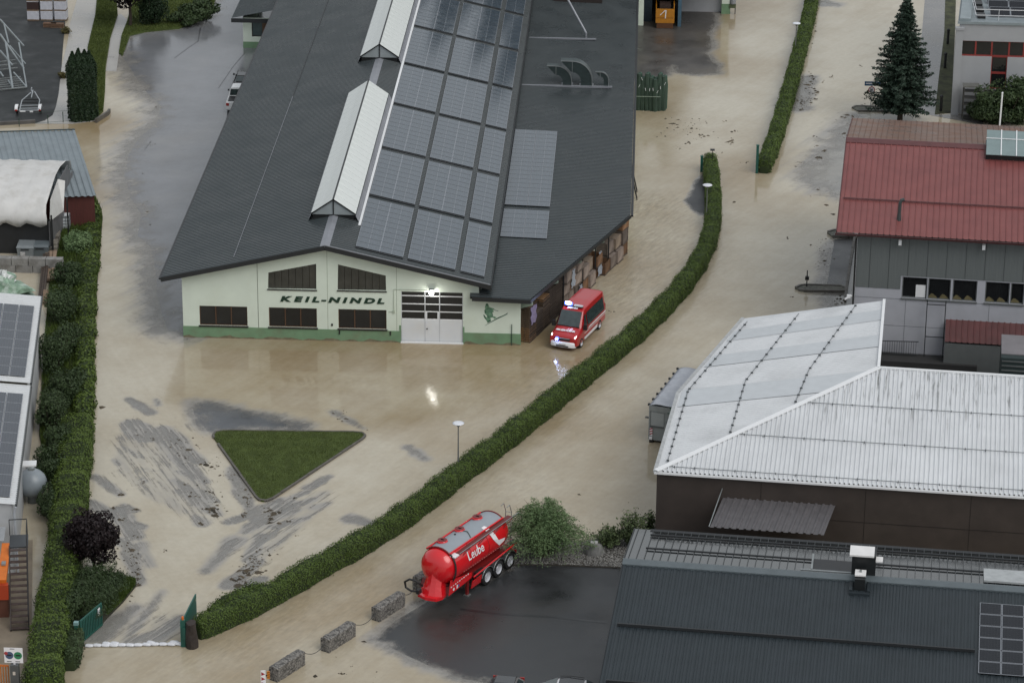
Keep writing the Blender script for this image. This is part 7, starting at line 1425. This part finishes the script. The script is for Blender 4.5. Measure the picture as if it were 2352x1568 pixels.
def hedge(name, label, pts, hw, h, mat, dens=75, size=.075, lump=.08, group=None, wild=0.):
    L = smooth_line(pts); C = np.array([(p.x, p.y) for p in L]); T = np.gradient(C, axis=0); T /= np.linalg.norm(T, axis=1, keepdims=True); Nn = np.c_[T[:, 1], -T[:, 0]]
    seg = np.linalg.norm(np.diff(C, axis=0), axis=1); acc = np.r_[0, np.cumsum(seg)]; tot = acc[-1]
    ph = rng.uniform(0, 6, 6)
    def surf(s, a, k=1.0):                      # a 0..1 from right foot over the top to the left foot
        th = np.pi*a; x = np.cos(th); z = np.sin(th); e = .42
        X = np.sign(x)*np.abs(x)**e; Z = np.abs(z)**e
        wv = lump*(np.sin(s*1.3+ph[0])+.7*np.sin(s*2.9+ph[1]+4*a)+.5*np.sin(s*6.1+7*a+ph[2]))
        hv = h*(1+wild*np.sin(s*.7+ph[3])+wild*.6*np.sin(s*1.9+ph[4]))+wv
        w_ = hw+wv*.7
        cx = np.interp(s, acc, C[:, 0]); cy = np.interp(s, acc, C[:, 1]); nx_ = np.interp(s, acc, Nn[:, 0]); ny_ = np.interp(s, acc, Nn[:, 1])
        end = np.clip(np.minimum(s, tot-s)/.45, 0, 1)**.5
        return np.stack([cx+nx_*X*w_*k*(.55+.45*end), cy+ny_*X*w_*k*(.55+.45*end), Z*hv*k*(.8+.2*end)], -1), np.stack([nx_*X, ny_*X, Z*.9], -1)
    n = int(tot*(2*h+2*hw)*dens); s = rng.uniform(0, tot, n); top_ = rng.uniform(0, 1, n) < 2*hw/(2*hw+2*h); q1 = rng.uniform(-1, 1, n); q2 = rng.uniform(.03, 1, n); ath = np.where(top_, np.arccos(np.sign(q1)*np.abs(q1)**(1/.42)), np.where(q1 > 0, np.arcsin(q2**(1/.42)), np.pi-np.arcsin(q2**(1/.42)))); a = ath/np.pi; p, nm = surf(s, a, 1.0); p += nm*(rng.normal(0, .045, (n, 1))+(rng.uniform(0, 1, (n, 1)) < .04)*rng.uniform(0, .16, (n, 1)))
    ne = int(hw*2*h*dens)
    for e0 in (0, tot):
        pe, ne_ = surf(np.full(ne, e0+.02 if e0 == 0 else tot-.02), rng.uniform(.02, .98, ne), 1); kk_ = rng.uniform(0, 1, (ne, 1))**.5; i0 = 0 if e0 == 0 else -1; ctr = np.array([C[i0][0], C[i0][1], h*.45]); pe = ctr+(pe-ctr)*kk_; p = np.r_[p, pe]; td = T[i0]*(-1 if e0 == 0 else 1); nm = np.r_[nm, np.tile([td[0], td[1], .2], (ne, 1))]
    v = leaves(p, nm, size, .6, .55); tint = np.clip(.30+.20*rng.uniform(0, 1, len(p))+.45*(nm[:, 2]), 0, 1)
    rings = []
    S_ = np.arange(0, tot+.01, .5); A_ = np.linspace(0, 1, 9)
    for s_ in S_: rings.append(surf(np.full(9, s_), A_, .93)[0])
    cv = np.concatenate(rings); m_ = len(S_); cf = [(i*9+j, i*9+j+1, (i+1)*9+j+1, (i+1)*9+j) for i in range(m_-1) for j in range(8)]
    o0 = cv.mean(0)*[1, 1, 0]
    root = thing(name, label, 'hedge', V(*o0), 0, group)
    mb = MB(); mb.add([tuple(q-o0) for q in cv], cf+[tuple(range(9)), tuple((m_-1)*9+j for j in range(9))]); mb.build('stems', m_core, root)
    numesh('foliage', v-o0, quads(len(p)), mat, parent=root, tint=np.repeat(tint, 4)); return root
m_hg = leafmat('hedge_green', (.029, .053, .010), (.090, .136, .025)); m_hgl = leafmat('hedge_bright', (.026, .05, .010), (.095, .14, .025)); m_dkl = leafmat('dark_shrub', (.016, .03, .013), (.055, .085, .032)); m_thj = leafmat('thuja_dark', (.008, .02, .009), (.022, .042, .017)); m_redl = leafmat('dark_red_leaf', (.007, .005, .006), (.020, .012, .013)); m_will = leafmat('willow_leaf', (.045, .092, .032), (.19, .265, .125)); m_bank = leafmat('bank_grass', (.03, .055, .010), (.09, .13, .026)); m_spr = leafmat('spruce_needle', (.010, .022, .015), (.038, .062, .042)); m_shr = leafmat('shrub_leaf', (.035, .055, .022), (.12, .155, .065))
# ---- trimmed hedges; the foot line on the road side comes from the photo
def foot(pts, hw): 
    g_ = [G(*p) for p in pts]; out = []
    for i, p in enumerate(g_):
        d = (g_[min(i+1, len(g_)-1)]-g_[max(0, i-1)]).normalized(); out.append(p+V(-d.y, d.x, 0)*hw)
    return out
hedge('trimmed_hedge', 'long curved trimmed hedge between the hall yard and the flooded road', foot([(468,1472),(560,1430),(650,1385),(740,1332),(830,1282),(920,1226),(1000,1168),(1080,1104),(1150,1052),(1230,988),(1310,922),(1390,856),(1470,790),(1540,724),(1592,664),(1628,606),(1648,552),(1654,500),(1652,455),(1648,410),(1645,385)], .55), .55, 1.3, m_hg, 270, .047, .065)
hedge('trimmed_hedge', 'narrow straight hedge along the far flooded road', foot([(1768,400),(1790,345),(1812,272),(1832,200),(1850,130),(1868,60),(1880,-5),(1890,-60)], .55), .55, 1.35, m_hg, 180, .057, .06)
hedge('low_hedge', 'short low hedge behind the gate end of the long hedge', [G(484,1420), G(520,1400), G(560,1382), G(605,1366)], .5, .8, m_hg, 170, .055, .06)
hedge('trimmed_hedge', 'bright green hedge running down to the sign pillar', [G(182,1010), G(168,1120), G(158,1215), G(146,1320), G(128,1420), G(112,1520), G(98,1610)], .95, 1.75, m_hgl, 170, .06, .12, None, .05)
hedge('low_hedge', 'small dark hedge block behind the barred gate', [G(160,1540), G(168,1500), G(172,1470)], .5, 1.15, m_dkl, 110, .07, .05)
# ---- bank with long grass along the drive
BANK = gp([(218,455),(232,480),(236,500),(228,600),(220,700),(215,800),(214,900),(210,1000),(206,1100),(204,1200),(130,1200),(90,1000),(100,800),(110,690),(118,600),(135,500)])
sheet('grass_bank', BANK, .12, P('bank_soil', (.025, .035, .012), .9, var=.5, vs=1.5), thick=.25); grass('bank_grass', BANK, .1, 22000, .15, .5, m_bank, .03)
for k, (a, b2, h) in enumerate([((225,480),(222,640),.55), ((216,650),(213,800),.6), ((213,800),(210,1000),.75)]):
    aa, bb_ = G(*a)+V(-.5, 0, 0), G(*b2)+V(-.5, 0, 0); hedge('bank_shrub', ['overhanging long grass strip on the drive bank next to the shed', 'overhanging green strip on the bank halfway along the drive', 'overhanging bright strip on the bank before the bright hedge'][k], [aa, aa.lerp(bb_, .5)+V(.05, 0, 0), bb_], .6, h, m_hgl if k == 2 else m_bank, 110, .085, .1, None, .15)
# ---- shrubs and trees
def blob_points(n, rx, ry, rz, zc, clumps=14, spread=.42):
    cc = rng.normal(0, 1, (clumps, 3)); cc /= np.linalg.norm(cc, axis=1, keepdims=True); cc *= rng.uniform(.35, .85, (clumps, 1)); r = rng.uniform(.7, 1.2, clumps)*spread
    k = rng.integers(0, clumps, n); d = rng.normal(0, 1, (n, 3)); d /= np.linalg.norm(d, axis=1, keepdims=True); rad = rng.uniform(.55, 1, n)**.5
    p = cc[k]+d*(rad*r[k])[:, None]; nm = p*.5+d; p = p*[rx, ry, rz]; p[:, 2] += zc; return p, nm
def shrub(name, label, base, rx, ry, h, mat, n=1500, size=.1, stem=True, group=None, cat='shrub', asp=.55, clumps=16):
    root = thing(name, label, cat, base, 0, group); p, nm = blob_points(n, rx, ry, h*.5, h*.5, clumps); p[:, 2] = np.maximum(p[:, 2], .04)
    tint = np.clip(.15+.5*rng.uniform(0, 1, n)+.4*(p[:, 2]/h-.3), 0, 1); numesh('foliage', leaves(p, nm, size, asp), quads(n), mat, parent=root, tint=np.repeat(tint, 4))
    mb = MB()
    for k in range(6):
        a = k*1.05+.3; mb.tube([(.05*math.cos(a), .05*math.sin(a), -.1), (.4*rx*math.cos(a), .4*ry*math.sin(a), h*.45), (.6*rx*math.cos(a), .6*ry*math.sin(a), h*.8)], [.05, .035, .012], 6)
    mb.build('stems', P('bark', (.04, .03, .022), .9, var=.3, vs=5), root); return root
for i, (x, y, rx, ry, h, lab, mt) in enumerate([(178,575,1.2,1.5,1.5,'soft grassy green shrub below the liquid container', 'w'), (158,655,1.1,1.6,1.8,'dark green shrub beside the stone edge', 'd'), (142,735,1.4,2.2,2.3,'flowering dark shrub with yellow tips beside the barn end', 'd'), (158,810,1.2,2.2,2.0,'dark shrub spreading onto the bank beside the barn roof', 'd'), (130,850,1.3,2.0,2.6,'tall dark shrub close to the upper barn roof', 'd'), (150,920,1.3,2.2,2.2,'dense dark shrub above the roof joint of the barn', 'd'), (122,985,1.3,2.2,2.7,'tall dark shrub beside the lower barn roof', 'd'), (142,1050,1.2,2.0,2.3,'round dark shrub behind the bright hedge', 'd'), (112,1105,1.0,1.8,2.3,'dark shrub standing over the ball tank', 'd'), (122,1180,.9,1.8,1.8,'dark shrub between the ball tank and the bright hedge', 'd'), (155,472,1.3,1.2,2.0,'dark bush between the tarpaulin shelter and the shed', 'd'), (188,500,1.0,1.2,1.0,'low green bush under the shed roof edge', 'b')]):
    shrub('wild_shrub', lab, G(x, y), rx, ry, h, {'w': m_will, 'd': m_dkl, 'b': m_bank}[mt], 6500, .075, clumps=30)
def tree(name, label, base, h, tr, crown_r, crown_z, crown_h, mat, n, size, trunk_h, cat='tree', clumps=40, spread=.36):
    root = thing(name, label, cat, base); mb = MB(); mb.tube([(0, 0, -.2), (.03, .02, trunk_h*.6), (0, 0, trunk_h), (.05, 0, crown_z)], [tr*1.25, tr, tr*.85, tr*.4], 9)
    for k in range(9): a = k*2.4; z0 = trunk_h*.8+k*.08; mb.tube([(0, 0, z0), (crown_r*.4*math.cos(a), crown_r*.4*math.sin(a), z0+crown_h*.25), (crown_r*.75*math.cos(a), crown_r*.75*math.sin(a), z0+crown_h*.45)], [tr*.5, tr*.3, tr*.1], 6)
    mb.build('trunk', P('bark', (.04, .03, .022), .9, var=.3, vs=5), root); p, nm = blob_points(n, crown_r, crown_r, crown_h/2, crown_z, clumps, spread)
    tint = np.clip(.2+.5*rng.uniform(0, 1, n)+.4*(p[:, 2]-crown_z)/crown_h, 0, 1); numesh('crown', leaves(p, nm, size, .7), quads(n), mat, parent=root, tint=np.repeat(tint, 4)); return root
tree('red_leaf_tree', 'small round dark red leaved tree in the drive verge', G(216, 1319), 4, .09, 1.72, 2.5, 3.1, m_redl, 15000, .085, 1.0, clumps=90, spread=.33)
tree('red_leaf_tree', 'dark red leaved tree on the far lawn beside the topiary ball', G(*zA(1165, 240)), 5, .14, 2.6, 4.2, 4.6, m_redl, 7000, .16, 2.2, clumps=50)
sheet('verge_bed', gp([(690,560),(860,600),(1080,610),(1215,640),(1220,700),(1100,850),(960,990),(900,1060),(720,1220),(520,1200),(500,900),(560,650)], 0, zD), .08, P('verge_soil', (.03, .03, .018), .9, var=.5, vs=2), thick=.2)
grass('verge_tip_grass', gp([(900,600),(1080,612),(1215,645),(1218,700),(1100,850),(960,980),(900,800)], 0, zD), .08, 6000, .08, .22, m_bank, .022)
shrub('spreading_juniper', 'low dark spreading juniper behind the barred gate', G(*zD(670, 960)), 1.9, 3.0, 1.9, m_dkl, 14000, .09, asp=.25, clumps=30); shrub('spreading_juniper', 'low dark juniper under the small red leaved tree', G(*zD(830, 800)), 1.9, 3.0, 1.6, m_dkl, 12000, .09, asp=.25, clumps=30)
shrub('topiary_ball', 'clipped dark evergreen ball on the far lawn', G(*zA(1372, 225)), 1.35, 1.35, 3.0, m_thj, 6000, .1, clumps=60); shrub('garden_shrub', 'loose leafy shrub at the lawn corner by the drive', G(*zA(1780, 185)), 2.2, 1.6, 2.0, m_dkl, 3500, .13); shrub('garden_shrub', 'lower leafy shrub on the lawn edge', G(*zA(1665, 225)), 1.6, 1.4, 1.3, m_dkl, 2500, .12)
shrub('garden_shrub', 'big dark bush before the office wall and racks', G(2300, 285), 2.6, 2.0, 3.3, m_dkl, 8000, .13, clumps=30); shrub('garden_shrub', 'bush growing between the racks and the service door', G(2262, 282), 1.4, 1.4, 2.2, m_dkl, 4000, .12); shrub('garden_shrub', 'bush reaching up beside the grey service door', G(2345, 280), 1.6, 1.8, 4.2, m_dkl, 5000, .13)
def column(label, base, h, r):
    root = thing('thuja_column', label, 'conifer', base, 0, 'thuja columns at the verge'); n = 5200; z = rng.uniform(0, 1, n)**.85; a = rng.uniform(0, 6.28, n); rr_ = r*np.minimum(1, (1-z)*5+.03)**.9*(1+.12*np.sin(a*4+z*9))*(.9+.25*z*(1-z))*rng.uniform(.8, 1.05, n)
    p = np.c_[rr_*np.cos(a), rr_*np.sin(a), z*h]; nm = np.c_[np.cos(a), np.sin(a), np.full(n, .5)]; numesh('foliage', leaves(p, nm, .11, .4, .6), quads(n), m_thj, parent=root, tint=np.repeat(rng.uniform(0, 1, n), 4))
    MB().lathe([(r*.7, -.1), (r*.82, h*.5), (r*.45, h*.88), (.03, h*.97)], (0, 0, 0), 10).build('stem', m_core, root)
for i, (x, y) in enumerate(((170, 283), (184, 282), (197, 281), (208, 279))): column('tall dark thuja column in the tight row at the verge tip', G(x, y)+V(0, .6, 0), 6.0+.25*math.sin(i*2), .56)
column('shaded thuja column set behind the tight row', G(200, 262)+V(0, 0, 0), 5.6, .55)
# spruce
def spruce(base, h, R, label, group=None, size=.13):
    root = thing('spruce_tree', label, 'tree', base, 0, group); MB().tube([(0, 0, -.2), (0, 0, h*.5), (0, 0, h*.99)], [.24, .15, .02], 9).build('trunk', P('bark', (.04, .03, .022), .9), root); C_, N_, S_, Tn = [], [], [], []; z = 1.5; mbr = MB()
    while z < h-.1:
        f = (z-1.5)/(h-1.5); r = R*(1-f)**.72*(1.0 if f > .06 else .8)+.12; nb_ = max(6, int(15*(1-f)+6)); a0 = rng.uniform(0, 6.28)
        for k in range(nb_):
            a = a0+6.28*k/nb_+rng.normal(0, .14); L_ = r*rng.uniform(.6, 1.2)*(1+.10*math.sin(2*a+z*1.3)+.06*math.sin(5*a+z*3)); m_ = int(24+95*L_/R); t_ = rng.uniform(.12, 1, m_)**.8; dro = -.10-.30*t_**1.3+.20*t_**3
            w_ = rng.normal(0, 1, m_)*(.10+.22*(1-abs(t_-.5)))*.55*min(1, L_)
            px_, py_, pz_ = L_*t_*np.cos(a)-w_*np.sin(a), L_*t_*np.sin(a)+w_*np.cos(a), z+dro*L_*.75-np.abs(w_)*.35+rng.normal(0, .04, m_)
            C_.append(np.c_[px_, py_, pz_]); N_.append(np.tile([.35*np.cos(a), .35*np.sin(a), .9], (m_, 1))); Tn.append(.2+.6*t_*rng.uniform(.4, 1, m_))
            if k % 2 == 0 and L_ > .6: mbr.tube([(0, 0, z), (L_*.8*math.cos(a), L_*.8*math.sin(a), z-.2*L_)], [.035, .01], 4)
        z += (.30-.10*f)*(1 if h < 15 else 1.7)
    mbr.build('branches', P('bark', (.04, .03, .022), .9), root)
    p = np.concatenate(C_); n = len(p); numesh('crown', leaves(p, np.concatenate(N_), size, .42, .5), quads(n), m_spr, parent=root, tint=np.repeat(np.clip(np.concatenate(Tn), 0, 1), 4))
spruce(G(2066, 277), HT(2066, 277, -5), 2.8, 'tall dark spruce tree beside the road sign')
# unseen spruces added behind the hall to darken the reflection in the solar roof
for x, y, h, r in ((-17, 303, 22, 4.2), (-13, 308, 26, 4.8), (-9, 301, 23, 4.4), (-5, 306, 27, 5.0), (-1, 302, 24, 4.5), (3, 308, 25, 4.8)): spruce(V(x, y, 0), h, r, 'unseen tall spruce added behind the hall to darken the solar roof reflection', 'added unseen spruces behind the hall', .24)
# willow bush: arching stems with narrow leaves
def willow(base, R, h, label, n_st=150):
    root = thing('willow_bush', label, 'shrub', base); C_, D_ = [], []; mb = MB()
    for k in range(n_st):
        a = rng.uniform(0, 6.28); out = R*rng.uniform(.35, 1.08)*(.55 if k % 4 == 0 else 1)*(1+.16*math.sin(3*a+1)+.10*math.sin(5*a)); top = h*rng.uniform(.65, 1.12)*(1.15-.55*(out/R)**2); sag = rng.uniform(.2, .8)*(out/R); m_ = 46; t_ = np.sort(rng.uniform(.18, 1, m_))
        x = out*t_**1.15; zz_ = top*np.sin(np.minimum(1, t_*1.05)*1.57)-sag*top*np.maximum(0, t_-.55)**2*4
        pts = np.c_[x*np.cos(a)+rng.normal(0, .05, m_), x*np.sin(a)+rng.normal(0, .05, m_), np.maximum(.05, zz_)]; C_.append(pts); D_.append(np.gradient(pts, axis=0))
        if k % 5 == 0: mb.tube([tuple(q) for q in np.c_[out*np.linspace(0, .9, 6)**1.15*np.cos(a), out*np.linspace(0, .9, 6)**1.15*np.sin(a), top*np.sin(np.linspace(0, .9, 6)*1.57)]], [.03, .025, .02, .015, .01, .006], 5)
    mb.build('stems', P('willow_bark', (.07, .06, .035), .9), root); c = np.concatenate(C_); d = np.concatenate(D_); d /= np.linalg.norm(d, axis=1, keepdims=True)+1e-9; n = len(c); d = d+rng.normal(0, .5, (n, 3)); d /= np.linalg.norm(d, axis=1, keepdims=True); s = np.cross(d, rng.normal(0, 1, (n, 3))); s /= np.linalg.norm(s, axis=1, keepdims=True); ln = rng.uniform(.11, .22, (n, 1)); v = np.stack([c, c+d*ln*.5+s*.022, c+d*ln, c+d*ln*.5-s*.022], 1).reshape(-1, 3)
    r_ = np.hypot(c[:, 0], c[:, 1])/R; numesh('foliage', v, quads(n), m_will, parent=root, tint=np.repeat(np.clip(.15+.35*r_+.3*c[:, 2]/h*rng.uniform(.5, 1.3, n), 0, 1), 4))
willow(G(1246, 1280), 2.9, 3.2, 'wide feathery willow bush beside the red trailer', 700)
def stemmy(base, label, n_st, h, spread, mat):
    root = thing('leafy_shrub', label, 'shrub', base); mb = MB(); C_ = []
    for k in range(n_st):
        a = rng.uniform(0, 6.28); o_ = spread*rng.uniform(.1, 1); hh_ = h*rng.uniform(.5, 1)*(1.1-.35*o_/spread); m_ = 60; t_ = rng.uniform(.15, 1, m_); C_.append(np.c_[o_*t_*math.cos(a)+rng.normal(0, .11, m_), o_*t_*math.sin(a)+rng.normal(0, .11, m_), np.maximum(.05, hh_*t_**.8+rng.normal(0, .06, m_))]); mb.tube([(0, 0, -.05), (o_*.5*math.cos(a), o_*.5*math.sin(a), hh_*.57), (o_*math.cos(a), o_*math.sin(a), hh_)], [.025, .018, .006], 5)
    mb.build('stems', P('bark', (.04, .03, .022), .9), root); c = np.concatenate(C_); n = len(c); numesh('foliage', leaves(c, np.tile([0, 0, 1.], (n, 1)), .075, .6, .7), quads(n), mat, parent=root, tint=np.repeat(rng.uniform(0, 1, n)*np.clip(c[:, 2]/h+.3, 0, 1), 4))
stemmy(G(1452, 1258), 'leafy shrub with an upright leader against the brown wall', 46, 2.6, 1.1, m_shr); stemmy(G(1398, 1254), 'low leafy shrub leaning over the gravel beside the boulder', 40, 1.5, 1.2, m_shr); stemmy(G(1490, 1230), 'thin leafy sprig close to the warehouse corner', 14, 1.8, .5, m_shr)
for x, y, lab in ((565, 700, 'yellowing weed tuft on the pale path, the larger one'), (590, 300, 'dry weed tuft between the boards and the pale path')): stemmy(G(*zA(x, y)), lab, 14, .6, .5, leafmat('dry_weed', (.05, .045, .015), (.13, .11, .04)))
# ---- gravel pebbles in the bed
def pebbles(name, poly, z, n, s0, s1, mat):
    p = np.array([(q_[0], q_[1]) for q_ in poly]); lo, hi = p.min(0), p.max(0); c = rng.uniform(lo, hi, (n*4, 2)); c = c[sdist(poly, c[:, 0], c[:, 1]) < -.05][:n]; n = len(c); s = rng.uniform(s0, s1, (n, 1)); base = np.array([(1,0,0),(0,1,0),(-1,0,0),(0,-1,0),(0,0,1),(0,0,-1)], float); jit = rng.uniform(.6, 1.3, (n, 6, 3)); a = rng.uniform(0, 6.28, n)
    v = base[None]*jit*s[:, :, None]; x = v[:, :, 0]*np.cos(a)[:, None]-v[:, :, 1]*np.sin(a)[:, None]; y = v[:, :, 0]*np.sin(a)[:, None]+v[:, :, 1]*np.cos(a)[:, None]; v = np.stack([x+c[:, :1], y+c[:, 1:], v[:, :, 2]*.7+z], -1); f = np.array([(0,1,4),(1,2,4),(2,3,4),(3,0,4),(1,0,5),(2,1,5),(3,2,5),(0,3,5)]); ff = (f[None]+6*np.arange(n)[:, None, None]).reshape(-1, 3)
    return numesh(name, v.reshape(-1, 3), ff, mat, kind='stuff', tint=np.repeat(rng.uniform(0, 1, n), 6))
pebbles('gravel', BED, .07, 7000, .03, .075, leafmat('pebble', (.07, .07, .068), (.34, .33, .31), .8))
# ---- drifted leaves, twigs and bark left by the flood
DB = []
def clus(f, x, y, sx, sy, n, s=.10, ang=None):
    for _ in range(n): DB.append((f(x+rng.normal(0, sx), y+rng.normal(0, sy)), s*.72*rng.lognormal(0, .55), ang))
for a in [(zC,1250,700,40,40,8,.12),(zC,1365,780,10,8,4,.2),(zC,1620,850,90,70,45,.09),(zC,1680,930,60,40,20,.12),(zC,1840,1000,25,12,10,.16),(zC,1950,1000,50,60,22,.11),(zC,2060,1130,40,30,12,.13),(zC,1800,1180,50,12,10,.14),(zC,1830,1270,90,25,16,.14),(zC,1880,1360,70,40,22,.14),(zC,1890,1420,50,20,16,.2),(zC,1925,1462,12,8,5,.26),(zC,1800,1540,14,8,6,.25),(zC,1075,1275,12,6,5,.2),(zC,1290,1165,14,8,5,.14),(zC,1190,1415,20,8,7,.15),(zC,1020,1398,6,6,3,.17),(zC,1080,1500,25,10,8,.15),(zC,900,500,10,6,3,.12),(zC,1430,430,30,40,12,.08),(zC,1640,880,60,60,20,.1),
          (zC,2200,1300,20,40,10,.12),(zD,1230,260,30,8,8,.18),(zD,1185,385,12,8,5,.2),(zD,1170,480,60,50,35,.13),(zD,1220,600,30,50,24,.15),(zD,1230,680,15,12,8,.2),(zD,1120,350,30,30,12,.13),(zD,1480,385,12,8,5,.16),(zD,1160,810,40,30,10,.12),(zD,2150,680,40,10,10,.22),(zD,2170,620,40,20,10,.2),(zD,2250,560,50,30,20,.15),(zD,2260,480,50,40,16,.13),
          (zH,320,100,20,20,8,.2),(zH,300,400,60,60,30,.12),(zH,170,500,50,40,22,.14),(zH,80,590,40,40,16,.18),(zH,200,560,30,20,10,.16),(zH,130,580,60,20,10,.22),(zH,90,60,10,8,4,.15),(zH,470,125,12,8,4,.15),(zH,410,180,30,20,8,.11),(zH,560,250,12,6,3,.14),(zH,930,1485,20,10,5,.16),(zH,1055,1410,8,5,3,.13),(zH,920,1335,6,4,2,.2),(zH,740,1510,14,6,4,.14),(zH,1160,1210,4,5,2,.15),(zH,1150,1480,120,50,14,.07),
          (zG,1000,600,60,40,22,.1),(zG,900,570,30,20,10,.1),(zG,1130,690,30,20,10,.08),(zG,120,1330,25,25,10,.16),(zG,330,1440,40,15,8,.18),(zG,330,1495,20,10,8,.2),(zG,95,1450,10,10,6,.17),(zG,470,1520,14,6,4,.14),(zG,200,1380,60,10,8,.12),(zG,500,1400,80,40,10,.08),
          (zI,1650,1130,110,50,60,.13),(zI,1830,1215,30,10,8,.3),(zI,1690,1290,20,8,5,.2),(zI,2090,1270,20,12,9,.28),(zI,1630,1325,20,10,6,.16),(zI,1760,1245,14,5,3,.2),(zI,2005,1370,6,4,2,.2),(zI,2040,1085,18,8,4,.18),(zI,1500,1220,60,40,8,.1),(zI,2130,1165,20,6,4,.18),(zI,2205,1450,14,4,3,.18),
          (zM,450,720,25,70,32,.15),(zM,420,850,40,50,22,.16),(zM,480,885,14,8,5,.28),(zM,410,930,40,20,10,.2),(zM,620,690,16,8,7,.2),(zM,560,735,8,10,4,.18),(zM,510,820,14,6,4,.2),(zM,330,900,30,12,6,.2),(zM,370,978,20,6,5,.2),(zM,765,1045,25,8,8,.28),(zM,900,595,10,6,4,.18),(zM,720,1200,20,10,7,.2),(zM,790,1110,30,30,8,.14),(zM,470,1225,14,4,3,.2),(zM,490,1305,10,8,4,.16),(zM,578,1350,10,6,4,.3),(zM,525,1412,16,8,5,.28),(zM,350,1470,30,20,10,.13),(zM,900,940,20,10,4,.25),(zM,945,900,20,20,5,.15),(zM,470,380,30,60,12,.12),
          (zN,560,640,40,60,40,.11),(zN,540,780,40,60,26,.1),(zN,240,562,5,4,3,.22),(zN,280,1085,8,4,3,.25),(zN,650,745,10,6,4,.24),(zN,520,150,25,30,8,.13),(zN,590,265,8,4,3,.17),(zN,640,350,10,8,4,.14),(zN,450,185,5,3,2,.16),(zN,690,1110,30,25,22,.12),
          (zA,1430,970,15,10,6,.12),(zA,1330,1300,25,25,5,.1),(zB,1300,330,10,5,3,.15),(zB,1340,440,6,3,2,.15),(zB,1300,200,60,120,16,.07),(zJ,1040,1215,14,8,8,.16),(zJ,2120,240,4,8,3,.16),(zK,725,1285,5,5,2,.16),(zK,1230,1450,60,40,14,.07)]: clus(*a)
pv_, pf_, ptn = [], [], []
for (px, s, ang) in DB:
    c = G(*px); a = rng.uniform(-.7, .7) if rng.uniform() < .6 else rng.uniform(0, 6.28); tw = rng.uniform() < .45; L_, w_ = (s*2.0, s*.22) if tw else (s*1.1, s*rng.uniform(.4, .8)); h = min(.09, s*.35); k = 6; b0 = len(pv_); ca, sa = math.cos(a), math.sin(a)
    ring = [(L_*(.5+.0*j)*math.cos(2*math.pi*j/k)*rng.uniform(.7, 1.2), w_*math.sin(2*math.pi*j/k)*rng.uniform(.6, 1.3)) for j in range(k)]
    for x, y in ring: pv_.append((c.x+x*ca-y*sa, c.y+x*sa+y*ca, -.015))
    pv_.append((c.x+rng.normal(0, L_*.12)*ca, c.y, h)); tt = rng.uniform()
    for j in range(k): pf_.append((b0+j, b0+(j+1) % k, b0+k))
    ptn += [tt]*(k+1)
numesh('flood_debris', np.array(pv_), np.array(pf_), leafmat('wet_debris', (.022, .02, .014), (.11, .085, .055), .6), kind='stuff', tint=np.array(ptn))
